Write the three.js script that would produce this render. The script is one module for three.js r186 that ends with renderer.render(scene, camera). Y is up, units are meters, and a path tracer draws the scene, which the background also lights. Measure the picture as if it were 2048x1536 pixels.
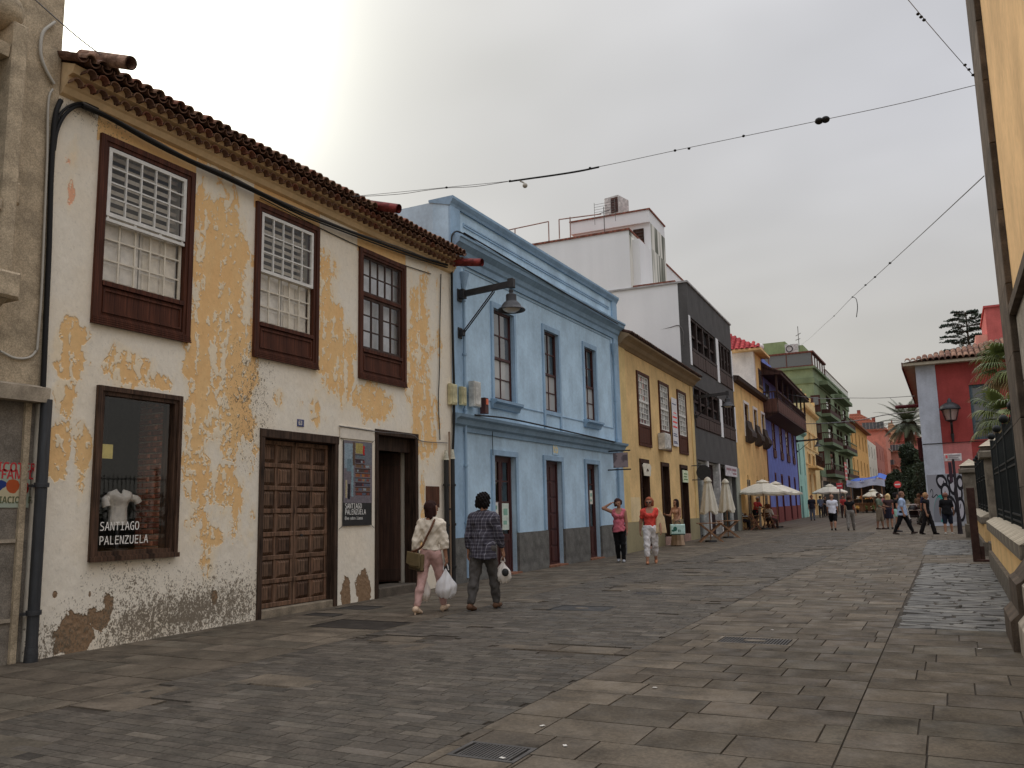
import * as THREE from 'three';
import { mergeGeometries, toCreasedNormals } from 'three/addons/utils/BufferGeometryUtils.js';

// ---------------------------------------------------------------- camera
const scene = new THREE.Scene();
const F = 1700, W0 = 2048, H0 = 1536, EYE = 1.55;
const camera = new THREE.PerspectiveCamera(2 * Math.atan(768 / F) * 180 / Math.PI, W0 / H0, 0.05, 1500);
camera.position.set(0, EYE, 0);
camera.rotation.order = 'YXZ';
const D2R = Math.PI / 180;
camera.rotation.set(8.666 * D2R, 26.93 * D2R, -1.25 * D2R);
camera.updateMatrixWorld();
const ray = (px, py) => new THREE.Vector3((px - 1024) / F, (768 - py) / F, -1).applyEuler(camera.rotation).normalize();
// ---------------------------------------------------------------- noise
const rng = (s) => { let a = s >>> 0; return () => { a = (a + 0x6D2B79F5) | 0; let t = Math.imul(a ^ (a >>> 15), 1 | a); t = (t + Math.imul(t ^ (t >>> 7), 61 | t)) ^ t; return ((t ^ (t >>> 14)) >>> 0) / 4294967296; }; };
const h2 = (i, j, s) => { let h = Math.imul(i, 374761393) ^ Math.imul(j, 668265263) ^ Math.imul(s, 2147483647 ^ 0x5bd1e995); h = Math.imul(h ^ (h >>> 13), 1274126177); return ((h ^ (h >>> 16)) >>> 0) / 4294967296; };
const md = (a, n) => ((a % n) + n) % n;
function vn(x, y, p, q, s) { const i = Math.floor(x), j = Math.floor(y); let fx = x - i, fy = y - j; fx = fx * fx * (3 - 2 * fx); fy = fy * fy * (3 - 2 * fy); const a = md(i, p), b = md(i + 1, p), c = md(j, q), d = md(j + 1, q); return (h2(a, c, s) * (1 - fx) + h2(b, c, s) * fx) * (1 - fy) + (h2(a, d, s) * (1 - fx) + h2(b, d, s) * fx) * fy; }
function fbm(x, y, p, q, s, o = 4, g = .5) { let a = 0, w = 1, t = 0; for (let k = 0; k < o; k++) { a += w * vn(x, y, p, q, s + k * 17); t += w; w *= g; x *= 2; y *= 2; p *= 2; q *= 2; } return a / t; }
const clamp = (x, a = 0, b = 1) => Math.min(b, Math.max(a, x)), mix = (a, b, t) => a + (b - a) * t, sst = (a, b, x) => { const t = clamp((x - a) / (b - a)); return t * t * (3 - 2 * t); };
// ---------------------------------------------------------------- sky, sun, exposure
const sunDir = ray(255, 110);
{
  const w = 1024, h = 512, d = new Float32Array(w * h * 4), v = new THREE.Vector3();
  for (let j = 0; j < h; j++) for (let i = 0; i < w; i++) {
    const th = ((i + .5) / w - .5) * 2 * Math.PI, el = ((j + .5) / h - .5) * Math.PI;
    v.set(Math.cos(el) * Math.cos(th), Math.sin(el), Math.cos(el) * Math.sin(th));
    const ca = clamp(v.dot(sunDir), -1, 1), a = Math.acos(ca), se = Math.max(0, v.y);
    const cx = v.x / (se + .35), cz = v.z / (se + .35);
    const n1 = fbm(cx * 1.1 + 40, cz * 1.6 + 40, 999, 999, 5, 5), n2 = fbm(cx * 2.3 + 70, cz * 4.1 + 10, 999, 999, 9, 4);
    const cl = (n1 - .5) * 1.5 + (n2 - .5) * .55;
    let L = .278 * (1 - .08 * sst(.08, .45, se) + 2.6 * sst(.44, 1, se)) * (1 + cl * (.30 + .7 * se));
    const an = a * (1 + (n1 - .5) * .7 + (n2 - .5) * .2), glow = 1.15 * Math.exp(-Math.pow(an / .145, 2)) + .20 * Math.exp(-Math.pow(an / .28, 2)) + .055 * Math.exp(-Math.pow(a / .62, 2));
    const warm = Math.exp(-Math.pow(a / .7, 2)), low = 1 - sst(0, .45, se);
    const k = (j * w + i) * 4;
    const bl = .1 * (1 - warm) * (1 - low);
    d[k] = L * (1.02 + .045 * low - bl * .7) + glow * 1.0;
    d[k + 1] = L * (1.0 + .02 * low - bl * .3) + glow * .99;
    d[k + 2] = L * (.965 - .055 * low + bl) + glow * .84;
    d[k + 3] = 1;
    if (v.y < 0) { const t = Math.min(1, -v.y * 6); for (let c = 0; c < 3; c++) d[k + c] = mix(d[k + c], .16, t); }
  }
  const t = new THREE.DataTexture(d, w, h, THREE.RGBAFormat, THREE.FloatType);
  t.mapping = THREE.EquirectangularReflectionMapping; t.magFilter = t.minFilter = THREE.LinearFilter; t.wrapS = THREE.RepeatWrapping; t.needsUpdate = true;
  scene.background = t; scene.environment = t;
}
const sun = new THREE.DirectionalLight(0xfff2e0, 0.6);
sun.position.copy(sunDir).multiplyScalar(120); sun.castShadow = true; sun.shadow.radius = 40;
sun.shadow.mapSize.set(4096, 4096);
Object.assign(sun.shadow.camera, { left: -120, right: 120, top: 120, bottom: -120, near: 1, far: 400 });
sun.target.position.set(0, 0, -40); sun.position.add(sun.target.position);
scene.add(sun, sun.target);
const EXPOSURE = 1.88;
// ---------------------------------------------------------------- ground height, pixel to place
const SL = .0087;
const gy = (x, z) => -SL * z;
const V3 = (x, y, z) => new THREE.Vector3(x, y, z);
function onGround(px, py) { const r = ray(px, py), t = -EYE / (r.y + SL * r.z); return V3(t * r.x, EYE + t * r.y, t * r.z); }
function onPlan(px, py, x, z) { const r = ray(px, py), t = Math.hypot(x, z) / Math.hypot(r.x, r.z); return EYE + t * r.y; }
function atZ(px, py, z) { const r = ray(px, py), t = z / r.z; return V3(t * r.x, EYE + t * r.y, z); }
// ---------------------------------------------------------------- scene graph helpers
const used = {};
const numbered = (n) => { if (used[n] === undefined) { used[n] = 0; return n; } used[n]++; return n + '_' + String(used[n]).padStart(3, '0'); };
function tag(o, label, category, group, kind) { if (label) o.userData.label = label; if (category) o.userData.category = category; if (group) o.userData.group = group; if (kind) o.userData.kind = kind; return o; }
function thing(name, label, category, pos = [0, 0, 0], turn = 0, group) { const o = new THREE.Group(); o.name = numbered(name); o.position.set(...pos); o.rotation.y = turn; scene.add(o); return tag(o, label, category, group); }
function part(parent, name, geo, m, pos, rot) {
  const o = new THREE.Mesh(Array.isArray(geo) ? merge(geo) : geo, m); o.name = parent === scene ? numbered(name) : name; o.castShadow = o.receiveShadow = true;
  if (pos) o.position.set(...pos); if (rot) o.rotation.set(...rot); parent.add(o); return o;
}
const ground = (name, geo, m) => tag(part(scene, name, geo, m), 0, 0, 0, 'structure');
// ---------------------------------------------------------------- geometry helpers: uv in metres from the position, by the way a face points
function clean(g) { let q = g.index ? g.toNonIndexed() : g; for (const k of Object.keys(q.attributes)) if (!['position', 'normal', 'uv', 'color'].includes(k)) q.deleteAttribute(k); return q; }
function uvm(g, ou = 0, ov = 0) {
  g = clean(g); if (!g.attributes.normal) g.computeVertexNormals();
  const p = g.attributes.position.array, n = p.length / 3, uv = new Float32Array(n * 2);
  for (let t = 0; t < n; t += 3) {
    const i = t * 3, ax = p[i + 3] - p[i], ay = p[i + 4] - p[i + 1], az = p[i + 5] - p[i + 2], bx_ = p[i + 6] - p[i], by = p[i + 7] - p[i + 1], bz = p[i + 8] - p[i + 2];
    const nx = Math.abs(ay * bz - az * by), ny = Math.abs(az * bx_ - ax * bz), nz = Math.abs(ax * by - ay * bx_);
    for (let k = 0; k < 3; k++) { const q = i + k * 3; let u, v; if (nz >= nx && nz >= ny) { u = p[q]; v = p[q + 1]; } else if (nx >= ny) { u = p[q + 2]; v = p[q + 1]; } else { u = p[q]; v = p[q + 2]; } uv[(t + k) * 2] = u + ou; uv[(t + k) * 2 + 1] = v + ov; }
  }
  g.setAttribute('uv', new THREE.BufferAttribute(uv, 2)); return g;
}
const merge = (l) => { l = l.flat(9).map((g) => { g = clean(g); if (!g.attributes.uv) g = uvm(g); return g; }); return l.length === 1 ? l[0] : mergeGeometries(l); };
const bx = (x0, x1, y0, y1, z0, z1) => uvm(new THREE.BoxGeometry(x1 - x0, y1 - y0, z1 - z0).translate((x0 + x1) / 2, (y0 + y1) / 2, (z0 + z1) / 2));
// box with chamfered edges round the z axis faces
function cbx(x0, x1, y0, y1, z0, z1, b = .01) {
  b = Math.min(b, (x1 - x0) * .45, (y1 - y0) * .45, (z1 - z0) * .45); const s = new THREE.Shape(); s.moveTo(x0 + b, y0 + b); s.lineTo(x1 - b, y0 + b); s.lineTo(x1 - b, y1 - b); s.lineTo(x0 + b, y1 - b); s.closePath();
  return uvm(new THREE.ExtrudeGeometry(s, { depth: z1 - z0 - 2 * b, bevelEnabled: true, bevelSize: b, bevelThickness: b, bevelSegments: 1 }).translate(0, 0, z0 + b));
}
const tube = (pts, r, seg = 24, rs = 6) => clean(new THREE.TubeGeometry(new THREE.CatmullRomCurve3(pts.map((p) => p.isVector3 ? p : V3(...p))), seg, r, rs));
const cyl = (r0, r1, h, x = 0, y = 0, z = 0, s = 14, o = false) => clean(new THREE.CylinderGeometry(r1, r0, h, s, 1, o).translate(x, y + h / 2, z));
const sph = (r, x, y, z, a = 1, b = 1, c = 1, s = 12) => clean(new THREE.SphereGeometry(r, s, Math.max(6, s * .7 | 0)).scale(a, b, c).translate(x, y, z));
const lathe = (pts, s = 20) => clean(new THREE.LatheGeometry(pts.map((p) => new THREE.Vector2(p[0], p[1])), s));
function bar(a, b, w, h) { a = a.isVector3 ? a : V3(...a); b = b.isVector3 ? b : V3(...b); const d = b.clone().sub(a), l = d.length(); const g = new THREE.BoxGeometry(w, h, l); const m = new THREE.Matrix4().lookAt(b, a, Math.abs(d.y / l) > .98 ? V3(1, 0, 0) : V3(0, 1, 0)); m.setPosition(a.clone().add(b).multiplyScalar(.5)); return uvm(g.applyMatrix4(m)); }
// straight round bar
function rod(a, b, r, s = 8, r2) { a = a.isVector3 ? a : V3(...a); b = b.isVector3 ? b : V3(...b); const d = b.clone().sub(a), l = d.length(); const g = new THREE.CylinderGeometry(r2 ?? r, r, l, s); g.applyQuaternion(new THREE.Quaternion().setFromUnitVectors(V3(0, 1, 0), d.divideScalar(l))); return clean(g.translate((a.x + b.x) / 2, (a.y + b.y) / 2, (a.z + b.z) / 2)); }
// profile [[out, up]...] swept along u from u0 to u1 (cornices)
function cornice(prof, u0, u1) { const s = new THREE.Shape(prof.map((p) => new THREE.Vector2(p[0], p[1]))); const g = new THREE.ExtrudeGeometry(s, { depth: u1 - u0, bevelEnabled: false }); g.rotateY(Math.PI / 2); g.scale(1, 1, -1); const q = clean(g); const P = q.attributes.position.array; for (let i = 0; i < P.length; i += 9) for (let k = 0; k < 3; k++) { const t = P[i + k]; P[i + k] = P[i + 3 + k]; P[i + 3 + k] = t; } q.translate(u0, 0, 0); q.computeVertexNormals(); return uvm(q); }
// wall with openings
function holed(x0, x1, y0, y1, z0, z1, holes, top) {
  const s = new THREE.Shape(); s.moveTo(x0, y0); s.lineTo(x1, y0);
  if (top) { for (let k = top.length - 1; k >= 0; k--) s.lineTo(top[k][0], top[k][1]); } else { s.lineTo(x1, y1); s.lineTo(x0, y1); } s.closePath();
  for (const [a, b, c, d, arch] of holes) { const p = new THREE.Path(); p.moveTo(a, c); if (arch) { const r = (b - a) / 2; p.lineTo(a, d - r); for (let k = 1; k < 10; k++) p.lineTo(a + r - Math.cos(k * Math.PI / 10) * r, d - r + Math.sin(k * Math.PI / 10) * r); p.lineTo(b, d - r); } else { p.lineTo(a, d); p.lineTo(b, d); } p.lineTo(b, c); p.closePath(); s.holes.push(p); }
  return uvm(new THREE.ExtrudeGeometry(s, { depth: z1 - z0, bevelEnabled: false }).translate(0, 0, z0));
}
const ring = (x0, x1, y0, y1, z0, z1, w, wb = w, wt = w) => holed(x0, x1, y0, y1, z0, z1, [[x0 + w, x1 - w, y0 + wb, y1 - wt]]);
// ---------------------------------------------------------------- textures and materials
const lin = (c) => { c /= 255; return c <= .04045 ? c / 12.92 : Math.pow((c + .055) / 1.055, 2.4); };
const KW = .54;                                     // share of a white surface's light that the photograph shows on shaded walls
const C = (r, g, b, k = KW) => { let a = [lin(r) / k, lin(g) / k, lin(b) / k]; const lum = a[0] * .3 + a[1] * .59 + a[2] * .11; a = a.map((x) => mix(lum, x, .86)); const m = Math.max(...a); if (m > .86) a = a.map((x) => x * .86 / m); return new THREE.Color().setRGB(...a); };
function tex(w, h, fn, size, srgb = true) {
  const d = new Uint8Array(w * h * 4); for (let j = 0; j < h; j++) for (let i = 0; i < w; i++) { const c = fn(i / w, j / h, i, j), k = (j * w + i) * 4; if (c.length) { d[k] = clamp(c[0]) * 255; d[k + 1] = clamp(c[1]) * 255; d[k + 2] = clamp(c[2]) * 255; } else d[k] = d[k + 1] = d[k + 2] = clamp(c) * 255; d[k + 3] = 255; }
  const t = new THREE.DataTexture(d, w, h); t.wrapS = t.wrapT = THREE.RepeatWrapping; t.magFilter = THREE.LinearFilter; t.minFilter = THREE.LinearMipmapLinearFilter; t.generateMipmaps = true; if (srgb) t.colorSpace = THREE.SRGBColorSpace; t.repeat.set(1 / size, 1 / (Array.isArray(size) ? size[1] : size)); if (Array.isArray(size)) t.repeat.set(1 / size[0], 1 / size[1]); t.needsUpdate = true; return t;
}
const T = {};
T.plaster = tex(512, 512, (u, v) => { const a = fbm(u * 5, v * 5, 5, 5, 1, 5), b = fbm(u * 60, v * 60, 60, 60, 2, 2), s = fbm(u * 22, v * 3, 22, 3, 3, 3); return .93 + (a - .5) * .20 + (b - .5) * .07 + (s - .5) * .07; }, 3.1);
T.plasterL = tex(512, 512, (u, v) => { const a = fbm(u * 3, v * 3, 3, 3, 6, 5), s = fbm(u * 26, v * 2, 26, 2, 7, 3); return .985 + (a - .5) * .06 + (s - .5) * .03; }, 7.3);
T.streak = tex(512, 256, (u, v) => { const s = fbm(u * 40, v * 1.5 + 3, 40, 99, 17, 4), a = fbm(u * 9, v * 2, 9, 99, 18, 4), k = sst(.48, .72, s * .6 + a * .5) * .5; return [.95 - k, .95 - k * .97, .93 - k]; }, [8, 7]);
T.plasterB = tex(512, 512, (u, v) => .5 + (fbm(u * 14, v * 14, 14, 14, 4, 4) - .5) * .9 + (h2(u * 512 | 0, v * 512 | 0, 3) - .5) * .25, 1.7, false);
T.rough = tex(512, 512, (u, v, i, j) => { const a = fbm(u * 9, v * 9, 9, 9, 11, 4), g = h2(i, j, 7), b = vn(u * 130, v * 130, 130, 130, 8); return .84 + (a - .5) * .3 + (g - .5) * .12 + (b - .5) * .2; }, 1.3);
T.stone = tex(512, 512, (u, v, i, j) => { const a = fbm(u * 7, v * 7, 7, 7, 21, 5), g = h2(i, j, 17), b = vn(u * 90, v * 90, 90, 90, 18); const l = .84 + (a - .5) * .42 + (g - .5) * .10 + (b - .5) * .12; return [l * 1.01, l, l * .98]; }, .9);
T.wood = tex(256, 512, (u, v) => { const wv = fbm(u * 6, v * 2, 6, 2, 31, 3), g = fbm(u * 50 + wv * 4, v * 3, 50, 3, 32, 3), k = fbm(u * 4, v * 4, 4, 4, 33, 4); return .80 + (g - .5) * .55 + (k - .5) * .35; }, [.35, 1.3]);
T.woodOld = tex(256, 512, (u, v) => { const wv = fbm(u * 6, v * 2, 6, 2, 41, 3), g = fbm(u * 46 + wv * 5, v * 3, 46, 3, 42, 4), k = fbm(u * 3, v * 5, 3, 5, 43, 4); const l = .78 + (g - .5) * .8 + (k - .5) * .4, w = sst(.5, .7, k) * .35; return [mix(l, .85, w * .5), mix(l * .96, .8, w), mix(l * .92, .76, w)]; }, [.5, 1.1]);
T.clay = tex(256, 256, (u, v) => { const a = fbm(u * 6, v * 6, 6, 6, 51, 4), b = fbm(u * 30, v * 30, 30, 30, 52, 2), c = fbm(u * 3, v * 9, 3, 9, 53, 3); const l = .78 + (a - .5) * .6 + (b - .5) * .25; const m = sst(.52, .68, c) * .4; return [mix(l, .55, m), mix(l * .97, .5, m), mix(l * .95, .45, m)]; }, .6);
T.metal = tex(256, 256, (u, v, i, j) => .86 + (fbm(u * 8, v * 8, 8, 8, 61, 4) - .5) * .4 + (h2(i, j, 2) - .5) * .08, .8);
T.cloth = tex(256, 256, (u, v, i, j) => .92 + (fbm(u * 6, v * 6, 6, 6, 71, 4) - .5) * .2 + (h2(i, j, 5) - .5) * .10, .5);
const M_ = (color, map, rough = .9, o = {}) => new THREE.MeshPhysicalMaterial({ color, map: map || null, roughness: rough, specularIntensity: rough >= .6 ? .4 : 1, side: THREE.DoubleSide, ...o });
const plaster = (c, o = {}) => M_(c, T.plaster, .93, { bumpMap: T.plasterB, bumpScale: .004, ...o });
const M = {
  white: M_(C(196, 188, 172), T.cloth, .55), cream: plaster(C(196, 190, 178)),
  darkglass: new THREE.MeshPhysicalMaterial({ color: new THREE.Color(.82, .86, .86), transmission: 1, thickness: 0, roughness: .03, ior: 1.5, side: THREE.DoubleSide }), bakedTone: new THREE.MeshPhysicalMaterial({ color: new THREE.Color(.07, .078, .085), roughness: .08, side: THREE.DoubleSide }), room: M_(C(128, 118, 104), T.plaster, .95),  // the opaque pane has an unlit room's darkness painted into its colour
  glass: new THREE.MeshPhysicalMaterial({ color: 0xffffff, transmission: 1, thickness: 0, roughness: .02, ior: 1.5, side: THREE.DoubleSide }),
  dark: M_(new THREE.Color(.012, .011, .01), null, .9), black: M_(new THREE.Color(.022, .021, .02), T.metal, .55), iron: M_(new THREE.Color(.045, .045, .047), T.metal, .5, { metalness: .3 }),
  cable: M_(new THREE.Color(.02, .019, .018), null, .6), greycable: M_(new THREE.Color(.16, .15, .14), null, .7), wire: M_(new THREE.Color(.2, .195, .19), null, .7), whitecable: M_(new THREE.Color(.5, .47, .4), null, .6),
  brown: M_(C(76, 38, 20), T.wood, .62), brownD: M_(C(62, 42, 31), T.woodOld, .75), doorOld: M_(C(108, 84, 66), T.woodOld, .8), redwood: M_(C(68, 28, 22), T.wood, .5),
  clay: [C(146, 112, 90), C(158, 126, 102), C(134, 104, 88), C(160, 110, 90)].map((c) => M_(c, T.clay, .9)), mortar: plaster(C(184, 156, 112)),
  pipe: M_(new THREE.Color(.065, .068, .072), T.metal, .5, { metalness: .2 }), pipered: M_(C(122, 44, 40), T.clay, .6),
  boxgrey: M_(C(176, 172, 150), T.metal, .6), stone: M_(C(104, 97, 86), T.stone, .92), skin: M_(new THREE.Color(.42, .235, .16), null, .6),
};
// many small alike pieces of a few tones joined into one mesh; the tone travels as vertex colour
function bakedTone(list) { const gs = list.map(([g, m]) => { g = clean(g); const n = g.attributes.position.count, c = new Float32Array(n * 3); for (let i = 0; i < n; i++) { c[i * 3] = m.color.r; c[i * 3 + 1] = m.color.g; c[i * 3 + 2] = m.color.b; } g.setAttribute('color', new THREE.BufferAttribute(c, 3)); return g; }); const m = list[0][1].clone(); m.color.setRGB(1, 1, 1); m.vertexColors = true; return [mergeGeometries(gs), m]; }
// ---------------------------------------------------------------- a facade: local x runs along it away from the camera, y up from its foot, z out into the street
class Fac {
  constructor(x, z, ang, name, label, category, group) {
    this.p = V3(x, gy(x, z), z); this.a = ang * D2R; this.d = V3(-Math.sin(this.a), 0, -Math.cos(this.a)); this.n = V3(Math.cos(this.a), 0, -Math.sin(this.a));
    this.g = thing(name, label, category, [x, this.p.y, z], Math.PI / 2 + this.a, group);
  }
  at(px, py, w = 0) { const r = ray(px, py), o = this.p.clone().addScaledVector(this.n, w), c = camera.position; const t = o.clone().sub(c).dot(this.n) / r.dot(this.n); const h = c.clone().addScaledVector(r, t); return [h.clone().sub(this.p).dot(this.d), h.y - this.p.y]; }
  rect(x0, y0, x1, y1, w = 0) { const a = this.at(x0, y0, w), b = this.at(x1, y1, w); return [a[0], b[0], b[1], a[1]]; }     // u0,u1,v0,v1
  foot(u) { const q = this.p.clone().addScaledVector(this.d, u); return gy(q.x, q.z) - this.p.y; }
  end(u) { const q = this.p.clone().addScaledVector(this.d, u); return [q.x, q.z]; }
  world(u, v, w = 0) { return this.p.clone().addScaledVector(this.d, u).addScaledVector(this.n, w).add(V3(0, v, 0)); }
}
// ================================================================ ground and paving
const strip = (x0, x1, z0, z1, lift) => { const g = new THREE.BufferGeometry(); const P = [[x0, z0], [x1, z0], [x1, z1], [x0, z0], [x1, z1], [x0, z1]]; g.setAttribute('position', new THREE.BufferAttribute(new Float32Array(P.flatMap(([x, z]) => [x, gy(x, z) + lift, z])), 3)); g.setAttribute('uv', new THREE.BufferAttribute(new Float32Array(P.flat()), 2)); g.computeVertexNormals(); return g; };
T.ground = tex(512, 512, (u, v, i, j) => { const a = fbm(u * 5, v * 5, 5, 5, 81, 5), g = h2(i, j, 27), b = vn(u * 120, v * 120, 120, 120, 28), s = sst(.62, .75, fbm(u * 9, v * 9, 9, 9, 84, 4)); const l = .82 + (a - .5) * .5 + (g - .5) * .13 + (b - .5) * .15 - s * .10; return [l * 1.01, l, l * .975]; }, 1.9);
T.groundR = tex(256, 256, (u, v) => .8 + (fbm(u * 7, v * 7, 7, 7, 87, 4) - .5) * .7, 1.3, false);
const KG = .78;
const slabC = [[103, 92, 78], [107, 96, 81], [100, 90, 76], [110, 99, 84], [103, 94, 80], [117, 105, 89], [96, 86, 73]].map((c) => M_(C(...c, KG), T.ground, .95, { roughnessMap: T.groundR, bumpMap: T.plasterB, bumpScale: .002 }));
const settC = [[94, 87, 77], [96, 88, 78], [92, 85, 76], [98, 90, 79], [90, 84, 75]].map((c) => M_(C(...c, KG), T.ground, .92, { roughnessMap: T.groundR, bumpMap: T.plasterB, bumpScale: .002 }));
const cobC = [[110, 108, 103], [117, 115, 109], [103, 101, 97], [125, 122, 115]].map((c) => M_(C(...c, KG), T.stone, .6));
const jointM = M_(C(82, 74, 65, KG), T.ground, .95);
const street = ground('street', strip(-70, 70, 25, -420, -.006), jointM);
{
  const R = rng(77); const slabs = [];                       // {x,z,w,l,m,set}
  const covers = [[-2.08, -9.92, .42, .24], [-2.75, -5.02, .24, .17], [-4.82, -14.5, .24, .2], [-5.12, -12.25, .45, .3], [-7.36, -9.75, .62, .38], [-8.62, -11.4, .32, .24], [-8.62, -10.5, .3, .16]];
  const band = (x0, x1, z0, z1, rl, wmin, wmax, pal, kind, skip) => {
    let z = z0; while (z > z1) {
      const l = rl[0] + R() * (rl[1] - rl[0]); let x = x0 - R() * wmax * .5;
      const tone = R();
      while (x < x1) {
        const w = wmin + R() * (wmax - wmin), a = Math.max(x, x0), b = Math.min(x + w, x1);
        if (b - a > .06 && !(skip && skip((a + b) / 2, z - l / 2))) slabs.push({ x: (a + b) / 2, z: z - l / 2, w: b - a, l, m: pal[Math.floor(Math.pow(R(), kind === 'sett' ? 1 : 1.2) * pal.length * (.55 + .45 * tone))], kind, h: (R() - .5) * (kind === 'sett' ? .0015 : .003), t: (R() - .5) * (kind === 'sett' ? .001 : .003) });
        x += w;
      } z -= l;
    }
  };
  const warmpatch = (x, z) => fbm(x * .8 + 9, z * .8 + 90, 999, 999, 91, 3);
  const cob1 = (x, z) => x > -.76 && z < -11.3 && z > -22.3, cob2 = (x, z) => x > -.9 && z < -25.5 && z > -34;
  band(-.75, .9, -1.5, -52, [.38, .52], .45, .95, slabC, 'slab', (x, z) => cob1(x, z) || cob2(x, z));
  band(-3.1, -.75, -1.2, -52, [.34, .50], .42, .98, slabC, 'slab');
  band(-6.7, -3.1, -1.2, -42, [.10, .14], .22, .46, settC, 'sett', (x, z) => warmpatch(x, z) > .63);
  band(-6.7, -3.1, -1.2, -42, [.38, .46], .5, .9, slabC, 'slab', (x, z) => warmpatch(x, z) <= .63);
  band(-9.6, -6.7, -3.2, -46, [.38, .52], .5, 1.05, slabC, 'slab');
  // old cobbles
  const cobs = []; const cobBand = (x0, x1, z0, z1) => { let z = z0; while (z > z1) { const l = .16 + R() * .16; let x = x0; while (x < x1) { const w = .22 + R() * .5, b = Math.min(x + w, x1); if (b - x > .08) cobs.push({ x: (x + b) / 2, z: z - l / 2, w: b - x, l: Math.min(l, z - z1), m: cobC[Math.floor(R() * 4)], kind: 'cobble', h: R() * .010, t: (R() - .5) * .03, j: R() }); x += w; } z -= l; } };
  cobBand(-.72, .74, -11.36, -22.25); cobBand(-.86, .74, -25.6, -33.9);
  // geometry for one piece: top face with a chamfer down into the joint
  function piece(s, gap) {
    const a = s.w / 2 - gap, b = s.l / 2 - gap, c = Math.min(s.kind === 'cobble' ? .012 : s.kind === 'sett' ? .002 : .004, a * .3, b * .3), y = .006 + s.h; const X = s.x, Z = s.z; const P = []; const q = (A, B, Cc, D) => P.push(A, B, Cc, A, Cc, D);
    const jit = (s.kind === 'cobble') ? (k) => (h2(k, Math.round(X * 90 + Z * 130), 3) - .5) * .07 : () => 0;
    const o = [[-a, -b], [a, -b], [a, b], [-a, b]].map(([x, z], k) => [x + jit(k), z + jit(k + 4) * .6]);
    const top = o.map(([x, z]) => [x - Math.sign(x) * c, y + s.t * x / Math.max(.2, a), z - Math.sign(z) * c]), bot = o.map(([x, z]) => [x, y - .022, z]);
    q(top[0], top[3], top[2], top[1]); for (let k = 0; k < 4; k++) { const n = (k + 1) % 4; q(top[k], top[n], bot[n], bot[k]); }
    const g = new THREE.BufferGeometry(); g.setAttribute('position', new THREE.BufferAttribute(new Float32Array(P.flatMap(([x, yy, z]) => [x + X, yy + gy(X + x, Z + z), z + Z])), 3)); g.computeVertexNormals();
    const ou = h2(Math.round(X * 50), Math.round(Z * 50), 5) * 3; return uvm(g, ou, ou * 1.7);
  }
  const inView = (s) => { const v = V3(s.x, gy(s.x, s.z), s.z).project(camera); return s.z < -1 && Math.abs(v.x) < 1.04 && Math.abs(v.y) < 1.05 && v.z < 1; };
  const area = (s) => s.w * s.l / Math.pow(s.x * s.x + s.z * s.z + 2.4, 1.5);
  const finish = (list, name, cap, gap, parent) => {
    for (const [cx, cz, hw, hl] of covers) list = list.flatMap((s) => {
      const a = s.x - s.w / 2, b = s.x + s.w / 2, c = s.z - s.l / 2, d = s.z + s.l / 2, A = cx - hw, B = cx + hw, Cc = cz - hl, D = cz + hl; if (a >= B || b <= A || c >= D || d <= Cc) return [s];
      const out = [], add = (x0, x1, z0, z1) => { if (x1 - x0 > .03 && z1 - z0 > .03) out.push({ ...s, x: (x0 + x1) / 2, z: (z0 + z1) / 2, w: x1 - x0, l: z1 - z0 }); };
      add(a, Math.min(b, A), c, d); add(Math.max(a, B), b, c, d); const x0 = Math.max(a, A), x1 = Math.min(b, B); add(x0, x1, c, Math.min(d, Cc)); add(x0, x1, Math.max(c, D), d); return out; });
    const keep = list.filter((s) => s.z < -1.2 && s.z > -60); keep.forEach((s) => { s.v = inView(s) ? area(s) : 0; }); keep.sort((p, q) => q.v - p.v);
    keep.slice(0, cap).forEach((s) => part(parent, name, piece(s, gap), s.m));
    const rest = keep.slice(cap).map((s) => [piece(s, gap), s.m]); if (rest.length) tag(part(parent, 'more_' + name + 's', ...bakedTone(rest)), 0, 0, 0, 'stuff');
  };
  finish(slabs.filter((s) => s.kind === 'slab'), 'paving_slab', 300, .0025, street);
  finish(slabs.filter((s) => s.kind === 'sett'), 'paving_sett', 300, .0012, street);
  finish(cobs, 'cobblestone', 300, .012, street);
  // far paving as one sheet, beyond where single stones read
  ground('pavement', strip(-14, .9, -52, -190, .004), slabC[0]); ground('pavement', strip(-14, -9.6, -3, -52, .001), slabC[2]);
  ground('pavement', strip(-9.6, -3.1, -42, -52, .004), slabC[1]); ground('pavement', strip(.9, 40, 20, -52, .004), slabC[2]); ground('pavement', strip(-70, 40, -190, -400, .004), slabC[2]);
  ground('pavement', strip(-14, -9.6, 15, -3, .004), slabC[2]); ground('pavement', strip(.9, 40, -52, -190, .004), slabC[2]);
  // covers and gratings let into the paving
  const cov = (i, name, label, cat, mk) => { const [x, z, hw, hl] = covers[i]; const o = thing(name, label, cat, [x, gy(x, z), z]); o.rotation.x = Math.atan(SL); mk(o, hw, hl); return o; };
  const rim = (o, hw, hl, m, w = .035) => part(o, 'rim', ring(-hw, hw, -hl, hl, -.016, .009, w).rotateX(-Math.PI / 2), m);
  const concM = M_(C(128, 118, 104, KG), T.stone, .9), ironM = M_(C(86, 82, 77, KG), T.metal, .6);
  const grate = (o, hw, hl, n, m) => { part(o, 'pan', bx(-hw + .03, hw - .03, -.06, -.052, -hl + .03, hl - .03), ironM); for (let k = 0; k < n; k++) { const x = -hw + .05 + (k + .5) / n * (2 * hw - .1), w = (2 * hw - .1) / n * .3; part(o, 'grate_bar', bx(x - w, x + w, -.008, .008, -hl + .03, hl - .03), m); } };
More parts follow.
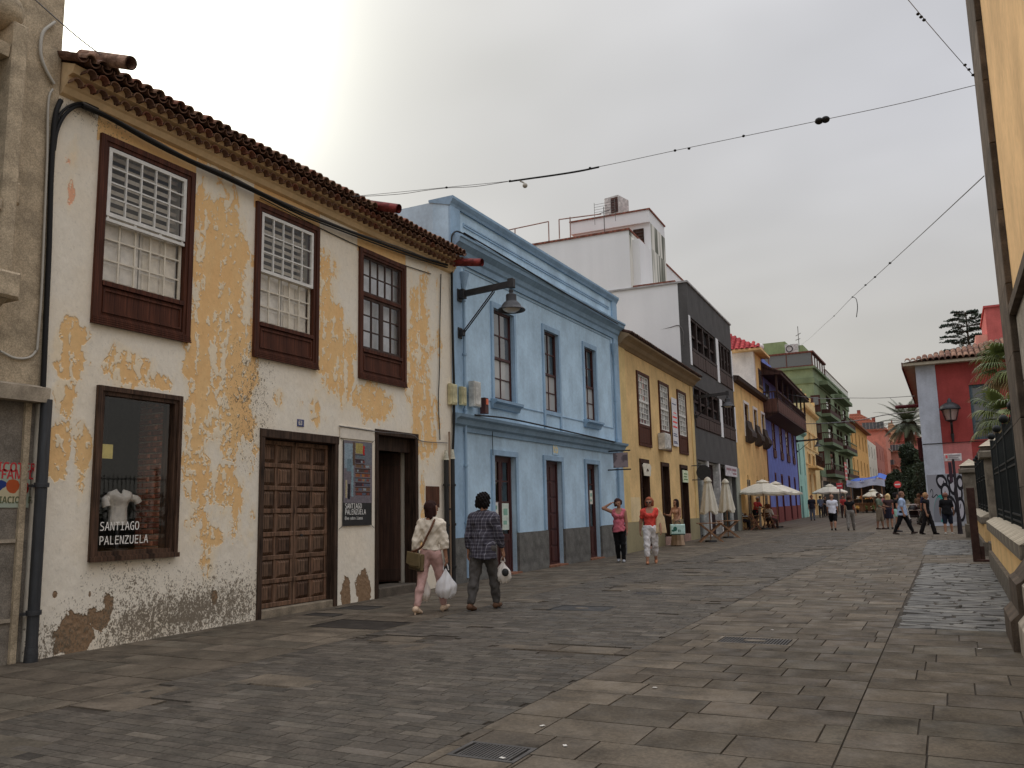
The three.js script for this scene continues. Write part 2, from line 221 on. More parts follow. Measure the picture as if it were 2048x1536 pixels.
  cov(0, 'drain_grating', 'wide iron grating with a pale oval plate and cracked cement rim', 'drain', (o, a, b) => { rim(o, a, b, concM, .04); grate(o, a, b, 22, ironM); part(o, 'oval_plate', cyl(.1, .1, .006, 0, .007, 0, 20).scale(1.25, 1, .62), concM); });
  cov(1, 'drain_grating', 'small iron grating with close bars among large slabs', 'drain', (o, a, b) => { rim(o, a, b, ironM, .03); grate(o, a, b, 16, ironM); });
  cov(2, 'drain_grating', 'small dark drain among the narrow setts in mid street', 'drain', (o, a, b) => { rim(o, a, b, ironM, .03); grate(o, a, b, 10, ironM); });
  const lid = (m, pale) => (o, a, b) => { rim(o, a, b, m, .03); part(o, 'lid', bx(-a + .034, a - .034, -.012, .004, -b + .034, b - .034), m); if (pale) part(o, 'oval_plate', cyl(.1, .1, .006, 0, .003, 0, 20).scale(1.1, 1, .5), concM); };
  cov(3, 'manhole_cover', 'grey rectangular cover with a small oval plate beside paler slabs', 'manhole cover', lid(M_(C(70, 67, 63, KG), T.metal, .65), true));
  cov(4, 'manhole_cover', 'large dark plain cover in front of the panelled door', 'manhole cover', lid(M_(C(58, 52, 46, KG), T.stone, .7)));
  cov(5, 'manhole_cover', 'narrow dark cover by the wall below the poster', 'manhole cover', lid(M_(C(62, 58, 53, KG), T.metal, .65)));
  cov(6, 'manhole_cover', 'small dark cover at the foot of the panelled door', 'manhole cover', lid(M_(C(66, 61, 55, KG), T.metal, .65)));
  // specks of litter
  const lit = M_(C(190, 184, 172, KG), null, .8); const spots = [[1258, 1183], [1545, 1262], [1310, 1378], [1130, 1495], [1005, 1520], [1960, 1300], [1085, 1455], [1490, 1072], [1282, 1118]];
  for (const [a, b] of spots) { const p = onGround(a, b); tag(part(scene, 'litter_scrap', bx(-.018, .018, .012, .015, -.012, .012).rotateY(a), lit, [p.x, p.y, p.z]), 'tiny pale scrap of litter on the paving', 'litter', 'scraps of litter'); }
}
// ================================================================ weathered ochre and white house
import { FontLoader } from 'three/addons/loaders/FontLoader.js';
import { TextGeometry } from 'three/addons/geometries/TextGeometry.js';
const fontMono = await new FontLoader().loadAsync('fonts/droid/droid_sans_mono_regular.typeface.json');
const fontBold = await new FontLoader().loadAsync('fonts/droid/droid_sans_bold.typeface.json');
function text(str, size, x, y, z, sx = 1, font = fontMono, d = .002) { const g = new TextGeometry(str, { font, size, depth: d, curveSegments: 3, bevelEnabled: false }); g.scale(sx, 1, 1).translate(x, y, z); return uvm(g); }
const HA = new Fac(-9.2, -6.15, 0, 'townhouse', 'white and ochre house with peeling paint and clay tile eaves', 'house');
const LA = 9.16, VA = 6.78;
{
  const A = HA.g, at = (x, y, w) => HA.at(x, y, w), rc = (...a) => HA.rect(...a);
  const w1 = rc(200, 266, 376, 686), w2 = rc(511, 402, 633, 740), w3 = rc(717, 493, 810, 776), sh = rc(193, 770, 350, 1112), d1 = rc(520, 857, 672, 1213), d2 = rc(750, 858, 836, 1168);
  d1[2] = HA.foot(d1[0]) - .0; d2[2] = HA.foot(d2[0]) + .16;
  // colour of the peeling limewash: patches read off the photograph, broken up by noise
  const blobs = [];
  const bl = (x, y, rx, ry, w = 1, p = 0) => { const a = at(x, y), b = at(x + rx, y); blobs.push([a[0], a[1], Math.abs(b[0] - a[0]), ry * Math.abs(b[0] - a[0]) / rx * .9, w, p]); };
  bl(140, 700, 34, 75, .9); bl(130, 790, 26, 45, .8); bl(115, 900, 22, 60, .95); bl(165, 920, 18, 70, .9); bl(255, 730, 40, 42, .8); bl(320, 765, 38, 16, .7); bl(440, 520, 60, 150, .95); bl(420, 700, 50, 170, 1); bl(470, 740, 46, 150, .95); bl(395, 900, 32, 150, .75); bl(455, 980, 40, 60, .8); bl(420, 1080, 26, 90, .6); bl(500, 900, 14, 60, .4); bl(330, 815, 20, 12, .4);
  bl(660, 680, 32, 90, .9); bl(690, 740, 26, 70, .85); bl(650, 560, 16, 60, .65); bl(672, 540, 14, 22, .6); bl(560, 800, 16, 22, .7); bl(632, 830, 12, 24, .75); bl(595, 818, 14, 20, .3); bl(740, 802, 50, 24, .9); bl(835, 700, 30, 95, .9); bl(845, 820, 28, 70, .95); bl(850, 870, 26, 40, .7); bl(830, 590, 14, 26, .5); bl(875, 640, 12, 80, .45); bl(500, 1060, 14, 50, .45); bl(500, 950, 10, 24, .5); bl(845, 1000, 8, 130, .6); bl(500, 840, 20, 20, .3); bl(150, 300, 14, 70, .55, 1); bl(140, 380, 10, 50, .6, 1);
  const brownB = []; const bb = (x, y, rx, ry, w) => { const a = at(x, y), b = at(x + rx, y); brownB.push([a[0], a[1], b[0] - a[0], ry * (b[0] - a[0]) / rx, w]); };
  bb(150, 1265, 40, 36, .95); bb(200, 1235, 30, 24, .9); bb(215, 1215, 16, 30, .7); bb(180, 1195, 10, 40, .45); bb(430, 1195, 9, 14, 1); bb(692, 1190, 12, 24, 1); bb(722, 1185, 16, 24, 1); bb(110, 1190, 8, 10, .8);
  const moldB = []; const mb = (x, y, rx, ry, w) => { const a = at(x, y), b = at(x + rx, y); moldB.push([a[0], a[1], b[0] - a[0], ry * (b[0] - a[0]) / rx, w]); };
  mb(290, 1245, 90, 44, .9); mb(380, 1225, 90, 36, 1); mb(460, 1215, 60, 34, .9); mb(110, 1295, 40, 36, .7); mb(500, 800, 30, 60, .4); mb(200, 205, 60, 30, .6); mb(260, 1190, 60, 40, .4);
  const overs = [w1, w2, w3].map((r) => [r[0] - .04, r[1] + .03, r[3] - .1]);
  const cw = C(204, 194, 174), cw2 = C(190, 178, 156), co = C(214, 172, 108), co2 = C(202, 156, 92), cb = C(112, 88, 62), cp = C(196, 140, 104), cm = C(84, 73, 57), cs = C(204, 180, 132);
  const fld = (B, u, v) => { let s = 0; for (const b of B) { const dx = (u - b[0]) / b[2], dy = (v - b[1]) / b[3], r = dx * dx + dy * dy; if (r < 4) s = Math.max(s, b[4] * Math.exp(-r * .8)); } return s; };
  const TW = 1536, TH = 1184, SU = 9.6, SV = 7.4; const hgt = new Float32Array(TW * TH);
  const colT = tex(TW, TH, (a, b, i, j) => {
    const u = a * SU - .1, v = b * SV - .4; const R9 = 9999;
    const n1 = fbm(u * 3.2 + 50, v * 2.4 + 50, R9, R9, 101, 6, .58), n2 = fbm(u * 11 + 9, v * 7 + 9, R9, R9, 102, 5, .6), n3 = fbm(u * 34, v * 20, R9, R9, 103, 3), dirt = fbm(u * 1.2 + 3, v * 1.6 + 3, R9, R9, 104, 5), st = fbm(u * 9, v * .8 + 30, R9, R9, 105, 4);
    const g = h2(i, j, 5) - .5;
    let c = [mix(cw.r, cw2.r, sst(.35, .75, dirt)), mix(cw.g, cw2.g, sst(.35, .75, dirt)), mix(cw.b, cw2.b, sst(.35, .75, dirt))]; let h = .6 + (n2 - .5) * .25 + (n1 - .5) * .5;
    let o = fld(blobs, u, v), pk = 0; for (const q of overs) if (u > q[0] && u < q[1] && v > q[2] - (n2 - .5) * .1) o = 1.3;
    const ed = (n1 - .5) * 1.5 + (n2 - .5) * .75 + (n3 - .5) * .25;
    const oo = sst(.465, .50, o + ed * .75 + (o > .12 ? 0 : -.3)); const wash = sst(.22, .62, o + ed * .45 + (o > .08 ? 0 : -.3)) * .42; c = [mix(c[0], cs.r, wash), mix(c[1], cs.g, wash), mix(c[2], cs.b, wash)];
    const hole = o < 1.2 ? sst(.60, .63, n2 * .75 + n3 * .30 + (st - .5) * .55) : 0;
    const oc = oo * (1 - hole * .95); const th = sst(.3, .7, fbm(u * 5 + 90, v * 3, R9, R9, 108, 4));
    if (oc > 0) { const pkk = fld(blobs.filter((q) => q[5]), u, v); const k = mix(0, 1, th); const oC = pkk > .1 ? cp : co, oD = pkk > .1 ? cp : co2; c = [mix(c[0], mix(oC.r, oD.r, k * .6), oc), mix(c[1], mix(oC.g, oD.g, k * .6), oc), mix(c[2], mix(oC.b, oD.b, k * .6), oc)]; h -= oc * .22; }
    const br = sst(.5, .52, fld(brownB, u, v) + ed * .55); if (br > 0) { c = [mix(c[0], cb.r, br), mix(c[1], cb.g, br), mix(c[2], cb.b, br)]; h -= br * .45; h += br * (n3 - .5) * .5; }
    const mo = fld(moldB, u, v); if (mo > .03) { const n4 = fbm(u * 95, v * 70, R9, R9, 111, 2); const k = clamp(sst(.53, .66, n4 * .45 + n3 * .3 + n2 * .12 + mo * .27) * .9); c = [mix(c[0], cm.r, k), mix(c[1], cm.g, k), mix(c[2], cm.b, k)]; }
    const sp = sst(.74, .78, fbm(u * 26 + 7, v * 26, R9, R9, 109, 3)) * .35; const l = 1 + g * .06 + (n3 - .5) * .10 - sp * .25 + (st - .5) * .06;
    hgt[j * TW + i] = h; const S = (x) => { x *= l; return x <= .0031308 ? x * 12.92 : 1.055 * Math.pow(Math.max(x, 0), 1 / 2.4) - .055; }; return [S(c[0]), S(c[1]), S(c[2])];
  }, [SU, SV]);
  const bmpT = tex(TW, TH, (a, b, i, j) => hgt[j * TW + i], [SU, SV], false);
  const wallM = M_(new THREE.Color(1, 1, 1), colT, .95, { bumpMap: bmpT, bumpScale: .03 });
  const holes = [w1, w2, w3].map((r) => [r[0] + .05, r[1] - .05, r[2] + .05, r[3] - .05]); holes.push([sh[0] + .04, sh[1] - .04, sh[2] + .04, sh[3] - .04], [d1[0] + .04, d1[1] - .04, -.26, d1[3] - .04], [d2[0] + .03, d2[1] - .03, -.26, d2[3] - .03]);
  const w = holed(0, LA, -.3, VA, -.42, 0, holes.slice(0, 4).concat(holes.slice(4).map((q) => [q[0], q[1], -.27, q[3]])));
  part(A, 'wall', uvm(w, .1, .4), wallM);
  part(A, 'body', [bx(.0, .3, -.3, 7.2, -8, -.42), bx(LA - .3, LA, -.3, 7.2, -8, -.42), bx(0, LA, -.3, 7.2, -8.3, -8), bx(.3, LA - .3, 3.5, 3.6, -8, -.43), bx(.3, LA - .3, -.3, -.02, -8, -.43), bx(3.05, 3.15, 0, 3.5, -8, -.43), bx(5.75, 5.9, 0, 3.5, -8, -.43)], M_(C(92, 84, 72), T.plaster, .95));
  // ---- windows
  const shutterM = M_(C(206, 198, 182), T.cloth, .8), sashM = M_(C(206, 202, 192), T.cloth, .6), barM = M_(C(186, 176, 156), T.cloth, .8);
  const oldglass = M.glass;
  const mullions = (x0, x1, y0, y1, nx, ny, b, z0, z1, rim, name, m, P) => { const L = [ring(x0, x1, y0, y1, z0, z1, rim)]; const X0 = x0 + rim, X1 = x1 - rim, Y0 = y0 + rim, Y1 = y1 - rim; for (let i = 1; i < nx; i++) { const x = mix(X0, X1, i / nx); L.push(bx(x - b, x + b, Y0, Y1, z0 + .004, z1 - .004)); } for (let j = 1; j < ny; j++) { const y = mix(Y0, Y1, j / ny); L.push(bx(X0, X1, y - b, y + b, z0 + .006, z1 - .007)); } const s = part(P, name, L, m); return s; };
  const panes = (P, x0, x1, y0, y1, nx, ny, z, m, seed) => { const R = rng(seed); const g = new THREE.PlaneGeometry((x1 - x0) / nx - .006, (y1 - y0) / ny - .006); for (let i = 0; i < nx; i++) for (let j = 0; j < ny; j++) { const p = part(P, 'pane', g, m, [mix(x0, x1, (i + .5) / nx), mix(y0, y1, (j + .5) / ny), z]); p.rotation.set((R() - .5) * .012, (R() - .5) * .016, 0); } };
  const frameA = (r, name, label) => {
    const [a, b, c, d] = r; const f = part(A, name, [ring(a, b, c, d, -.12, .045, .075), ring(a + .075, b - .075, c + .075, d - .075, -.12, .028, .05), ...[0, 1, 2, 3].map((k) => bx(a - .006 + k * .004, b + .006 - k * .004, c - .006 + k * .027, c + .014 + k * .027, .045, .062 - k * .004))], M.brown);
    if (label) f.userData.label = label;
    part(f, 'apron', [cbx(a + .125, b - .125, c + .125, c + .50, -.10, .006, .01), ring(a + .15, b - .15, c + .16, c + .46, .006, .024, .025), bx(a + .125, b - .125, c + .50, c + .56, -.1, .04)], M.brown);
    return [f, a + .125, b - .125, c + .56, d - .125];
  };
  for (const [r, ny, k, seed, slide] of [[w1, 4, .50, 5, .11], [w2, 3, .55, 6, 0]]) {
    const [f, a, b, c, d] = frameA(r, 'window'); const m = mix(c, d, 1 - k) - slide * .3;
    // upper sash, white, hung in front
    const s = mullions(a + .01, b - .01, m, d - .01, 5, ny, .010, -.02, .02, .05, 'upper_sash', sashM, f); panes(f, a + .06, b - .06, m + .05, d - .06, 5, ny, -.004, oldglass, seed);
    if (slide) part(f, 'sash_rail', [bx(a + .012, b - .012, m - .07, m - .03, -.02, .018), bx(a + .03, a + .06, m - .03, m, -.01, .01), bx(b - .06, b - .03, m - .03, m, -.01, .01), bx((a + b) / 2 - .2, (a + b) / 2 - .16, m - .03, m, -.01, .01), bx((a + b) / 2 + .2, (a + b) / 2 + .24, m - .03, m, -.01, .01)], sashM);
    // lower sash: thin bars before pale panelled shutters
    mullions(a + .006, b - .006, c, m + .03, 5, 3, .011, -.075, -.045, .03, 'lower_sash', barM, f); panes(f, a + .04, b - .04, c + .03, m, 5, 3, -.06, oldglass, seed + 3);
    const lv = []; for (let y = m + .06; y < d - .03; y += .115) part(f, 'louvre_slat', bx(a + .02, b - .02, -.025, .025, -.006, .006).rotateX(.5), shutterM, [0, y, -.16]);
    for (const [p, q, t] of [[a + .02, (a + b) / 2 - .012, 0], [(a + b) / 2 + .012, b - .02, 1]]) { const lf = part(f, 'shutter', bx(p, q, c + .01, m + .03, -.155, -.125), shutterM); const w_ = (q - p - .09) / 2; for (let i = 0; i < 2; i++) for (let j = 0; j < 3; j++) { const hh = (m - c - .12) / 3; lf.add; const g = cbx(p + .03 + i * (w_ + .03), p + .03 + i * (w_ + .03) + w_, c + .05 + j * (hh + .02), c + .05 + j * (hh + .02) + hh - .02, -.125, -.105, .012); part(f, 'shutter_panel', g, t ? barM : shutterM); } }
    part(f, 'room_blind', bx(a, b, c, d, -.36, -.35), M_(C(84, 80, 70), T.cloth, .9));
  }
  { const [f, a, b, c, d] = frameA(w3, 'window', 'brown window with two casements below a ten-pane light'); const m = mix(c, d, .60); const wM = M_(C(74, 56, 48), T.wood, .65); const cur = M_(C(196, 198, 198), T.cloth, .95);
    mullions(a, b, m, d, 5, 2, .010, -.05, -.01, .035, 'upper_sash', wM, f); panes(f, a + .04, b - .04, m + .035, d - .035, 5, 2, -.03, oldglass, 31);
    part(f, 'transom', bx(a, b, m - .06, m, -.06, .012), M.brown);
    for (const [p, q] of [[a + .01, (a + b) / 2 - .003], [(a + b) / 2 + .003, b - .01]]) { mullions(p, q, c + .01, m - .065, 2, 3, .010, -.06, -.015, .045, 'casement', wM, f); panes(f, p + .045, q - .045, c + .055, m - .11, 2, 3, -.035, oldglass, 37 + p * 9 | 0); }
    const cp = []; for (let k = 0; k <= 40; k++) cp.push([mix(a, b, k / 40), -.17 + .02 * Math.sin(k * 1.9) * (1 + .4 * Math.sin(k * .7))]); const g = new THREE.PlaneGeometry(b - a, d - c, 40, 1); const P = g.attributes.position; for (let k = 0; k < P.count; k++) P.setXYZ(k, cp[k % 41][0], P.getY(k) + (c + d) / 2, cp[k % 41][1]); part(f, 'curtain', g, cur); }
  // ---- shop window with a brick pier inside
  { const [a, b, c, d] = sh; const fm = M_(C(74, 55, 42), T.woodOld, .6); const f = part(A, 'shop_window', [ring(a, b, c, d, -.2, .05, .06), ring(a + .06, b - .06, c + .06, d - .06, -.2, .025, .05), bx(a - .012, b + .012, c - .008, c + .05, .05, .075)], fm);
    part(f, 'pane', new THREE.PlaneGeometry(b - a - .2, d - c - .2), M.glass, [(a + b) / 2, (c + d) / 2, -.03]);
    part(f, 'lettering', [text('SANTIAGO', .105, a + .16, c + .36, -.024, .82), text('PALENZUELA', .105, a + .16, c + .19, -.024, .82)], M_(C(214, 208, 196), null, .6));
    const brM = [C(164, 100, 70), C(146, 86, 62), C(176, 114, 82)].map((q) => M_(q, T.clay, .92)); const R = rng(4);
    const pier = part(f, 'brick_pier', bx(b - .035, b + .3, c - .1, d + .1, -.72, -.425), M_(C(150, 138, 118), T.stone, .95)); part(f, 'jamb_mortar', bx(b - .062, b - .042, c + .04, d - .04, -.70, -.205), M_(C(186, 172, 148), T.stone, .95));
    const bg = uvm(cbx(-.115, .115, -.030, .030, -.02, .02, .006).rotateY(-Math.PI / 2)), bh = uvm(cbx(-.052, .052, -.030, .030, -.02, .02, .006).rotateY(-Math.PI / 2));
    let y = c + .09, row = 0; while (y < d - .05) { let w_ = -.215; const L = row % 2 ? [.052, .115] : [.115, .115]; for (const h of row % 2 ? [.052, .115, .052] : [.115, .115]) { part(f, 'brick', h > .1 ? bg : bh, brM[Math.floor(R() * 3)], [b - .066 - R() * .01, y + (R() - .5) * .008, w_ - h]); w_ -= h * 2 + .014; } y += .078; row++; }
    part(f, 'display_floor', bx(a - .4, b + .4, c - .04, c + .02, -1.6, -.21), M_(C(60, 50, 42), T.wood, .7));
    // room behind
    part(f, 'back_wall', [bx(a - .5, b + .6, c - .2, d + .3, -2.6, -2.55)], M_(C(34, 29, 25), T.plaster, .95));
    const bust = thing('shirt_sculpture', 'white folded shirt sculpture on a dark stand behind the shop glass', 'sculpture', HA.world(a + .86, c + .1, -.6).toArray(), HA.g.rotation.y); const wm = M_(C(206, 198, 182), T.cloth, .85);
    { const pts = []; for (const [r, yy] of [[.13, .32], [.125, .42], [.12, .55], [.15, .62], [.2, .68], [.17, .73], [.07, .76], [.05, .74]]) pts.push([r, yy]); const g = new THREE.LatheGeometry(pts.map((p) => new THREE.Vector2(p[0], p[1])), 28); const P = g.attributes.position; for (let k = 0; k < P.count; k++) { const x = P.getX(k), z = P.getZ(k), y2 = P.getY(k), an = Math.atan2(z, x); const s = 1 + .10 * Math.sin(an * 7 + y2 * 9) * sst(.55, .7, y2) + .05 * Math.sin(an * 11 + 1); P.setXYZ(k, x * s, y2 + .03 * Math.sin(an * 3) * sst(.6, .75, y2), z * s * .7); } g.computeVertexNormals(); part(bust, 'shirt', g, wm); part(bust, 'sleeve', tube([[.16, .68, 0], [.24, .66, .05], [.27, .61, .06]], .05, 10, 8), wm); part(bust, 'sleeve', tube([[-.16, .68, 0], [-.23, .64, .04], [-.22, .56, .06]], .05, 10, 8), wm); part(bust, 'stand', [cyl(.03, .03, .34, 0, .0, 0), cyl(.14, .14, .02, 0, 0, 0)], M.black); }
    const card = thing('card_note', 'small yellow card hanging inside the shop window', 'card', HA.world(a + .36, d - .78, -.24).toArray(), HA.g.rotation.y); part(card, 'card', bx(-.1, .1, -.09, .09, -.002, .002), M_(C(196, 176, 84), T.cloth, .8)); part(card, 'thread', rod([0, .09, 0], [0, .66, 0], .002, 4), M.cable);
  }
  // ---- panelled double door
  { const [a, b, , d] = d1; const c = HA.foot(a); const fr = part(A, 'door_frame', [cbx(a, a + .09, c - .03, d, -.22, .035), cbx(b - .09, b, c - .03, d, -.22, .035), cbx(a - .004, b + .004, d - .13, d + .004, -.22, .042)], M_(C(66, 52, 42), T.woodOld, .75));
    part(fr, 'threshold', cbx(a + .09, b - .09, c - .1, c + .13, -.3, .012), M_(C(128, 116, 98), T.stone, .95));
    const x0 = a + .10, x1 = b - .10, y0 = c + .135, y1 = d - .14, mid = (x0 + x1) / 2;
    for (const [p, q, na] of [[x0, mid - .004, 0], [mid + .004, x1, 1]]) {
      const leaf = part(A, 'door_leaf', bx(p, q, y0, y1, -.19, -.15), M.doorOld); const nx = 2, ny = 7, st = .065, rh = .075; const pw = (q - p - st * (nx + 1)) / nx, ph = (y1 - y0 - rh * (ny + 1)) / ny;
      for (let i = 0; i <= nx; i++) part(leaf, 'stile', cbx(p + i * (pw + st), p + i * (pw + st) + st, y0, y1, -.15, -.118 + (i === 1 ? -.004 : 0), .006), M.doorOld);
      for (let j = 0; j <= ny; j++) part(leaf, 'rail', cbx(p + .006, q - .006, y0 + j * (ph + rh), y0 + j * (ph + rh) + rh, -.15, -.112 + (j % 2) * .003, .010), M.doorOld);
      const pg = (() => { const s = new THREE.Shape(); const W = pw / 2 - .006, Hh = ph / 2 - .006, bv = .045; s.moveTo(-W + bv, -Hh + bv); s.lineTo(W - bv, -Hh + bv); s.lineTo(W - bv, Hh - bv); s.lineTo(-W + bv, Hh - bv); s.closePath(); return uvm(new THREE.ExtrudeGeometry(s, { depth: .012, bevelEnabled: true, bevelSize: bv, bevelThickness: .034, bevelSegments: 1 })); })();
      const pm = [M.doorOld, M_(C(84, 64, 50), T.woodOld, .8), M_(C(98, 78, 62), T.woodOld, .82)]; const R = rng(9 + na);
      for (let i = 0; i < nx; i++) for (let j = 0; j < ny; j++) part(leaf, 'panel', pg, pm[Math.floor(R() * 3)], [p + st + i * (pw + st) + pw / 2, y0 + rh + j * (ph + rh) + ph / 2, -.152]);
      if (na) part(leaf, 'lock', cyl(.025, .025, .03, p + .04, y0 + 1.05, 0).rotateX(0), M.iron).visible = true;
    }
  }
  // ---- open doorway
  { const [a, b, c, d] = d2; const fm = M_(C(58, 44, 34), T.woodOld, .7); const fr = part(A, 'door_frame', [cbx(a, a + .09, c - .2, d, -.25, .03), cbx(b - .09, b, c - .2, d, -.25, .03), cbx(a - .004, b + .004, d - .1, d + .004, -.25, .036), bx(a + .09, b - .09, d - .36, d - .1, -.2, -.12)], fm);
    part(fr, 'step', cbx(a + .09, b - .09, c - .22, c + .02, -.5, .03, .02), M_(C(84, 76, 66), T.stone, .95));
    const lf = part(A, 'door_leaf', bx(0, .98, 0, d - c - .4, -.03, .03), M_(C(60, 38, 26), T.wood, .6), [b - .11, c + .05, -.32], [0, Math.PI * .70, 0]); part(lf, 'rail', [bx(.02, .96, .03, .24, .03, .045), bx(.02, .96, .03, .24, -.045, -.03)], M_(C(52, 34, 24), T.wood, .6)); part(lf, 'rail', [bx(.02, .96, 2.2, 2.36, .03, .042), bx(.02, .96, 2.2, 2.36, -.042, -.03)], M_(C(52, 34, 24), T.wood, .6));
  }
  // ---- roof: deck, two corbelled rows of tile ends, the tiled slope
  { const slope = .36, e = .46, y0 = 7.02; const s = new THREE.Shape(); s.moveTo(-.0, VA); s.lineTo(.14, VA + .02); s.lineTo(.2, VA + .1); s.lineTo(.3, VA + .13); s.lineTo(.3, VA + .2); s.lineTo(-8, y0 + (8 + .3) * slope * .55); s.lineTo(-8, VA); s.closePath();
    const roof = part(A, 'roof', cornice([[-.42, VA - .0], [.002, VA - .14], [.06, VA - .12], [.10, VA - .05], [.13, VA - .03], [.15, VA + .07], [.23, VA + .09], [.26, VA + .19], [-4, VA + .2 + 4.3 * slope], [-8.3, 7.0], [-8.3, VA]], 0, LA), M.mortar);
    const hc = (r, l, th) => { const sh2 = new THREE.Shape(); const n = 8; for (let k = 0; k <= n; k++) { const t = Math.PI * k / n; sh2[k ? 'lineTo' : 'moveTo'](Math.cos(t) * r, Math.sin(t) * r); } for (let k = n; k >= 0; k--) { const t = Math.PI * k / n; sh2.lineTo(Math.cos(t) * (r - th), Math.sin(t) * (r - th)); } sh2.closePath(); return uvm(new THREE.ExtrudeGeometry(sh2, { depth: l, bevelEnabled: false }).translate(0, 0, -l)); };
    const pitch = .168, n = Math.floor(LA / pitch), R = rng(12); const g0 = hc(.076, .26, .013), g1 = hc(.078, .55, .015);
    for (let row = 0; row < 2; row++) for (let k = 0; k < n; k++) { const x = (k + .5 + row * .5) * pitch; if (x > LA - .04) continue; part(roof, 'eave_tile', g0, M.clay[Math.floor(R() * 4)], [x, VA - .02 + row * .115, .235 + row * .12 + (R() - .5) * .02], [0, 0, (R() - .5) * .08]); }
    for (let k = 0; k < n; k++) { const x = (k + .5) * pitch; part(roof, 'roof_tile', g1, M.clay[Math.floor(R() * 4)], [x + (R() - .5) * .012, VA + .225 + (R() - .5) * .018, .44 + (R() - .5) * .03], [-slope * .93 * -1, 0, (R() - .5) * .1]); }
    const ch = []; for (let k = 0; k <= n; k++) { const g = g1.clone(); g.rotateZ(Math.PI); g.rotateX(slope * .93); g.translate(k * pitch, VA + .255, .41); ch.push(g); } tag(part(roof, 'channel_tiles', ch, M.clay[2]), 0, 0, 0, 'stuff');
    const more = []; for (let c2 = 1; c2 < 9; c2++) for (let k = 0; k < n; k++) { const g = g1.clone(); g.rotateX(slope * .93 + (R() - .5) * .02); g.translate((k + .5) * pitch, VA + .23 + c2 * .45 * Math.sin(slope * .93), .44 - c2 * .45 * Math.cos(slope * .93)); more.push([g, M.clay[Math.floor(R() * 4)]]); } tag(part(roof, 'upper_tiles', ...bakedTone(more)), 0, 0, 0, 'stuff');
    // clay spouts
    const spout = (u, v, l, m, dr) => part(roof, 'rain_spout', [clean(new THREE.CylinderGeometry(.085, .085, l, 14, 1, true).rotateX(Math.PI / 2).translate(0, 0, l / 2 - .1)), clean(new THREE.CylinderGeometry(.07, .07, l, 14, 1, true).rotateX(Math.PI / 2).translate(0, 0, l / 2 - .1))], m, [u, v, 0], [dr, 0, 0]);
    spout(.34, VA + .52, .98, M_(C(150, 122, 104), T.clay, .9), .36); spout(5.95, VA + .42, 1.0, M.pipered, .3); spout(LA - .12, VA + .1, .95, M.pipered, .16);
  }
  // ---- number plate, plaque, poster
  { const q = rc(594, 838, 607, 854); const o = thing('house_number', 'small blue enamel plate reading 63 above the panelled door', 'number plate', HA.world(q[0], q[2], .0).toArray(), A.rotation.y); const w_ = q[1] - q[0], h_ = q[3] - q[2]; part(o, 'plate', cbx(0, w_, 0, h_, 0, .012, .003), M_(C(28, 38, 86), null, .3)); part(o, 'digits', text('63', h_ * .62, w_ * .12, h_ * .2, .0125, .85, fontBold), M.white); }
  { const q = rc(851, 962, 877, 1015); const o = thing('wall_plaque', 'plain brown plaque on the wall right of the open doorway', 'plaque', HA.world(q[0], q[2], 0).toArray(), A.rotation.y); part(o, 'board', cbx(0, q[1] - q[0], 0, q[3] - q[2] - .1, .004, .03, .004), M_(C(82, 48, 30), T.wood, .6)); part(o, 'screw', [sph(.012, .05, .05, .03), sph(.012, q[1] - q[0] - .05, .05, .03)], M.iron); }
  { const q = rc(685, 880, 741, 1050); const W = q[1] - q[0], Hh = q[3] - q[2]; const o = thing('exhibition_poster', 'tall banner with a painted shelf picture over white lettering on black', 'poster', HA.world(q[0], q[2], 0).toArray(), A.rotation.y);
    // generic painted panel: blocks of colour in shelf-like rows, as flat print
    const R = rng(33); const rects = []; for (let k = 0; k < 9; k++) { const y = .12 + k * .075; rects.push([.40, .92, y, y + .05, [[90, 70, 62], [120, 92, 70], [70, 54, 60], [112, 124, 128], [150, 96, 60]][k % 5]], [.38, .94, y + .05, y + .062, [58, 40, 34]]); for (let m = 0; m < 4; m++) { const x = .42 + R() * .4; rects.push([x, x + .05 + R() * .1, y + .005, y + .042, [[150, 160, 164], [176, 120, 70], [96, 104, 120], [130, 70, 60]][Math.floor(R() * 4)]]); } } rects.push([.02, .34, .55, .95, [150, 166, 174]], [.1, .3, .5, .7, [120, 140, 148]], [.26, .33, .1, .75, [140, 164, 170]], [.06, .12, .08, .36, [190, 176, 140]], [.14, .22, .06, .3, [36, 34, 40]], [.4, .66, .8, .97, [176, 160, 96]], [.66, .72, .78, .93, [196, 40, 44]], [.72, .98, .62, .98, [118, 120, 126]], [.3, .38, .6, .98, [104, 84, 70]]);
    const t = tex(256, 512, (u, v) => { let c = [126, 118, 122]; const uu = u + (fbm(u * 20, v * 40, 99, 99, 7, 3) - .5) * .03; for (const r of rects) if (uu > r[0] && uu < r[1] && v > r[2] && v < r[3]) c = r[4]; const n = .85 + fbm(u * 30, v * 60, 99, 99, 3, 3) * .3; return c.map((x) => x / 255 * n); }, 1);
    const pl = new THREE.PlaneGeometry(W, Hh * .735); part(o, 'backing', cbx(0, W, 0, Hh, .012, .03, .003), M.black); part(o, 'picture', pl, M_(C(200, 200, 200), t, .6), [W / 2, Hh * .2655 + Hh * .735 / 2, .032]); t.repeat.set(1, 1);
    part(o, 'lettering', [text('SANTIAGO', .088, W * .05, Hh * .2, .031, .8), text('PALENZUELA', .088, W * .05, Hh * .13, .031, .8), text('Óleo sobre lienzo', .05, W * .05, Hh * .07, .031, .7)], M_(C(214, 210, 200), null, .6));
    for (const [x, y, dx, dy] of [[0, 0, -1, -1], [W, 0, 1, -1], [0, Hh, -1, 1], [W, Hh, 1, 1]]) part(o, 'tie', rod([x, y, .02], [x + dx * .09, y + dy * .05, .012], .004, 5), M.cable);
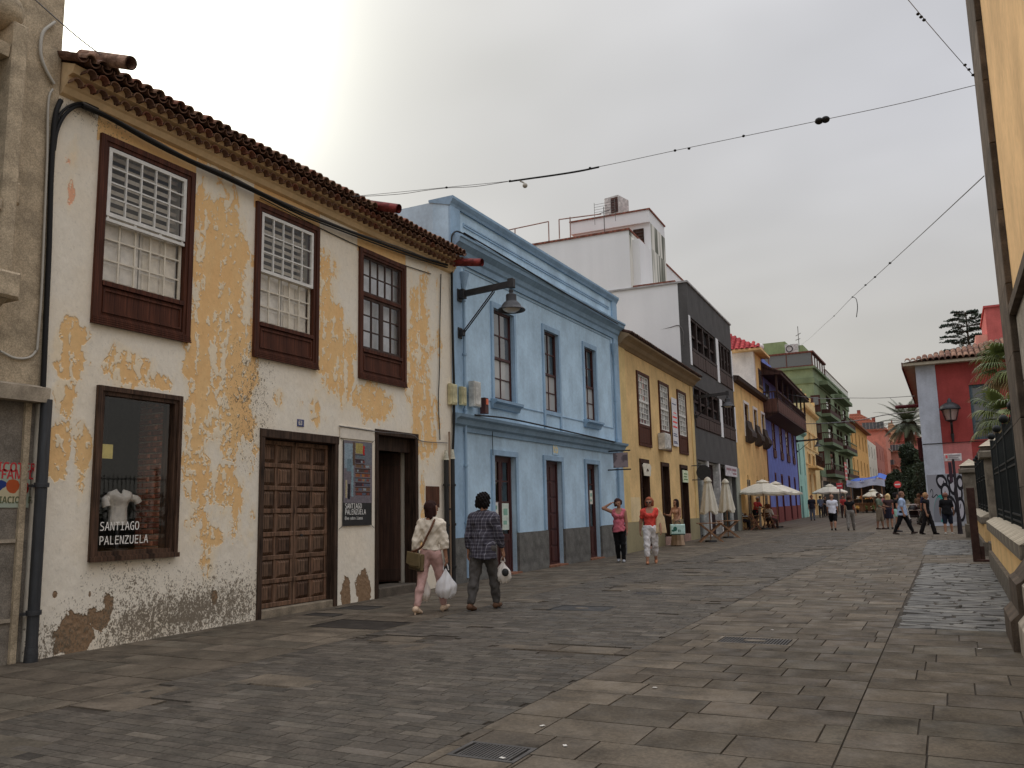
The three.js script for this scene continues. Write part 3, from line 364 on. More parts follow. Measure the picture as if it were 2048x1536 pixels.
    const q2 = rc(679, 850, 744, 885); part(A, 'blank_board', cbx(q2[0], q2[1], q2[2] + .02, q2[3], .004, .022, .004), M_(C(190, 180, 162), T.plaster, .9)); }
}
// ================================================================ the row of houses up the street
M.curtain = new THREE.MeshPhysicalMaterial({ color: new THREE.Color(.42, .41, .38), roughness: .85, clearcoat: 1, clearcoatRoughness: .06, side: THREE.DoubleSide });
M.paleglass = new THREE.MeshPhysicalMaterial({ color: new THREE.Color(.09, .095, .1), roughness: .12, clearcoat: 1, clearcoatRoughness: .04, side: THREE.DoubleSide });
// a timber sash set back in its opening; panes are single meshes where they are large enough to pick apart
function sash(P, [a, b, c, d], o = {}) {
  const { z = -.2, m = M.redwood, nx = 2, ny = 2, split = .55, rim = .06, name = 'window', bar = .014, up = M.darkglass, low = M.curtain, seed = 1, ny2 = ny, outer } = o; const L = [ring(a, b, c, d, z - .05, z + .02, rim)]; const X0 = a + rim, X1 = b - rim, Y0 = c + rim, Y1 = d - rim, ym = mix(Y0, Y1, split);
  if (split > 0) L.push(bx(X0, X1, ym - .03, ym + .03, z - .04, z + .028)); if (outer) L.push(outer);
  const half = (y0, y1, ny_) => { for (let i = 1; i < nx; i++) { const x = mix(X0, X1, i / nx); L.push(bx(x - bar, x + bar, y0, y1, z - .03, z + .006)); } for (let j = 1; j < ny_; j++) { const y = mix(y0, y1, j / ny_); L.push(bx(X0, X1, y - bar, y + bar, z - .03, z + .004)); } };
  const hs = split > 0 ? [[Y0, ym - .03, ny2, low], [ym + .03, Y1, ny, up]] : [[Y0, Y1, ny, up]]; for (const h of hs) half(h[0], h[1], h[2]);
  const w = part(P, name, L, m); const R = rng(seed); w.userData.dummy = undefined; delete w.userData.dummy;
  for (const [y0, y1, n, pm] of hs) { const g = new THREE.PlaneGeometry((X1 - X0) / nx, (y1 - y0) / n); for (let i = 0; i < nx; i++) for (let j = 0; j < n; j++) { const q = part(w, 'pane', g, pm, [mix(X0, X1, (i + .5) / nx), mix(y0, y1, (j + .5) / n), z - .012]); q.rotation.set((R() - .5) * .012, (R() - .5) * .03, 0); } }
  return w;
}
// hollow body: end walls, back wall, floors and roof slab round empty rooms, so that what the panes show is the room
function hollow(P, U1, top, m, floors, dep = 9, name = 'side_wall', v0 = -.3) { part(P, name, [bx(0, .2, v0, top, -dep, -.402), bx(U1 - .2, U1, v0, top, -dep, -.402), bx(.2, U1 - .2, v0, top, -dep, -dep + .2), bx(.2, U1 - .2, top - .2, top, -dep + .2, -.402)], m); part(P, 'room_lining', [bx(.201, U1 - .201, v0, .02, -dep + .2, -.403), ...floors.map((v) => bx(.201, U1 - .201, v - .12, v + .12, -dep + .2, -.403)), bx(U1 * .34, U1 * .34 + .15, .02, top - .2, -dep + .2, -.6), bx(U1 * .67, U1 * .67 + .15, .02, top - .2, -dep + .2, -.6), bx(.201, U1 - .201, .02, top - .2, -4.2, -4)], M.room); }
const grow = ([a, b, c, d], l, r = l, bt = l, t = l) => [a - l, b + r, c - bt, d + t];
const surround = (r, w, wt, z1, open) => holed(r[0] - w, r[1] + w, open ? r[2] : r[2] - w, r[3] + wt, .0015, z1, [[r[0], r[1], open ? r[2] - .001 : r[2], r[3]]]);
const archr = (r, w, z1) => { const [a, b, c, d] = r; return [bx(a - w, a, c, d, .0015, z1), bx(b, b + w, c, d, .0015, z1), bx(a - w - .004, b + w + .004, d, d + w, .0015, z1 + .003)]; };
function roofTiles(P, n, pitch, u0, y, z, ang, rows = 1, pal = M.clay, r = .08, single = 140, keep = null) {
  const sh = new THREE.Shape(); for (let k = 0; k <= 6; k++) { const t = Math.PI * k / 6; sh[k ? 'lineTo' : 'moveTo'](Math.cos(t) * r, Math.sin(t) * r); } for (let k = 6; k >= 0; k--) { const t = Math.PI * k / 6; sh.lineTo(Math.cos(t) * r * .8, Math.sin(t) * r * .8); } sh.closePath(); const g0 = uvm(new THREE.ExtrudeGeometry(sh, { depth: .5, bevelEnabled: false }).translate(0, 0, -.5)); const R = rng(n * 7 + rows);
  const more = []; let cnt = 0;
  for (let j = 0; j < rows; j++) for (let k = 0; k < n; k++) { if (keep && !keep(k, j)) continue; const mi = Math.floor(R() * pal.length), p = [u0 + (k + .5) * pitch, y + j * .43 * Math.sin(ang) + (R() - .5) * .012, z - j * .43 * Math.cos(ang)], rx = ang + (R() - .5) * .03; if (cnt++ < single) part(P, 'roof_tile', g0, pal[mi], p, [rx, 0, 0]); else { const g = g0.clone(); g.rotateX(rx); g.translate(...p); more.push([g, pal[mi]]); } }
  if (more.length) tag(part(P, 'upper_tiles', ...bakedTone(more)), 0, 0, 0, 'stuff');
}
// wall lamp on a bracket arm (local x out from the wall is z)
function bracketLamp(pos, turn, len, label) {
  const o = thing('bracket_lamp', label, 'street lamp', pos, turn, 'bracket lamps on the facades');
  const m = M_(new THREE.Color(.045, .042, .042), T.metal, .55, { metalness: .2 }); part(o, 'wall_plate', [cbx(-.09, .09, -.16, .12, 0, .03), cbx(-.07, .07, -.1, .1, .03, .16)], m); part(o, 'wall_plate', [cbx(-.08, .08, -.98, -.74, 0, .03), cbx(-.055, .055, -.93, -.79, .03, .12)], m);
  part(o, 'arm', bar([0, 0, .1], [0, .06, len], .075, .13), m); part(o, 'strut', [rod([-.035, -.86, .1], [-.035, -.04, len * .68], .014), rod([.035, -.86, .1], [.035, -.04, len * .68], .014)], m); part(o, 'end_cap', cbx(-.06, .06, -.03, .17, len - .06, len + .08, .012), m);
  const lg = lathe([[.0, -.09], [.045, -.09], [.05, -.12], [.04, -.16], [.05, -.17], [.10, -.19], [.11, -.21], [.115, -.34], [.15, -.36], [.20, -.42], [.22, -.47], [.27, -.50], [.30, -.53], [.295, -.545], [.24, -.50], [.16, -.4], [0, -.38]], 24); part(o, 'shade', lg, m, [0, .02, len]); part(o, 'bulb_cover', lathe([[0, -.58], [.1, -.57], [.17, -.53], [.2, -.48]], 20), M_(C(150, 146, 136), null, .3), [0, .02, len]);
  return o;
}
// ---------------------------------------------------------------- blue house
const HB = new Fac(-9.25, -15.31, 0, 'townhouse', 'light blue house with a tall parapet, darker blue trim and grey plinth', 'house');
{
  const f = HB, B = f.g, rc = (...a) => f.rect(...a); const U1 = f.at(1246, 1000)[0]; HB.U1 = U1; const top = f.at(905, 398)[1];
  const bl = plaster(C(148, 172, 187)), tr = plaster(C(121, 146, 165)), trd = plaster(C(113, 138, 157));
  const W = [rc(984, 615, 1029, 806), rc(1085.5, 658.6, 1119, 827), rc(1166, 692.5, 1194, 843)], Dd = [rc(986, 910, 1034, 1142), rc(1089, 920, 1127, 1124), rc(1171, 927, 1201, 1110)];
  for (const q of Dd) q[2] = f.foot((q[0] + q[1]) / 2) + .02;
  const vc = f.at(1075, 578)[1], vm = f.at(1075, 862)[1];
  part(B, 'wall', holed(0, U1, -.2, top - .05, -.4, 0, W.concat(Dd.map((q) => [q[0], q[1], -.19, q[3]]))), bl);
  hollow(B, U1, top - .06, plaster(C(150, 170, 182)), [vm]); part(B, 'rear_wall', bx(.2, U1 - .2, top - 1.2, top - .27, -.7, -.503), bl);
  part(B, 'corner_pilaster', bx(0, .42, 0, top - .2, .002, .05), tr); part(B, 'corner_pilaster', bx(U1 - .42, U1, 0, top - .2, .002, .05), tr);
  const pm = M_(C(98, 96, 90), T.rough, .95, { bumpMap: T.plasterB, bumpScale: .012 }); const pv = f.at(1039, 1059)[1]; let ua = 0; const cuts = Dd.map((q) => [q[0] - .02, q[1] + .02]).concat([[U1, U1]]); const pl = []; for (const [p, q] of cuts) { pl.push(holed(ua, p, -.2, pv, .003, .075, [], [[ua, pv + f.foot(ua) - .1], [p, pv + f.foot(p) - .1]])); ua = q; } pl.forEach((g) => part(B, 'plinth', g, pm));
  part(B, 'parapet_cap', cornice([[-.5, top - .05], [.03, top - .2], [.05, top - .2], [.07, top - .15], [.1, top - .11], [.13, top - .06], [.13, top], [-.5, top]], -.02, U1 + .04), trd);
  const pf = (r, m, z1 = .022, w = .035) => part(B, 'moulding', ring(...r, .0015, z1, w), m);
  pf([.62, U1 - .62, vc + .55, top - .42], tr); pf([.62, U1 - .62, pv + .1 > 0 ? vm + .5 : 0, vc - .42], tr, .02, .02);
  part(B, 'cornice', cornice([[0, vc - .36], [.05, vc - .36], [.06, vc - .22], [.1, vc - .18], [.13, vc - .08], [.22, vc], [.25, vc + .02], [.27, vc + .1], [.3, vc + .12], [.3, vc + .17], [0, vc + .22]], .02, U1 + .1), trd);
  part(B, 'string_course', cornice([[0, vm - .3], [.04, vm - .3], [.05, vm - .2], [.12, vm - .16], [.16, vm - .06], [.24, vm - .02], [.26, vm + .04], [0, vm + .08]], .0, U1 + .04), trd);
  W.forEach((q, i) => { const s = part(B, 'window_surround', i === 1 ? [surround(q, .1, .14, .04, false), bx(q[0] - .1, q[0], vm + .09, q[2] - .1, .002, .04), bx(q[1], q[1] + .1, vm + .09, q[2] - .1, .002, .04)] : [surround(q, .1, .14, .04)], tr); if (i !== 1) part(s, 'sill', cornice([[0, q[2] - .24], [.06, q[2] - .24], [.1, q[2] - .14], [.18, q[2] - .1], [.18, q[2] - .04], [0, q[2] - .02]], q[0] - .16, q[1] + .16), trd); sash(B, q, { z: -.09, nx: 2, ny: 2, ny2: 2, split: .46, seed: 40 + i, up: i ? M.darkglass : M.paleglass }); part(s, 'reveal', [bx(q[1] - .012, q[1] - .002, q[2], q[3], -.066, -.001), bx(q[0] + .002, q[0] + .012, q[2], q[3], -.066, -.001)], tr); });
  Dd.forEach((q, i) => {
    part(B, 'door_surround', archr([q[0], q[1], pv - .05, q[3]], .12, .045), tr); const z = -.13, mx = (q[0] + q[1]) / 2; const D = part(B, 'door', [ring(q[0], q[1], q[2], q[3], z - .05, z + .03, .07)], M.redwood); part(D, 'step', bx(q[0] - .06, q[1] + .06, q[2] - .1, q[2] + .03, -.4, .12), M_(C(126, 84, 62), T.stone, .9));
    if (i !== 1) for (const [p, r] of [[q[0] + .07, mx - .004], [mx + .004, q[1] - .07]]) { part(D, 'leaf', [bx(p, r, q[2] + .07, q[2] + .85, z - .03, z + .012), ring(p + .04, r - .04, q[2] + .14, q[2] + .8, z + .012, z + .026, .05), ring(p, r, q[2] + .85, q[3] - .07, z - .03, z + .012, .06), bx(p + .06, r - .06, q[2] + 1.62, q[2] + 1.67, z - .02, z + .01), bx(p + .06, r - .06, q[3] - .6, q[3] - .56, z - .02, z + .01)], M.redwood); part(D, 'pane', bx(p + .05, r - .05, q[2] + .9, q[3] - .12, z - .02, z - .012), M.darkglass); }
    else for (const [p, r] of [[q[0] + .07, mx - .004], [mx + .004, q[1] - .07]]) { const lf = part(D, 'leaf', bx(p, r, q[2] + .03, q[3] - .07, z - .03, z), M.redwood); for (let k = 0; k < 6; k++) part(D, 'panel', cbx(p + .05, r - .05, q[2] + .1 + k * (q[3] - q[2] - .2) / 6, q[2] + .05 + (k + 1) * (q[3] - q[2] - .2) / 6, z, z + .02, .012), M.redwood); }
  });
  const note = (q, z, w, h, v, u, label, c) => { const o = thing('door_notice', label, 'notice', f.world(u, v, z).toArray(), B.rotation.y); part(o, 'sheet', bx(0, w, 0, h, 0, .003), M_(C(...c), T.cloth, .8)); for (const g of [bx(w * .2, w * .8, h * .55, h * .8, .003, .0045), bx(w * .15, w * .7, h * .2, h * .35, .003, .0045)]) part(o, 'print', g, M_(C(110, 150, 130), T.cloth, .8)); };
  { const q = Dd[0]; note(q, -.115, .34, .62, q[2] + 1.0, q[1] - .48, 'tall pale notice with green print on the glazed blue-house door', [186, 196, 180]); note(q, -.115, .3, .36, q[2] + 1.28, q[0] + .12, 'square white notice on the left leaf of the glazed door', [196, 190, 180]); const q3 = Dd[2]; note(q3, -.115, .22, .4, q3[2] + 1.55, q3[1] - .4, 'small white notice on the last door of the blue house', [190, 186, 172]); }
  { const q = rc(1105, 893, 1113, 909); const o = thing('house_number', 'pale number 65 fixed above the middle door of the blue house', 'number plate', f.world(q[0], q[2], .004).toArray(), B.rotation.y); part(o, 'plate', cbx(-.02, .36, -.02, .34, 0, .012, .004), M_(C(150, 178, 194), T.cloth, .6)); part(o, 'digits', text('65', .26, 0, .03, .0125, .8, fontBold), M_(C(196, 176, 120), null, .6)); }
  // drain pipes with rain heads
  for (const [u, lab] of [[.5, 'blue painted drain pipe beside the leaning corner lamp bracket'], [U1 - .5, 'blue painted drain pipe near the hanging sign on the blue house']]) { const o = thing('drain_pipe', lab, 'drain pipe', f.world(u, 0, .07).toArray(), B.rotation.y); part(o, 'pipe', cyl(.035, .035, vc - .9, 0, .1, 0, 8), tr); part(o, 'rain_head', lathe([[.04, vc - 1.0], [.05, vc - .9], [.08, vc - .8], [.09, vc - .72], [.13, vc - .6], [.13, vc - .56]], 12), tr); for (let k = 1; k < 6; k++) part(o, 'pipe_bracket', cyl(.05, .05, .05, 0, k * (vc / 6), 0, 8), tr); }
  // hanging sign
  { const q = rc(1212, 900, 1238, 945); const o = thing('hanging_sign', 'square weathered sign hanging from two iron arms on the blue house', 'sign', f.world(q[0] + .1, q[2], .0).toArray(), B.rotation.y); const t = tex(128, 128, (u, v) => { const n = fbm(u * 5, v * 5, 5, 5, 5, 5); const k = sst(.45, .6, n); return [mix(.46, .66, k), mix(.42, .6, k), mix(.43, .6, k)]; }, 1); t.repeat.set(1, 1); const hh = q[3] - q[2] - .2; part(o, 'board', uvm(new THREE.BoxGeometry(.04, hh, .46).translate(0, hh / 2 + .1, .42)), M_(C(210, 205, 205), t, .8)); part(o, 'arm', rod([0, hh + .16, 0], [0, hh + .16, .74], .02), M.iron); part(o, 'arm', rod([0, .04, 0], [0, .04, .74], .02), M.iron); }
  // meter boxes near the corner
  const mb = (px, w, h, d, label, m) => { const q = rc(...px); const o = thing('meter_box', label, 'meter box', f.world(q[0], q[2], .055).toArray(), B.rotation.y); part(o, 'case', cbx(0, w, 0, h, 0, d, .015), m || M.boxgrey); part(o, 'lid', cbx(.03, w - .03, .04, h - .04, d, d + .012, .005), m || M.boxgrey); return o; };
  mb([890, 784, 910, 813], .26, .44, .1, 'yellowed meter box over the gap between the white and blue houses', M_(C(182, 172, 128), T.metal, .6)); mb([912, 786, 925, 813], .2, .4, .1, 'narrower yellowed meter box beside the corner of the blue house', M_(C(176, 168, 124), T.metal, .6)); mb([932, 782, 955, 818], .3, .56, .16, 'grey white junction box above the blue string course', M_(C(186, 184, 174), T.metal, .6));
  { const q = rc(955, 808, 966, 830); const o = thing('alarm_beacon', 'small dark alarm box with an orange lens on the blue house', 'alarm box', f.world(q[0], q[2], .06).toArray(), B.rotation.y); part(o, 'case', cbx(0, .16, 0, .36, 0, .14, .01), M_(C(70, 34, 28), T.metal, .5)); part(o, 'lens', cbx(.03, .13, .2, .33, .14, .155, .008), M_(C(230, 96, 34), null, .3)); }
  const lp = f.at(914, 590); bracketLamp(f.world(lp[0], lp[1], .05).toArray(), B.rotation.y, 1.28, 'dark bracket lamp with a bell shade on the corner of the blue house');
}
// ---------------------------------------------------------------- second yellow house
const pC = HB.end(HB.U1);
const HC = new Fac(pC[0], pC[1], 2.6, 'townhouse', 'low yellow house with brown windows, tile eaves and an olive plinth', 'house');
{
  const f = HC, B = f.g, rc = (...a) => f.rect(...a); const U1 = f.at(1398, 1040)[0]; HC.U1 = U1; const yl = plaster(C(200, 164, 102)), ol = plaster(C(126, 116, 84));
  const top = f.at(1300, 728)[1]; const W = [rc(1271, 740, 1302.5, 896), rc(1315, 760.5, 1341.6, 904), rc(1352, 778, 1376, 911)], Dd = [rc(1278, 917, 1303, 1089), rc(1320.5, 924, 1343, 1076), rc(1358.5, 929, 1380, 1073)];
  const dn = (q) => [q[0] + .06, q[1] - .06, q[2] + .06, q[3] - .06]; for (const q of Dd) q[2] = f.foot(q[0]) + .05;
  part(B, 'wall', holed(0, U1, -.2, top, -.4, 0, W.map(dn).concat(Dd.map((q) => [q[0] + .06, q[1] - .06, -.19, q[3] - .06]))), yl);
  hollow(B, U1, top - .02, yl, [f.at(1310, 912)[1]], 8);
  const pv = f.at(1300, 1042)[1]; let ua = 0; const pl = []; for (const q of Dd.concat([[U1 - .1, U1]])) { if (q[0] > ua) pl.push(bx(ua, q[0], -.2, pv, .003, .05)); ua = q[1]; } pl.forEach((g) => part(B, 'plinth', g, ol));
  part(B, 'corner_strip', bx(.02, .75, pv + .003, top, .002, .03), plaster(C(178, 150, 92))); part(B, 'corner_strip', bx(U1 - .5, U1 - .02, pv + .003, top, .002, .03), plaster(C(178, 150, 92)));
  { const q = rc(1257, 994, 1281, 1038); part(B, 'pale_patch', bx(.78, q[1], pv + .01, q[3], .0015, .006), plaster(C(188, 164, 118))); }
  W.forEach((q, i) => { const [a, b, c, d] = q, ap = mix(c, d, .27); const w = part(B, 'window', [ring(a, b, c, d, -.1, .05, .1), bx(a + .1, b - .1, ap - .04, ap + .06, -.1, .03)], M.brown); part(w, 'apron', cbx(a + .1, b - .1, c + .1, ap - .04, -.08, .02, .02), M.brown); const X0 = a + .1, X1 = b - .1, Y0 = ap + .06, Y1 = d - .1, ym = mix(Y0, Y1, .47); const L = [ring(X0, X1, Y0, Y1, -.05, .01, .05), bx(X0, X1, ym - .04, ym + .04, -.05, .015)]; const nx = 4; for (let k = 1; k < nx; k++) L.push(bx(mix(X0, X1, k / nx) - .012, mix(X0, X1, k / nx) + .012, Y0, Y1, -.04, 0)); for (let k = 1; k < 4; k++) { L.push(bx(X0, X1, mix(ym, Y1, k / 4) - .012, mix(ym, Y1, k / 4) + .012, -.04, -.002), bx(X0, X1, mix(Y0, ym, k / 3.99) - .012, mix(Y0, ym, k / 3.99) + .012, -.04, -.002)); } part(w, 'white_sash', L, M_(C(200, 196, 186), T.cloth, .6)); const g = new THREE.PlaneGeometry((X1 - X0) / nx, (Y1 - Y0) / 8); const R = rng(60 + i); for (let x = 0; x < nx; x++) for (let y = 0; y < 8; y++) { const p = part(w, 'pane', g, R() > .45 ? M.curtain : M.paleglass, [mix(X0, X1, (x + .5) / nx), mix(Y0, Y1, (y + .5) / 8), -.03]); p.rotation.set((R() - .5) * .02, (R() - .5) * .04, 0); } });
  Dd.forEach((q, i) => { const [a, b, c, d] = q; const fr = part(B, 'door_frame', [bx(a, a + .1, c - .05, d, -.2, .05), bx(b - .1, b, c - .05, d, -.2, .05), bx(a - .003, b + .003, d - .14, d, -.2, .055)], M.brownD); if (i) { const D = part(B, 'door', bx(a + .1, b - .1, c, d - .14, -.22, -.17), M_(C(48, 40, 36), T.wood, .7)); for (let k = 0; k < 4; k++) for (const s of [0, 1]) part(D, 'panel', cbx(mix(a + .14, b - .14, s / 2) + .03, mix(a + .14, b - .14, (s + 1) / 2) - .03, c + .1 + k * (d - c - .3) / 4, c + .02 + (k + 1) * (d - c - .3) / 4, -.17, -.15, .012), M_(C(54, 44, 38), T.wood, .7)); } part(fr, 'step', bx(a + .02, b - .02, c - .25, c + (i ? .25 : .05), -.3, .06), M_(C(146, 116, 104), T.stone, .9)); });
  const roof = part(B, 'roof', cornice([[-.4, top], [.04, top], [.1, top + .06], [.16, top + .1], [.24, top + .2], [.3, top + .24], [.42, top + .3], [.42, top + .36], [-4, top + 2], [-8, top + .3], [-8, top]], 0, U1), plaster(C(124, 104, 76))); roofTiles(roof, Math.floor(U1 / .2), .2, 0, top + .36, .5, .34, 8, [C(84, 62, 52), C(98, 74, 62), C(74, 60, 54)].map((c) => M_(c, T.clay, .9)), .085, 60);
  const sg = (px, label, c, shp) => { const q = rc(...px); const o = thing('shop_sign', label, 'sign', f.world(q[0], q[2], .03).toArray(), B.rotation.y); const w = q[1] - q[0], h = q[3] - q[2]; const s = new THREE.Shape(); if (shp) { s.moveTo(w * .12, 0); s.lineTo(w * .88, 0); s.lineTo(w, h * .8); s.lineTo(w * .85, h); s.lineTo(w * .15, h); s.lineTo(0, h * .8); } else { s.moveTo(0, 0); s.lineTo(w, 0); s.lineTo(w, h); s.lineTo(0, h); } s.closePath(); part(o, 'board', uvm(new THREE.ExtrudeGeometry(s, { depth: .03, bevelEnabled: false }).translate(0, 0, .02)), M_(C(...c), T.cloth, .7)); return [o, w, h]; };
  { const [o, w, h] = sg([1281.5, 926, 1299, 953], 'white shield shaped sign over the first door of the yellow house', [186, 178, 158], true); part(o, 'print', [tube([[w * .4, h * .35, .055], [w * .5, h * .55, .055], [w * .6, h * .4, .055]], .02, 10, 5)], M.brownD); }
  { const [o, w, h] = sg([1361.5, 940, 1373.5, 965.5], 'small pale green poster over the third door of the yellow house', [176, 184, 150]); part(o, 'print', [bx(w * .15, w * .85, h * .2, h * .3, .05, .054), bx(w * .15, w * .7, h * .42, h * .52, .05, .054), bx(w * .2, w * .8, h * .65, h * .75, .05, .054)], M_(C(80, 110, 70), null, .8)); }
  { const q = rc(1339, 794, 1354.6, 894); const o = thing('banner', 'tall white banner with red lines of print between two windows', 'banner', f.world(q[0], q[2], .06).toArray(), B.rotation.y); const w = q[1] - q[0], h = q[3] - q[2]; part(o, 'sheet', bx(0, w, 0, h, 0, .006), M_(C(196, 192, 190), T.cloth, .8)); const R = rng(8); const rd = [], bk = []; for (const y of [.58, .48, .38]) rd.push(bx(w * .1, w * .9, h * y, h * (y + .035), .006, .009)); rd.push(bx(w * .3, w * .8, h * .68, h * .70, .006, .009)); for (const y of [.24, .2, .08, .05, .86]) bk.push(bx(w * .1, w * (.7 + R() * .2), h * y, h * (y + .022), .006, .009)); part(o, 'red_print', rd, M_(C(196, 60, 54), null, .8)); part(o, 'dark_print', bk, M_(C(70, 76, 96), null, .8)); }
  { const q = rc(1314.6, 866, 1327, 901); const o = thing('meter_box', 'tall white service box below the middle window of the yellow house', 'meter box', f.world(q[0], q[2], .0).toArray(), B.rotation.y); part(o, 'case', cbx(0, q[1] - q[0], 0, q[3] - q[2], .003, .3, .03), M_(C(186, 182, 172), T.metal, .6)); part(o, 'lid', cbx(.05, q[1] - q[0] - .05, .06, q[3] - q[2] - .06, .3, .315, .01), M_(C(178, 174, 164), T.metal, .6)); }
  const lp = f.at(1392, 798); HC.lamp = lp;
}
// ---------------------------------------------------------------- white block with the black front
const pD = HC.end(HC.U1);
const HD = new Fac(pD[0], pD[1], 2.2, 'townhouse', 'tall white block with a charcoal street front and bands of dark timber windows', 'building');
{
  const f = HD, B = f.g, rc = (...a) => f.rect(...a); const U1 = f.at(1481, 1000)[0]; HD.U1 = U1; const wh = M_(new THREE.Color(.87, .86, .84), T.plasterL, .95, { bumpMap: T.plasterB, bumpScale: .003 }), bk = plaster(C(70, 68, 66)), cop = M_(C(140, 86, 70), T.clay, .9), tm = M_(C(52, 40, 36), T.wood, .6), tm2 = M_(C(74, 60, 54), T.wood, .7);
  const top = f.at(1384, 576)[1]; const R1 = [rc(1391, 642, 1433, 760), rc(1437, 682, 1473, 789)], R2 = [rc(1401, 775, 1441, 870), rc(1444, 803, 1480, 890)];
  // keep the two bays of a storey level
  for (const R of [R1, R2]) { const hi = (R[0][3] + R[1][3]) / 2, lo = (R[0][2] + R[1][2]) / 2; R.forEach((q) => { q[3] = hi; q[2] = lo; }); R[0][0] = .35; R[1][1] = U1 - .3; const mid = (R[0][1] + R[1][0]) / 2; R[0][1] = mid - .32; R[1][0] = mid + .32; }
  const gtop = f.at(1440, 928)[1]; const gf = [.35, U1 - 1.15, -.2, gtop];
  part(B, 'front_wall', holed(.002, U1, -.3, top, -.4, 0, [...R1, ...R2, gf]), bk);
  [bx(R1[0][1] + .05, R1[1][0] - .05, R1[0][2], R1[0][3], .001, .03), bx(R2[0][1] + .05, R2[1][0] - .05, R2[0][2], R2[0][3], .001, .03), bx(.03, .3, R1[0][2], R1[0][3], .001, .03), bx(U1 - .28, U1 - .03, R1[0][2], R1[0][3], .001, .03), bx(U1 - .28, U1 - .03, R2[0][2], R2[0][3], .001, .03)].forEach((g) => part(B, 'white_pier', g, wh));
  for (const q of R1.concat(R2)) { const [a, b, c, d] = q, m = mix(c, d, .36); const w = part(B, 'window_band', [ring(a, b, m, d, -.3, -.05, .1), bx(a, b, m - .1, m + .02, -.3, .04), ...[1, 2, 3].map((k) => bx(mix(a, b, k / 4) - .09, mix(a, b, k / 4) + .09, m, d, -.3, -.03)), bx(a, b, mix(m, d, .45) - .05, mix(m, d, .45) + .05, -.28, -.1)], tm); for (let k = 0; k < 4; k++) { const x0 = mix(a, b, k / 4) + .06, x1 = mix(a, b, (k + 1) / 4) - .06; for (const [y0, y1] of [[m + .05, mix(m, d, .45)], [mix(m, d, .45), d - .08]]) part(w, 'pane', bx(x0, x1, y0, y1, -.2, -.19), (k + (y0 > m + .1 ? 1 : 0)) % 3 ? M.darkglass : M.paleglass); } const n = 10; part(w, 'panel_backing', bx(a, b, c, m - .1, -.3, -.02), tm); for (let k = 0; k < n; k++) part(w, 'board', cbx(mix(a, b, k / n) + .015, mix(a, b, (k + 1) / n) - .015, c + .06, m - .12, -.02, k % 5 ? .03 : .045, .008), tm2); }
  part(B, 'roof_edge', [bx(-.06, U1 + .06, top, top + .08, -9, .06)], M_(C(150, 146, 142), T.metal, .6));
  // side wall, seen above the low yellow house, and the stepped masses behind
  const zD = pD[1]; const X = (px, py, z = zD) => atZ(px, py, z); const loc = (p) => { const q = p.clone().sub(f.p); return [q.dot(f.d), q.y, q.dot(f.n)]; };
  hollow(B, U1, top - .002, wh, [gtop + .3, R1[0][2] - .3], 14);
  const c1 = X(1258, 461), c1l = loc(c1); const W1 = c1l[2], V1 = c1l[1]; const ws = M_(C(214, 210, 202), T.streak, .95); part(B, 'rear_block', bx(.02, U1, top - 1, V1, -22, W1), wh); part(B, 'stained_render', bx(.05, 2.55, top + .1, V1 - .01, W1 + .002, W1 + .012), ws); part(B, 'coping', [bx(-.04, U1, V1, V1 + .09, -22, W1 + .05)], cop); part(B, 'coping', bx(-.03, .12, top + .081, top + .16, W1 + .1, -.5), cop);
  const z2 = zD - 2.6; const c2 = loc(X(1300, 422, z2)), W2 = c2[2], V2 = c2[1]; const c2r = f.p.clone(); const uR = 2.6 + (() => { const r = ray(1328, 449), n = f.n; const t = f.p.clone().addScaledVector(n, W2).sub(camera.position).dot(n) / r.dot(n); return camera.position.clone().addScaledVector(r, t).sub(f.p).dot(f.d) - 2.6; })();
  const u3y = top + .2; const xl = loc(X(1153, 443, z2))[2]; part(B, 'stair_tower', [bx(2.6, uR, V1 - 2.5, V2, xl, W2), bx(2.45, uR, V2 - .62, V2 - .001, xl - .2, W2 + .001)], wh); part(B, 'stained_render', bx(2.62, uR - .02, u3y, V2 - .64, W2 + .002, W2 + .012), ws); part(B, 'coping', bx(2.4, uR + .05, V2, V2 + .07, xl - .25, W2 + .06), cop);
  const u3 = (() => { const r = ray(1366, 563), n = f.n; const t = f.p.clone().addScaledVector(n, W2).sub(camera.position).dot(n) / r.dot(n); const p = camera.position.clone().addScaledVector(r, t).sub(f.p); return [p.dot(f.d), p.y]; })(); part(B, 'rear_block', bx(.5, Math.min(u3[0], U1 - .05), top - .5, u3[1], -21, W2 - .002), wh); part(B, 'coping', bx(uR, Math.min(u3[0], U1 - .05) + .05, u3[1], u3[1] + .08, -21, W2 + .04), cop);
  // window on the terrace with an open casement, and the tower's louvred window
  { const a = W1 + .002; const q = (px, py) => { const r = ray(px, py), n = f.n; const t = f.p.clone().addScaledVector(n, W1).sub(camera.position).dot(n) / r.dot(n); const p = camera.position.clone().addScaledVector(r, t).sub(f.p); return [p.dot(f.d), p.y]; }; const p0 = q(1277, 556), p1 = q(1299, 584); const w = part(B, 'window', ring(p0[0], p1[0], p1[1] - .3, p0[1], a, a + .06, .09), M_(C(120, 112, 100), T.cloth, .7)); part(w, 'pane', bx(p0[0] + .05, p1[0] - .05, p1[1] - .25, p0[1] - .05, a, a + .02), M.bakedTone); part(w, 'casement', [ring(0, .9, p1[1] - .3, p0[1] - .2, 0, .04, .05).rotateY(-1.4).translate(p1[0], 0, a + .02)], M_(C(196, 196, 190), T.cloth, .6)); }
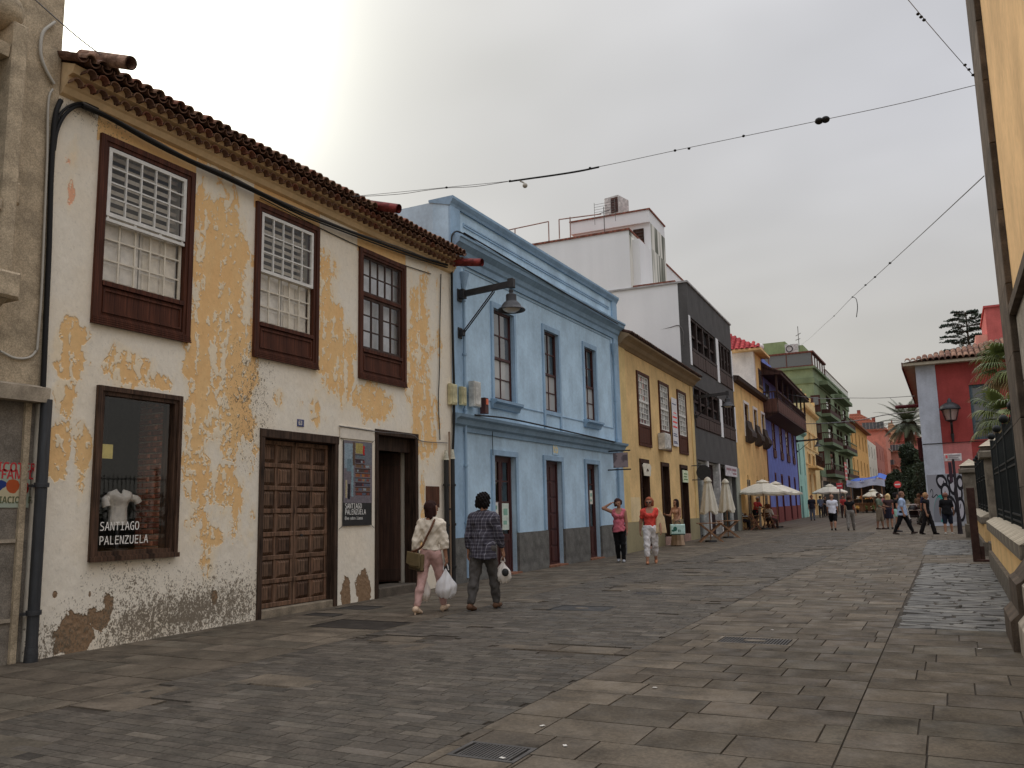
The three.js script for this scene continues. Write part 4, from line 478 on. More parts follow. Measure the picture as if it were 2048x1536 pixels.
  { const p0 = loc(X(1268, 466, z2)), p1 = loc(X(1290, 492, z2)); const w = part(B, 'window', uvm(new THREE.BoxGeometry(.04, Math.abs(p0[1] - p1[1]) + .8, Math.abs(p1[2] - p0[2])).translate(2.585, Math.min(p0[1], p1[1]) + .1, (p0[2] + p1[2]) / 2)), M.brownD); for (let k = 0; k < 6; k++) part(w, 'slat', uvm(new THREE.BoxGeometry(.03, .05, Math.abs(p1[2] - p0[2]) - .1).translate(2.555, Math.min(p0[1], p1[1]) - .1 + k * .16, (p0[2] + p1[2]) / 2)), tm2); }
  // loose wires on the white side wall
  const wz = zD + .03; const wp = (l) => l.map(([x, y]) => { const p = atZ(x, y, wz); return p; });
  tag(part(scene, 'wall_cable', tube(wp([[1206, 468], [1210, 510], [1214, 540], [1220, 570], [1232, 584], [1250, 591]]), .012, 30, 4), M.greycable), 'thin cable hanging down the white gable from the aerial', 'cable');
  tag(part(scene, 'wall_cable', tube(wp([[1249, 660], [1262, 664], [1280, 659], [1310, 661], [1340, 655], [1358, 651], [1366, 662], [1368, 690]]), .02, 40, 4), M.greycable), 'wavy pale cable pinned across the white gable above the tiles', 'cable');
  // shop front
  const sf = part(B, 'shop_front', [ring(gf[0], gf[1], -.1, gf[3], -.38, -.2, .08), bx(2.3, 2.55, -.1, gf[3], -.36, .02), bx(4.9, 5.15, -.1, gf[3], -.36, .02)], M_(C(190, 188, 182), T.metal, .6)); part(sf, 'pane', bx(gf[0] + .05, 2.3, .1, gf[3] - .05, -.3, -.29), M.darkglass); part(sf, 'shop_door', bx(2.56, 4.89, -.05, gf[3] - .05, -.34, -.3), M_(C(44, 22, 22), T.wood, .6)); part(sf, 'pane', bx(5.16, gf[1] - .06, .1, gf[3] - 1.3, -.3, -.29), M.darkglass); part(B, 'side_pier', bx(U1 - 1.14, U1 - .02, -.2, gtop - .02, .002, .04), plaster(C(118, 120, 108)));
  { const q = rc(1447, 930, 1471, 955); const o = thing('shop_sign', 'white shop sign with two rows of dark red capitals on the charcoal front', 'sign', f.world(q[0], q[2], .05).toArray(), B.rotation.y); const w = q[1] - q[0], h = q[3] - q[2]; part(o, 'board', cbx(0, w, 0, h, 0, .05, .01), M_(C(196, 190, 192), T.metal, .6)); const R = rng(5); const L = []; let x = w * .06; for (let k = 0; k < 16; k++) { const cw = w * .05; if (k !== 8) L.push(bx(x, x + cw * .7, h * .55, h * .78, .05, .056), bx(x + cw * .2, x + cw * .5, h * .6, h * .7, .0565, .058)); x += cw + w * .005; } for (let k = 0; k < 6; k++) L.push(bx(w * (.6 + k * .055), w * (.635 + k * .055), h * .22, h * .38, .05, .056)); part(o, 'lettering', L, M_(C(120, 80, 84), null, .8)); }
  { const p = f.at(1408, 945, .5); const o = thing('round_sign', 'large round black hanging sign at the edge of the charcoal front', 'sign', f.world(p[0] - .1, p[1], 0).toArray(), B.rotation.y + .2); part(o, 'disc', clean(new THREE.CylinderGeometry(.31, .31, .08, 32).rotateZ(Math.PI / 2).translate(0, 0, .5)), M.black); part(o, 'arm', rod([0, .3, 0], [0, .3, .6], .02), M.iron); part(o, 'arm', rod([0, -.3, 0], [0, -.3, .5], .02), M.iron); }
  const l2 = f.at(1394, 799); bracketLamp(f.world(.25, f.at(1398, 800)[1], .02).toArray(), B.rotation.y, 1.45, 'dark bracket lamp with a bell shade on the charcoal front');
  // things on the roof
  { const p = loc(X(1222, 432, z2)); const o = thing('air_conditioner', 'boxy white air conditioner with a brown grille on the rooftop', 'air conditioner', f.world(2.9, V2 + .07, loc(X(1212, 432, z2))[2]).toArray(), B.rotation.y - .25); const w = loc(X(1246, 432, z2))[2] - loc(X(1212, 432, z2))[2]; part(o, 'case', cbx(-.2, .8, 0, 1.0, 0, w * .95, .03), M_(C(178, 172, 166), T.metal, .6)); part(o, 'grille', cbx(-.235, -.2, .12, .9, w * .45, w * .9, .01), M_(C(86, 58, 50), T.metal, .7)); for (let k = 0; k < 7; k++) part(o, 'grille_bar', bx(-.25, -.235, .16 + k * .1, .18 + k * .1, w * .46, w * .89), M.iron); }
  { const p = X(1205, 466); const o = thing('tv_aerial', 'television aerial on a mast above the white gable', 'aerial', [p.x, p.y - .2, zD - .3]); part(o, 'mast', cyl(.025, .02, 1.6, 0, 0, 0, 6), M.greycable); part(o, 'boom', rod([-.25, 1.25, .1], [.2, 1.5, -.3], .015, 6), M.iron); for (let k = 0; k < 6; k++) part(o, 'element', rod([-.5, 1.15 + k * .13, -.05], [.55, 1.15 + k * .13, -.05], .009, 4), M.greycable); part(o, 'reflector', [rod([-.5, .8, -.05], [-.5, 1.9, -.05], .012, 4), rod([.55, .8, -.05], [.55, 1.9, -.05], .012, 4)], M.greycable); }
  { const y = (px, py) => X(px, py); const g = []; const o = thing('roof_railing', 'thin rusty pipe frame along the white roof edge', 'railing', [0, 0, 0]); const P = (x, yy, dz = 0) => atZ(x, yy, zD - .15 + dz); for (const l of [[[970, 470], [1097, 443], [1098, 482]], [[1119, 477], [1118, 439], [1202, 428]], [[1140, 434], [1141, 474]], [[1030, 457], [1030, 500]]]) for (let k = 1; k < l.length; k++) part(o, 'rail', rod(P(...l[k - 1]), P(...l[k]), .03, 6), M_(C(150, 120, 108), T.metal, .7)); }
}
// ================================================================ rest of the row
const Z8 = (a, b) => [1440 + a * .28648, 640 + b * .28648];
const zr = (f, a, b, c, d, w) => { const p = Z8(a, b), q = Z8(c, d); return f.rect(p[0], p[1], q[0], q[1], w); };
// simple recessed far window: frame mesh with one pane per light
function farWin(P, [a, b, c, d], m, o = {}) { const { z = -.12, nx = 1, ny = 2, rim = .09, up = M.darkglass, low = M.darkglass, name = 'window' } = o; const L = [ring(a, b, c, d, z - .08, z + .05, rim)]; for (let i = 1; i < nx; i++) L.push(bx(mix(a, b, i / nx) - .03, mix(a, b, i / nx) + .03, c, d, z - .06, z + .03)); for (let j = 1; j < ny; j++) L.push(bx(a, b, mix(c, d, j / ny) - .03, mix(c, d, j / ny) + .03, z - .06, z + .028)); const w = part(P, name, L, m); for (let j = 0; j < ny; j++) part(w, 'pane', bx(a + rim * .8, b - rim * .8, mix(c, d, j / ny), mix(c, d, (j + 1) / ny), z - .05, z - .03), j === ny - 1 ? up : low); return w; }
const slim = (q, s = .0) => { const m = (q[0] + q[1]) / 2, h = (q[1] - q[0]) / 2 - s; return [m - h, m + h, q[2], q[3]]; };
function chain(prev, px, py, ang, ...a) { const u = prev.at(px, py)[0]; const p = prev.end(u); prev.U1 = u; return new Fac(p[0], p[1], ang, ...a); }
// ---------------------------------------------------------------- yellow house with the red roofed tower
const HE = chain(HD, 1480, 1000, 2.2, 'townhouse', 'yellow house with bulging dark balconies and a small red roofed tower', 'house');
{
  const f = HE, B = f.g; const U1 = f.at(1536, 950)[0]; f.U1 = U1; const yl = plaster(C(208, 168, 98)), wh = plaster(C(206, 200, 192)), dk = M_(C(60, 50, 44), T.wood, .7); const top = f.at(1505, 790)[1];
  const W = [[163, 585, 207, 810], [229, 620, 266, 838], [284, 648, 318, 858]].map((q) => zr(f, ...q)); const hi = W.reduce((s, q) => s + q[3], 0) / 3, lo = W.reduce((s, q) => s + q[2], 0) / 3; W.forEach((q) => { q[3] = hi; q[2] = lo - .1; });
  const G = [[190, 1078, 218, 1400], [256, 1085, 280, 1390], [308, 1095, 332, 1380]].map((q) => { const r = zr(f, ...q); r[2] = f.foot(r[0]); r.push(true); return r; });
  part(B, 'wall', holed(0, U1, -.3, top, -.4, 0, W.concat(G.map((q) => [q[0], q[1], -.29, q[3], true]))), yl); hollow(B, U1, top - .05, wh, [lo - .3]);
  for (const q of W) { part(B, 'window_surround', [bx(q[0] - .14, q[0], q[2], q[3], .002, .05), bx(q[1], q[1] + .14, q[2], q[3], .002, .05), bx(q[0] - .15, q[1] + .15, q[3], q[3] + .16, .002, .055)], wh); farWin(B, q, M.redwood, { nx: 2, ny: 3, low: M.curtain }); const mid = (q[0] + q[1]) / 2, w = (q[1] - q[0]) / 2 + .1; const s = [[.02, 0], [.2, .05], [.42, .28], [.40, .5], [.22, .75], [.16, 1.05], [.16, 1.1], [.1, 1.1], [.1, .7], [.02, .5]]; part(B, 'belly_balcony', cornice(s.map(([o, y]) => [o, q[2] - .35 + y * 1.15]), mid - w, mid + w), dk); }
  for (const q of G) { part(B, 'stone_arch', [bx(q[0] - .22, q[0], q[2], q[3] - .3, .002, .05), bx(q[1], q[1] + .22, q[2], q[3] - .3, .002, .05), holed(q[0] - .22, q[1] + .22, q[3] - .3, q[3] + .3, .002, .055, [], null)].slice(0, 2), M.stone); part(B, 'door', bx(q[0] - .02, q[1] + .02, q[2] - .1, q[3], -.3, -.24), M.brownD); }
  part(B, 'roof_edge', [cornice([[0, top], [.3, top + .1], [.34, top + .3], [-1, top + .5], [-1, top]], 0, U1)], M_(C(74, 62, 56), T.clay, .9));
  // tower flush with the front on the far half
  const tu = f.at(1510.5, 760)[0], tv = f.at(1513, 709)[1]; part(B, 'tower', [bx(tu, U1 - .02, top + .3, tv, -5.5, -.02)], wh); part(B, 'tower_front', bx(tu + .5, U1 - .04, top + .32, tv - .02, -.019, .02), yl); const q = zr(f, 262, 335, 290, 470); for (const [p, r] of [[q[0], (q[0] + q[1]) / 2 - .06], [(q[0] + q[1]) / 2 + .06, q[1]]]) { const w = part(B, 'tower_window', bx(p, r, q[2], q[3], .02, .05), M.redwood); part(w, 'pane', bx(p + .06, r - .06, q[2] + .06, q[3] - .1, .05, .056), M.bakedTone); } part(B, 'tower_sill', bx(q[0] - .1, q[1] + .1, q[2] - .16, q[2], .02, .12), M.stone);
  const red = [C(176, 52, 58), C(160, 46, 50), C(186, 64, 64)].map((c) => M_(c, T.clay, .8)); const cx = (tu + U1) / 2, hw = (U1 - tu) / 2 + .55, y0 = tv, ap = 1.35; const rf = part(B, 'tower_roof', [bx(cx - hw, cx + hw, y0, y0 + .14, -6.1, .55)], plaster(C(196, 158, 100)));
  const cone = (() => { const A = [cx - hw, y0 + .14, .55], Bb = [cx + hw, y0 + .14, .55], Cc = [cx + hw, y0 + .14, -6.1], D = [cx - hw, y0 + .14, -6.1], t1 = [cx, y0 + .14 + ap, -1.6], t2 = [cx, y0 + .14 + ap, -4.2]; const P = [A, Bb, t1, Bb, Cc, t2, Bb, t2, t1, Cc, D, t2, D, A, t1, D, t1, t2]; const g = new THREE.BufferGeometry(); g.setAttribute('position', new THREE.BufferAttribute(new Float32Array(P.flat()), 3)); g.computeVertexNormals(); return uvm(g); })(); part(B, 'roof_slope', cone, red[1]);
  // barrel tiles on the slope that faces down the street (it looks towards -x)
  const tl = clean(new THREE.CylinderGeometry(.11, .12, .5, 7, 1, true, 0, Math.PI)); const R = rng(3); const sl = Math.atan2(ap, hw); for (let k = 0; k < 20; k++) for (let j = 0; j < 6; j++) { const z = -6.0 + k * .33 + .1, t = (j + .3) / 6; if (z < -6.1 + t * 1.9 || z > .5 - t * 2.1) continue; const m = part(B, 'roof_tile', tl, red[Math.floor(R() * 3)], [cx - hw * (1 - t) - .02, y0 + .16 + ap * t, z]); m.rotation.set(0, 0, -(Math.PI / 2 - sl)); m.rotateY(Math.PI); }
  for (const [z, u, s, y] of [[-2.2, cx, 1, y0 + ap + .1], [.1, U1 - .4, .75, y0 + .1]]) { const o = part(B, 'finial', [sph(.34 * s, u, y + .75 * s, z), cyl(.14, .14, .5 * s, u, y, z), cyl(.3 * s, .24 * s, .16, u, y + .2, z)], wh); }
}
// ---------------------------------------------------------------- violet house with the timber balcony
const HF = chain(HE, 1536, 950, 2.2, 'townhouse', 'violet blue house with a long dark timber balcony under tiled eaves', 'house');
{
  const f = HF, B = f.g; const U1 = f.at(1597, 950)[0]; f.U1 = U1; const vi = plaster(C(90, 107, 170)), rd = M_(C(78, 30, 34), T.wood, .6), tim = M_(C(66, 44, 38), T.wood, .7), tim2 = M_(C(92, 62, 52), T.wood, .75); const top = f.at(1560, 770)[1];
  const W = [[357, 712, 393, 965], [408, 737, 443, 978], [452, 762, 488, 996], [494, 786, 525, 1008]].map((q) => zr(f, ...q)); const hi = W.reduce((s, q) => s + q[3], 0) / 4, lo = W.reduce((s, q) => s + q[2], 0) / 4; W.forEach((q) => { q[3] = hi; q[2] = lo; });
  const G = [[380, 1065, 410, 1370], [424, 1085, 455, 1370], [474, 1085, 505, 1365], [514, 1090, 541, 1350]].map((q) => { const r = zr(f, ...q); r[2] = f.foot(r[0]); return r; }); const gh = G.reduce((s, q) => s + q[3], 0) / 4; G.forEach((q) => { q[3] = gh; });
  part(B, 'wall', holed(0, U1, -.3, top + .8, -.4, 0, W.concat(G.map((q) => [q[0], q[1], -.29, q[3]]))), vi); hollow(B, U1, top + .7, vi, [lo - .3, hi + .4]); part(B, 'corner_strip', bx(.01, .3, 0, top, .002, .03), rd); part(B, 'corner_strip', bx(U1 - .35, U1 - .01, 0, top, .002, .03), rd);
  const pv = 1.1; let ua = .31; for (const q of G.concat([[U1 - .36, U1]])) { if (q[0] > ua) part(B, 'plinth', bx(ua, q[0], -.2, pv + f.foot(ua), .003, .06), plaster(C(112, 58, 54))); ua = q[1]; }
  for (const q of W) { farWin(B, q, rd, { nx: 1, ny: 4, z: -.02, rim: .09, up: M.curtain, low: M.curtain }); part(B, 'apron', bx(q[0], q[1], q[2] - .02, q[2] + .5, .03, .07), rd); } for (const q of G) { part(B, 'door', [bx(q[0], q[1], q[2], q[3], -.2, -.14), ring(q[0], q[1], q[2], q[3], -.14, .03, .12)], rd); }
  // balcony
  const b0 = zr(f, 335, 560, 560, 720, .9); const bu0 = .15, bu1 = U1 - .25; const fv = f.at(...Z8(395, 628), .9)[1], rv = f.at(...Z8(395, 492), .9)[1], ev = f.at(...Z8(395, 375), .95)[1]; const bal = part(B, 'balcony', [bx(bu0, bu1, fv - .1, fv, 0, .95), bx(bu0 - .02, bu1 + .02, rv - .08, rv, .86, .97), bx(bu0 - .02, bu0 + .06, rv - .08, rv, 0, .86), bx(bu0, bu1, rv - .55, rv - .49, .88, .95)], tim); const n = 14; for (let k = 0; k < n; k++) part(bal, 'panel', cbx(mix(bu0, bu1, k / n) + .03, mix(bu0, bu1, (k + 1) / n) - .03, fv + .02, rv - .57, .89, .94, .015), tim2); for (let k = 0; k <= 40; k++) part(bal, 'baluster', bx(mix(bu0, bu1 - .05, k / 40), mix(bu0, bu1 - .05, k / 40) + .05, rv - .5, rv - .08, .9, .94), tim); part(bal, 'end_panel', bx(bu0, bu0 + .05, fv, rv - .5, .02, .88), tim2); for (let k = 0; k < 4; k++) part(bal, 'end_baluster', bx(bu0, bu0 + .05, rv - .5, rv - .08, .15 + k * .2, .2 + k * .2), tim);
  for (let k = 0; k < 7; k++) part(bal, 'post', bx(mix(bu0, bu1 - .14, k / 6), mix(bu0, bu1 - .14, k / 6) + .14, rv, ev, .84, .96), tim); part(bal, 'corbel_band', cornice([[0, fv - .42], [.1, fv - .42], [.8, fv - .12], [.9, fv - .1], [0, fv - .1]], bu0 + .05, bu1 - .05), tim); part(B, 'balcony_window', [0, 1, 2, 3].map((k) => bx(mix(bu0, bu1, (k + .3) / 4), mix(bu0, bu1, (k + .7) / 4), fv, ev - .4, .002, .03)), M.bakedTone);
  const rf = part(B, 'roof', cornice([[-.4, top + .75], [0, ev - .05], [1.25, ev - .1], [1.28, ev + .02], [-4, ev + 2.2], [-9, top + .7]], -.1, U1 + .15), tim); roofTiles(rf, Math.floor((U1 + .2) / .24), .24, -.1, ev + .06, 1.3, .38, 10, [C(78, 60, 54), C(92, 68, 58), C(70, 58, 54)].map((c) => M_(c, T.clay, .9)), .1, 70);
}
// ---------------------------------------------------------------- narrow turquoise and cream houses
const HG = chain(HF, 1597, 950, 2.2, 'townhouse', 'narrow turquoise house squeezed between the violet and cream fronts', 'house');
{
  const f = HG, B = f.g, U1 = f.at(1613, 950)[0]; f.U1 = U1; const tq = plaster(C(124, 172, 160)), bl = M_(C(34, 50, 78), T.wood, .6); const top = f.at(...Z8(560, 745))[1]; const W = [[545, 865, 568, 1080], [577, 870, 598, 1085]].map((q) => zr(f, ...q)); const G = [[563, 1160, 588, 1340], [596, 1135, 612, 1335]].map((q) => { const r = zr(f, ...q); r[2] = f.foot(r[0]); return r; });
  part(B, 'wall', holed(0, U1, -.3, top, -.4, 0, W.concat(G.map((q) => [q[0], q[1], -.29, q[3]]))), tq); hollow(B, U1, top - .05, tq, [W[0][2] - .4]); W.forEach((q) => farWin(B, q, bl, { nx: 2, ny: 2 })); G.forEach((q) => part(B, 'door', [bx(q[0], q[1], q[2], q[3], -.2, -.14)], bl)); part(B, 'cornice', cornice([[0, top - .8], [.25, top - .6], [.3, top - .45], [0, top - .4]], 0, U1), plaster(C(104, 148, 140)));
  const l = f.at(1590, 860); bracketLamp(f.world(-.3, f.at(1594, 884)[1], .03).toArray(), B.rotation.y, 1.7, 'dark bracket lamp with a bell shade on the turquoise house');
}
const HH = chain(HG, 1613, 950, 2.2, 'townhouse', 'ornate cream and yellow front with a small iron balcony', 'house');
{
  const f = HH, B = f.g, U1 = f.at(1640, 950)[0]; f.U1 = U1; const cr = plaster(C(206, 180, 120)), c2 = plaster(C(188, 156, 96)); const top = f.at(...Z8(600, 545))[1];
  const rows = [[[612, 790, 632, 900], [645, 800, 662, 910]], [[612, 940, 632, 1030], [640, 940, 660, 1030]], [[620, 1080, 640, 1240], [655, 1085, 672, 1240]]].map((r, i) => { const o = r.map((q) => zr(f, ...q)); const hi = (o[0][3] + o[1][3]) / 2, lo = (o[0][2] + o[1][2]) / 2; o.forEach((q) => { q[3] = hi; q[2] = lo; }); return o; }); rows[2].forEach((q) => { q[2] = f.foot(q[0]); });
  const all = rows.flat(); part(B, 'wall', holed(0, U1, -.3, top, -.4, 0, all.map((q) => [q[0], q[1], Math.max(q[2], -.29), q[3]])), cr); hollow(B, U1, top - .05, cr, [rows[1][0][2] - .3, rows[0][0][2] - .3]); all.forEach((q, i) => { farWin(B, q, M.brownD, { nx: 2, ny: 2 }); part(B, 'window_surround', archr(q, .18, .08), c2); }); const bal = part(B, 'balcony', bx(rows[1][0][0] - .4, rows[1][1][1] + .4, rows[1][0][2] - .2, rows[1][0][2], 0, .8), c2); for (let k = 0; k < 14; k++) part(bal, 'baluster', bx(mix(rows[1][0][0] - .4, rows[1][1][1] + .35, k / 13), mix(rows[1][0][0] - .35, rows[1][1][1] + .4, k / 13), rows[1][0][2], rows[1][0][2] + 1, .72, .76), M.brownD); part(bal, 'handrail', bx(rows[1][0][0] - .4, rows[1][1][1] + .4, rows[1][0][2] + 1, rows[1][0][2] + 1.06, .7, .78), M.brownD);
  part(B, 'cornice', cornice([[0, top - 1.5], [.3, top - 1.3], [.35, top - 1.1], [0, top - 1]], 0, U1), c2); for (let k = 0; k < 4; k++) part(B, 'parapet_pier', bx(U1 * k / 3.3, U1 * k / 3.3 + .5, top, top + .35, -.4, .06), c2); for (const y of [.42, .56, .7]) part(B, 'string_course', bx(.01, U1 - .01, top * y, top * y + .14, .002, .05), c2);
}
// ---------------------------------------------------------------- green corner block
const HI = chain(HH, 1641, 950, -.4, 'apartment_block', 'five storey green corner block with dark balconies and a glazed penthouse', 'building');
{
  const f = HI, B = f.g, U1 = f.at(1707, 950)[0]; f.U1 = U1; const gr = plaster(C(106, 119, 88)), gd = plaster(C(90, 103, 76)), bw = M_(C(70, 42, 36), T.wood, .7); const c0 = f.at(...Z8(735, 420)), top = c0[1];
  const fl = [[1085, 760], [872, 748], [682, 740], [490, 735]].map(([y, x]) => f.at(...Z8(x, y))[1]);             // floor bands
  const hole = [], cols = [[766, 800], [822, 842], [846, 862], [878, 900], [906, 924], [930, 942]]; const lev = [[fl[0], fl[1]], [fl[1], fl[2]], [fl[2], fl[3]]];
  for (const [a, b] of lev) cols.forEach(([x0, x1], i) => { const u0 = f.at(...Z8(x0, 900))[0], u1 = f.at(...Z8(x1, 900))[0]; if (u1 < U1 - .3) hole.push([u0 + .15, Math.max(u0 + 1.0, u1 - .1), a + .5, b - .55]); });
  part(B, 'front_wall', holed(0, U1, fl[0], top, -.4, 0, hole), gr); hollow(B, U1, top - .02, gr, fl, 26); hole.forEach((q) => farWin(B, q, bw, { nx: 1, ny: 2 }));
  fl.forEach((v, i) => part(B, 'floor_band', bx(-.12, U1 + .1, v - .3, v + .3, -26.1, .12), gd));
  part(B, 'shop_front', bx(.3, U1 - .2, -.2, fl[0] - .7, -.1, .02), M_(C(52, 46, 42), T.wood, .7)); for (let k = 0; k < 5; k++) part(B, 'pillar', bx(k * U1 / 5, k * U1 / 5 + .8, -.2, fl[0] - .3, .021, .1), M_(C(132, 118, 98), T.plaster, .9)); part(B, 'fascia', bx(0, U1, fl[0] - .72, fl[0] - .31, 0, .1), plaster(C(124, 106, 84)));
  // side face towards the viewer: brown framed corner windows, shop opening
  const sideU = -.0; for (const [x0, y0, x1, y1] of [[632, 528, 706, 640], [664, 722, 716, 836], [676, 918, 736, 1032]]) { const z = f.p.z; const a = atZ(...Z8(x0, y0), z), b = atZ(...Z8(x1, y1), z); const ya = a.y - f.p.y, yb = b.y - f.p.y, wa = a.clone().sub(f.p).dot(f.n), wb = b.clone().sub(f.p).dot(f.n); const w = part(B, 'side_window', uvm(new THREE.BoxGeometry(.16, ya - yb, wb - wa).translate(-.08, (ya + yb) / 2, (wa + wb) / 2)), bw); part(w, 'pane', uvm(new THREE.BoxGeometry(.06, (ya - yb) * .45, (wb - wa) * .55).translate(-.15, ya - (ya - yb) * .35, wa + (wb - wa) * .55)), M.paleglass); part(w, 'shelf', uvm(new THREE.BoxGeometry(.2, .08, (wb - wa) * .9).translate(-.1, ya - (ya - yb) * .62, (wa + wb) / 2)), M.brownD); }
  part(B, 'side_shop', uvm(new THREE.BoxGeometry(.1, fl[0] - 1.2, 8).translate(-.051, (fl[0] - 1.2) / 2, -5)), M_(C(60, 48, 42), T.wood, .7));
  // balconies on the front
  const bal = (x0, x1, vf, i) => { const u0 = f.at(...Z8(x0, 900), .9)[0], u1 = Math.min(U1 + .2, f.at(...Z8(x1, 900), .9)[0]); const b = part(B, 'balcony', [bx(u0, u1, vf - .28, vf + .05, 0, 1.05), bx(u0, u1, vf + 1.05, vf + 1.15, .96, 1.06)], i ? gd : gd); part(b, 'parapet', [bx(u0, u1, vf + .05, vf + .5, .98, 1.04), bx(u0, u0 + .06, vf + .05, vf + .5, .1, .98)], bw); part(b, 'handrail', [bx(u0, u1, vf + 1.05, vf + 1.16, .965, 1.055), bx(u0 - .002, u0 + .06, vf + 1.05, vf + 1.16, 0, .96)], bw); for (let k = 0; k <= 9; k++) part(b, 'baluster', bx(mix(u0, u1 - .06, k / 9), mix(u0, u1 - .06, k / 9) + .06, vf + .5, vf + 1.05, .98, 1.03), bw); for (let k = 0; k < 4; k++) part(b, 'end_baluster', bx(u0, u0 + .05, vf + .5, vf + 1.05, .15 + k * .22, .2 + k * .22), bw); };
  for (const v of [fl[0], fl[1], fl[2]]) { bal(782, 852, v + .02, 0); bal(880, 950, v + .02, 1); } const cv = fl[3]; for (const [x0, x1] of [[780, 850], [876, 944]]) { const u0 = f.at(...Z8(x0, 900), .9)[0], u1 = Math.min(U1 + .2, f.at(...Z8(x1, 900), .9)[0]); part(B, 'canopy', bx(u0, u1, cv - .1, cv + .32, .12, 1.0), gd); }
  part(B, 'roof_cornice', bx(-.25, U1 + .2, top, top + .25, -26.2, .3), gd);
  // roof terrace: glazed penthouse at the corner, baluster run along the front
  const ph = f.at(...Z8(735, 320))[1]; const pu = U1 * .3; const gl = part(B, 'penthouse', [bx(-.05, pu, top + .25, top + .4, -7, .1), bx(-.15, pu + .1, ph - .12, ph + .06, -7.2, .22), ...[0, .2, .4, .6, .8, 1].map((t) => bx(mix(-.05, pu - .1, t), mix(.05, pu, t), top + .4, ph - .12, -.02, .08)), ...[0, .35, .62, 1].map((t) => bx(-.05, .07, top + .4, ph - .12, mix(-7, 0, t), mix(-6.9, .08, t)))], M_(C(104, 58, 48), T.wood, .7)); part(gl, 'pane', bx(.0, pu, top + .4, ph - .12, .01, .03), M.paleglass); part(gl, 'pane', bx(-.01, .01, top + .4, ph - .12, -7, 0), M.paleglass);
  const rl = part(B, 'terrace_rail', bx(pu, U1 + .1, top + 1.15, top + 1.25, .05, .15), M_(C(92, 60, 52), T.wood, .7)); for (let k = 0; k < 26; k++) part(rl, 'baluster', bx(mix(pu, U1, k / 25), mix(pu, U1, k / 25) + .16, top + .25, top + 1.15, .06, .13), M_(C(196, 192, 186), T.plaster, .9));
  // upper blocks, set back
  const ub = (x0, y0, x1, y1, dz, dep, m) => { const z = f.p.z - dz; const a = atZ(...Z8(x0, y0), z), b = atZ(...Z8(x1, y1), z); const wa = a.clone().sub(f.p).dot(f.n), wb = b.clone().sub(f.p).dot(f.n); return part(B, 'roof_block', bx(dz, dz + dep, top - .5, a.y - f.p.y, wa, wb), m); };
  ub(380, 335, 560, 400, .3, 8, gr); ub(300, 255, 590, 330, 6, 6, gr); ub(238, 172, 465, 330, 7, 7, plaster(C(116, 128, 86))); ub(500, 182, 590, 330, 8, 5, plaster(C(116, 128, 86)));
  { const t = []; const z = f.p.z - .2; const a = atZ(...Z8(395, 312), z), b = atZ(...Z8(580, 330), z); const wa = a.clone().sub(f.p).dot(f.n), wb = b.clone().sub(f.p).dot(f.n), y = a.y - f.p.y; part(B, 'tile_edge', bx(.1, 2, y - .25, y + .1, wa, wb), M_(C(178, 110, 78), T.clay, .9)); }
  { const z = f.p.z - 7; const a = atZ(...Z8(462, 210), z); const o = thing('air_conditioner', 'white air conditioner on the roof of the green block', 'air conditioner', [a.x, a.y - .6, z + .5]); part(o, 'case', cbx(0, 1.4, 0, 1.1, -.4, .4, .05), M_(C(176, 172, 166), T.metal, .6)); part(o, 'fan_ring', clean(new THREE.TorusGeometry(.35, .05, 6, 16).translate(.5, .55, .41)), M.iron); }
  { const z = f.p.z - 8; const a = atZ(1598, 690, z), b = atZ(1600, 652, z); const o = thing('tv_aerial', 'thin mast aerial on the roof of the green block', 'aerial', [a.x, a.y - .5, z]); part(o, 'mast', rod([0, 0, 0], [0, b.y - a.y + .5, 0], .04, 5), M.greycable); part(o, 'boom', [rod([-.3, 1.6, 0], [.3, 1.9, 0], .04, 5), rod([-.35, 1.1, 0], [.2, 1.25, 0], .04, 5)], M.greycable); }
  { const v = fl[0]; const u0 = f.at(...Z8(868, 1005), 1.1)[0]; const o = thing('balcony_banner', 'red and white banner hung on the lowest green balcony', 'banner', f.world(u0, v - .5, 1.08).toArray(), B.rotation.y); part(o, 'sheet', bx(0, 2.2, 0, 2.2, 0, .03), M_(C(190, 96, 92), T.cloth, .8)); part(o, 'print', [0, 1, 2, 3].map((k) => bx(.2, 2, .3 + k * .5, .5 + k * .5, .031, .04)), M.white); }
  const lamp = 0;
}
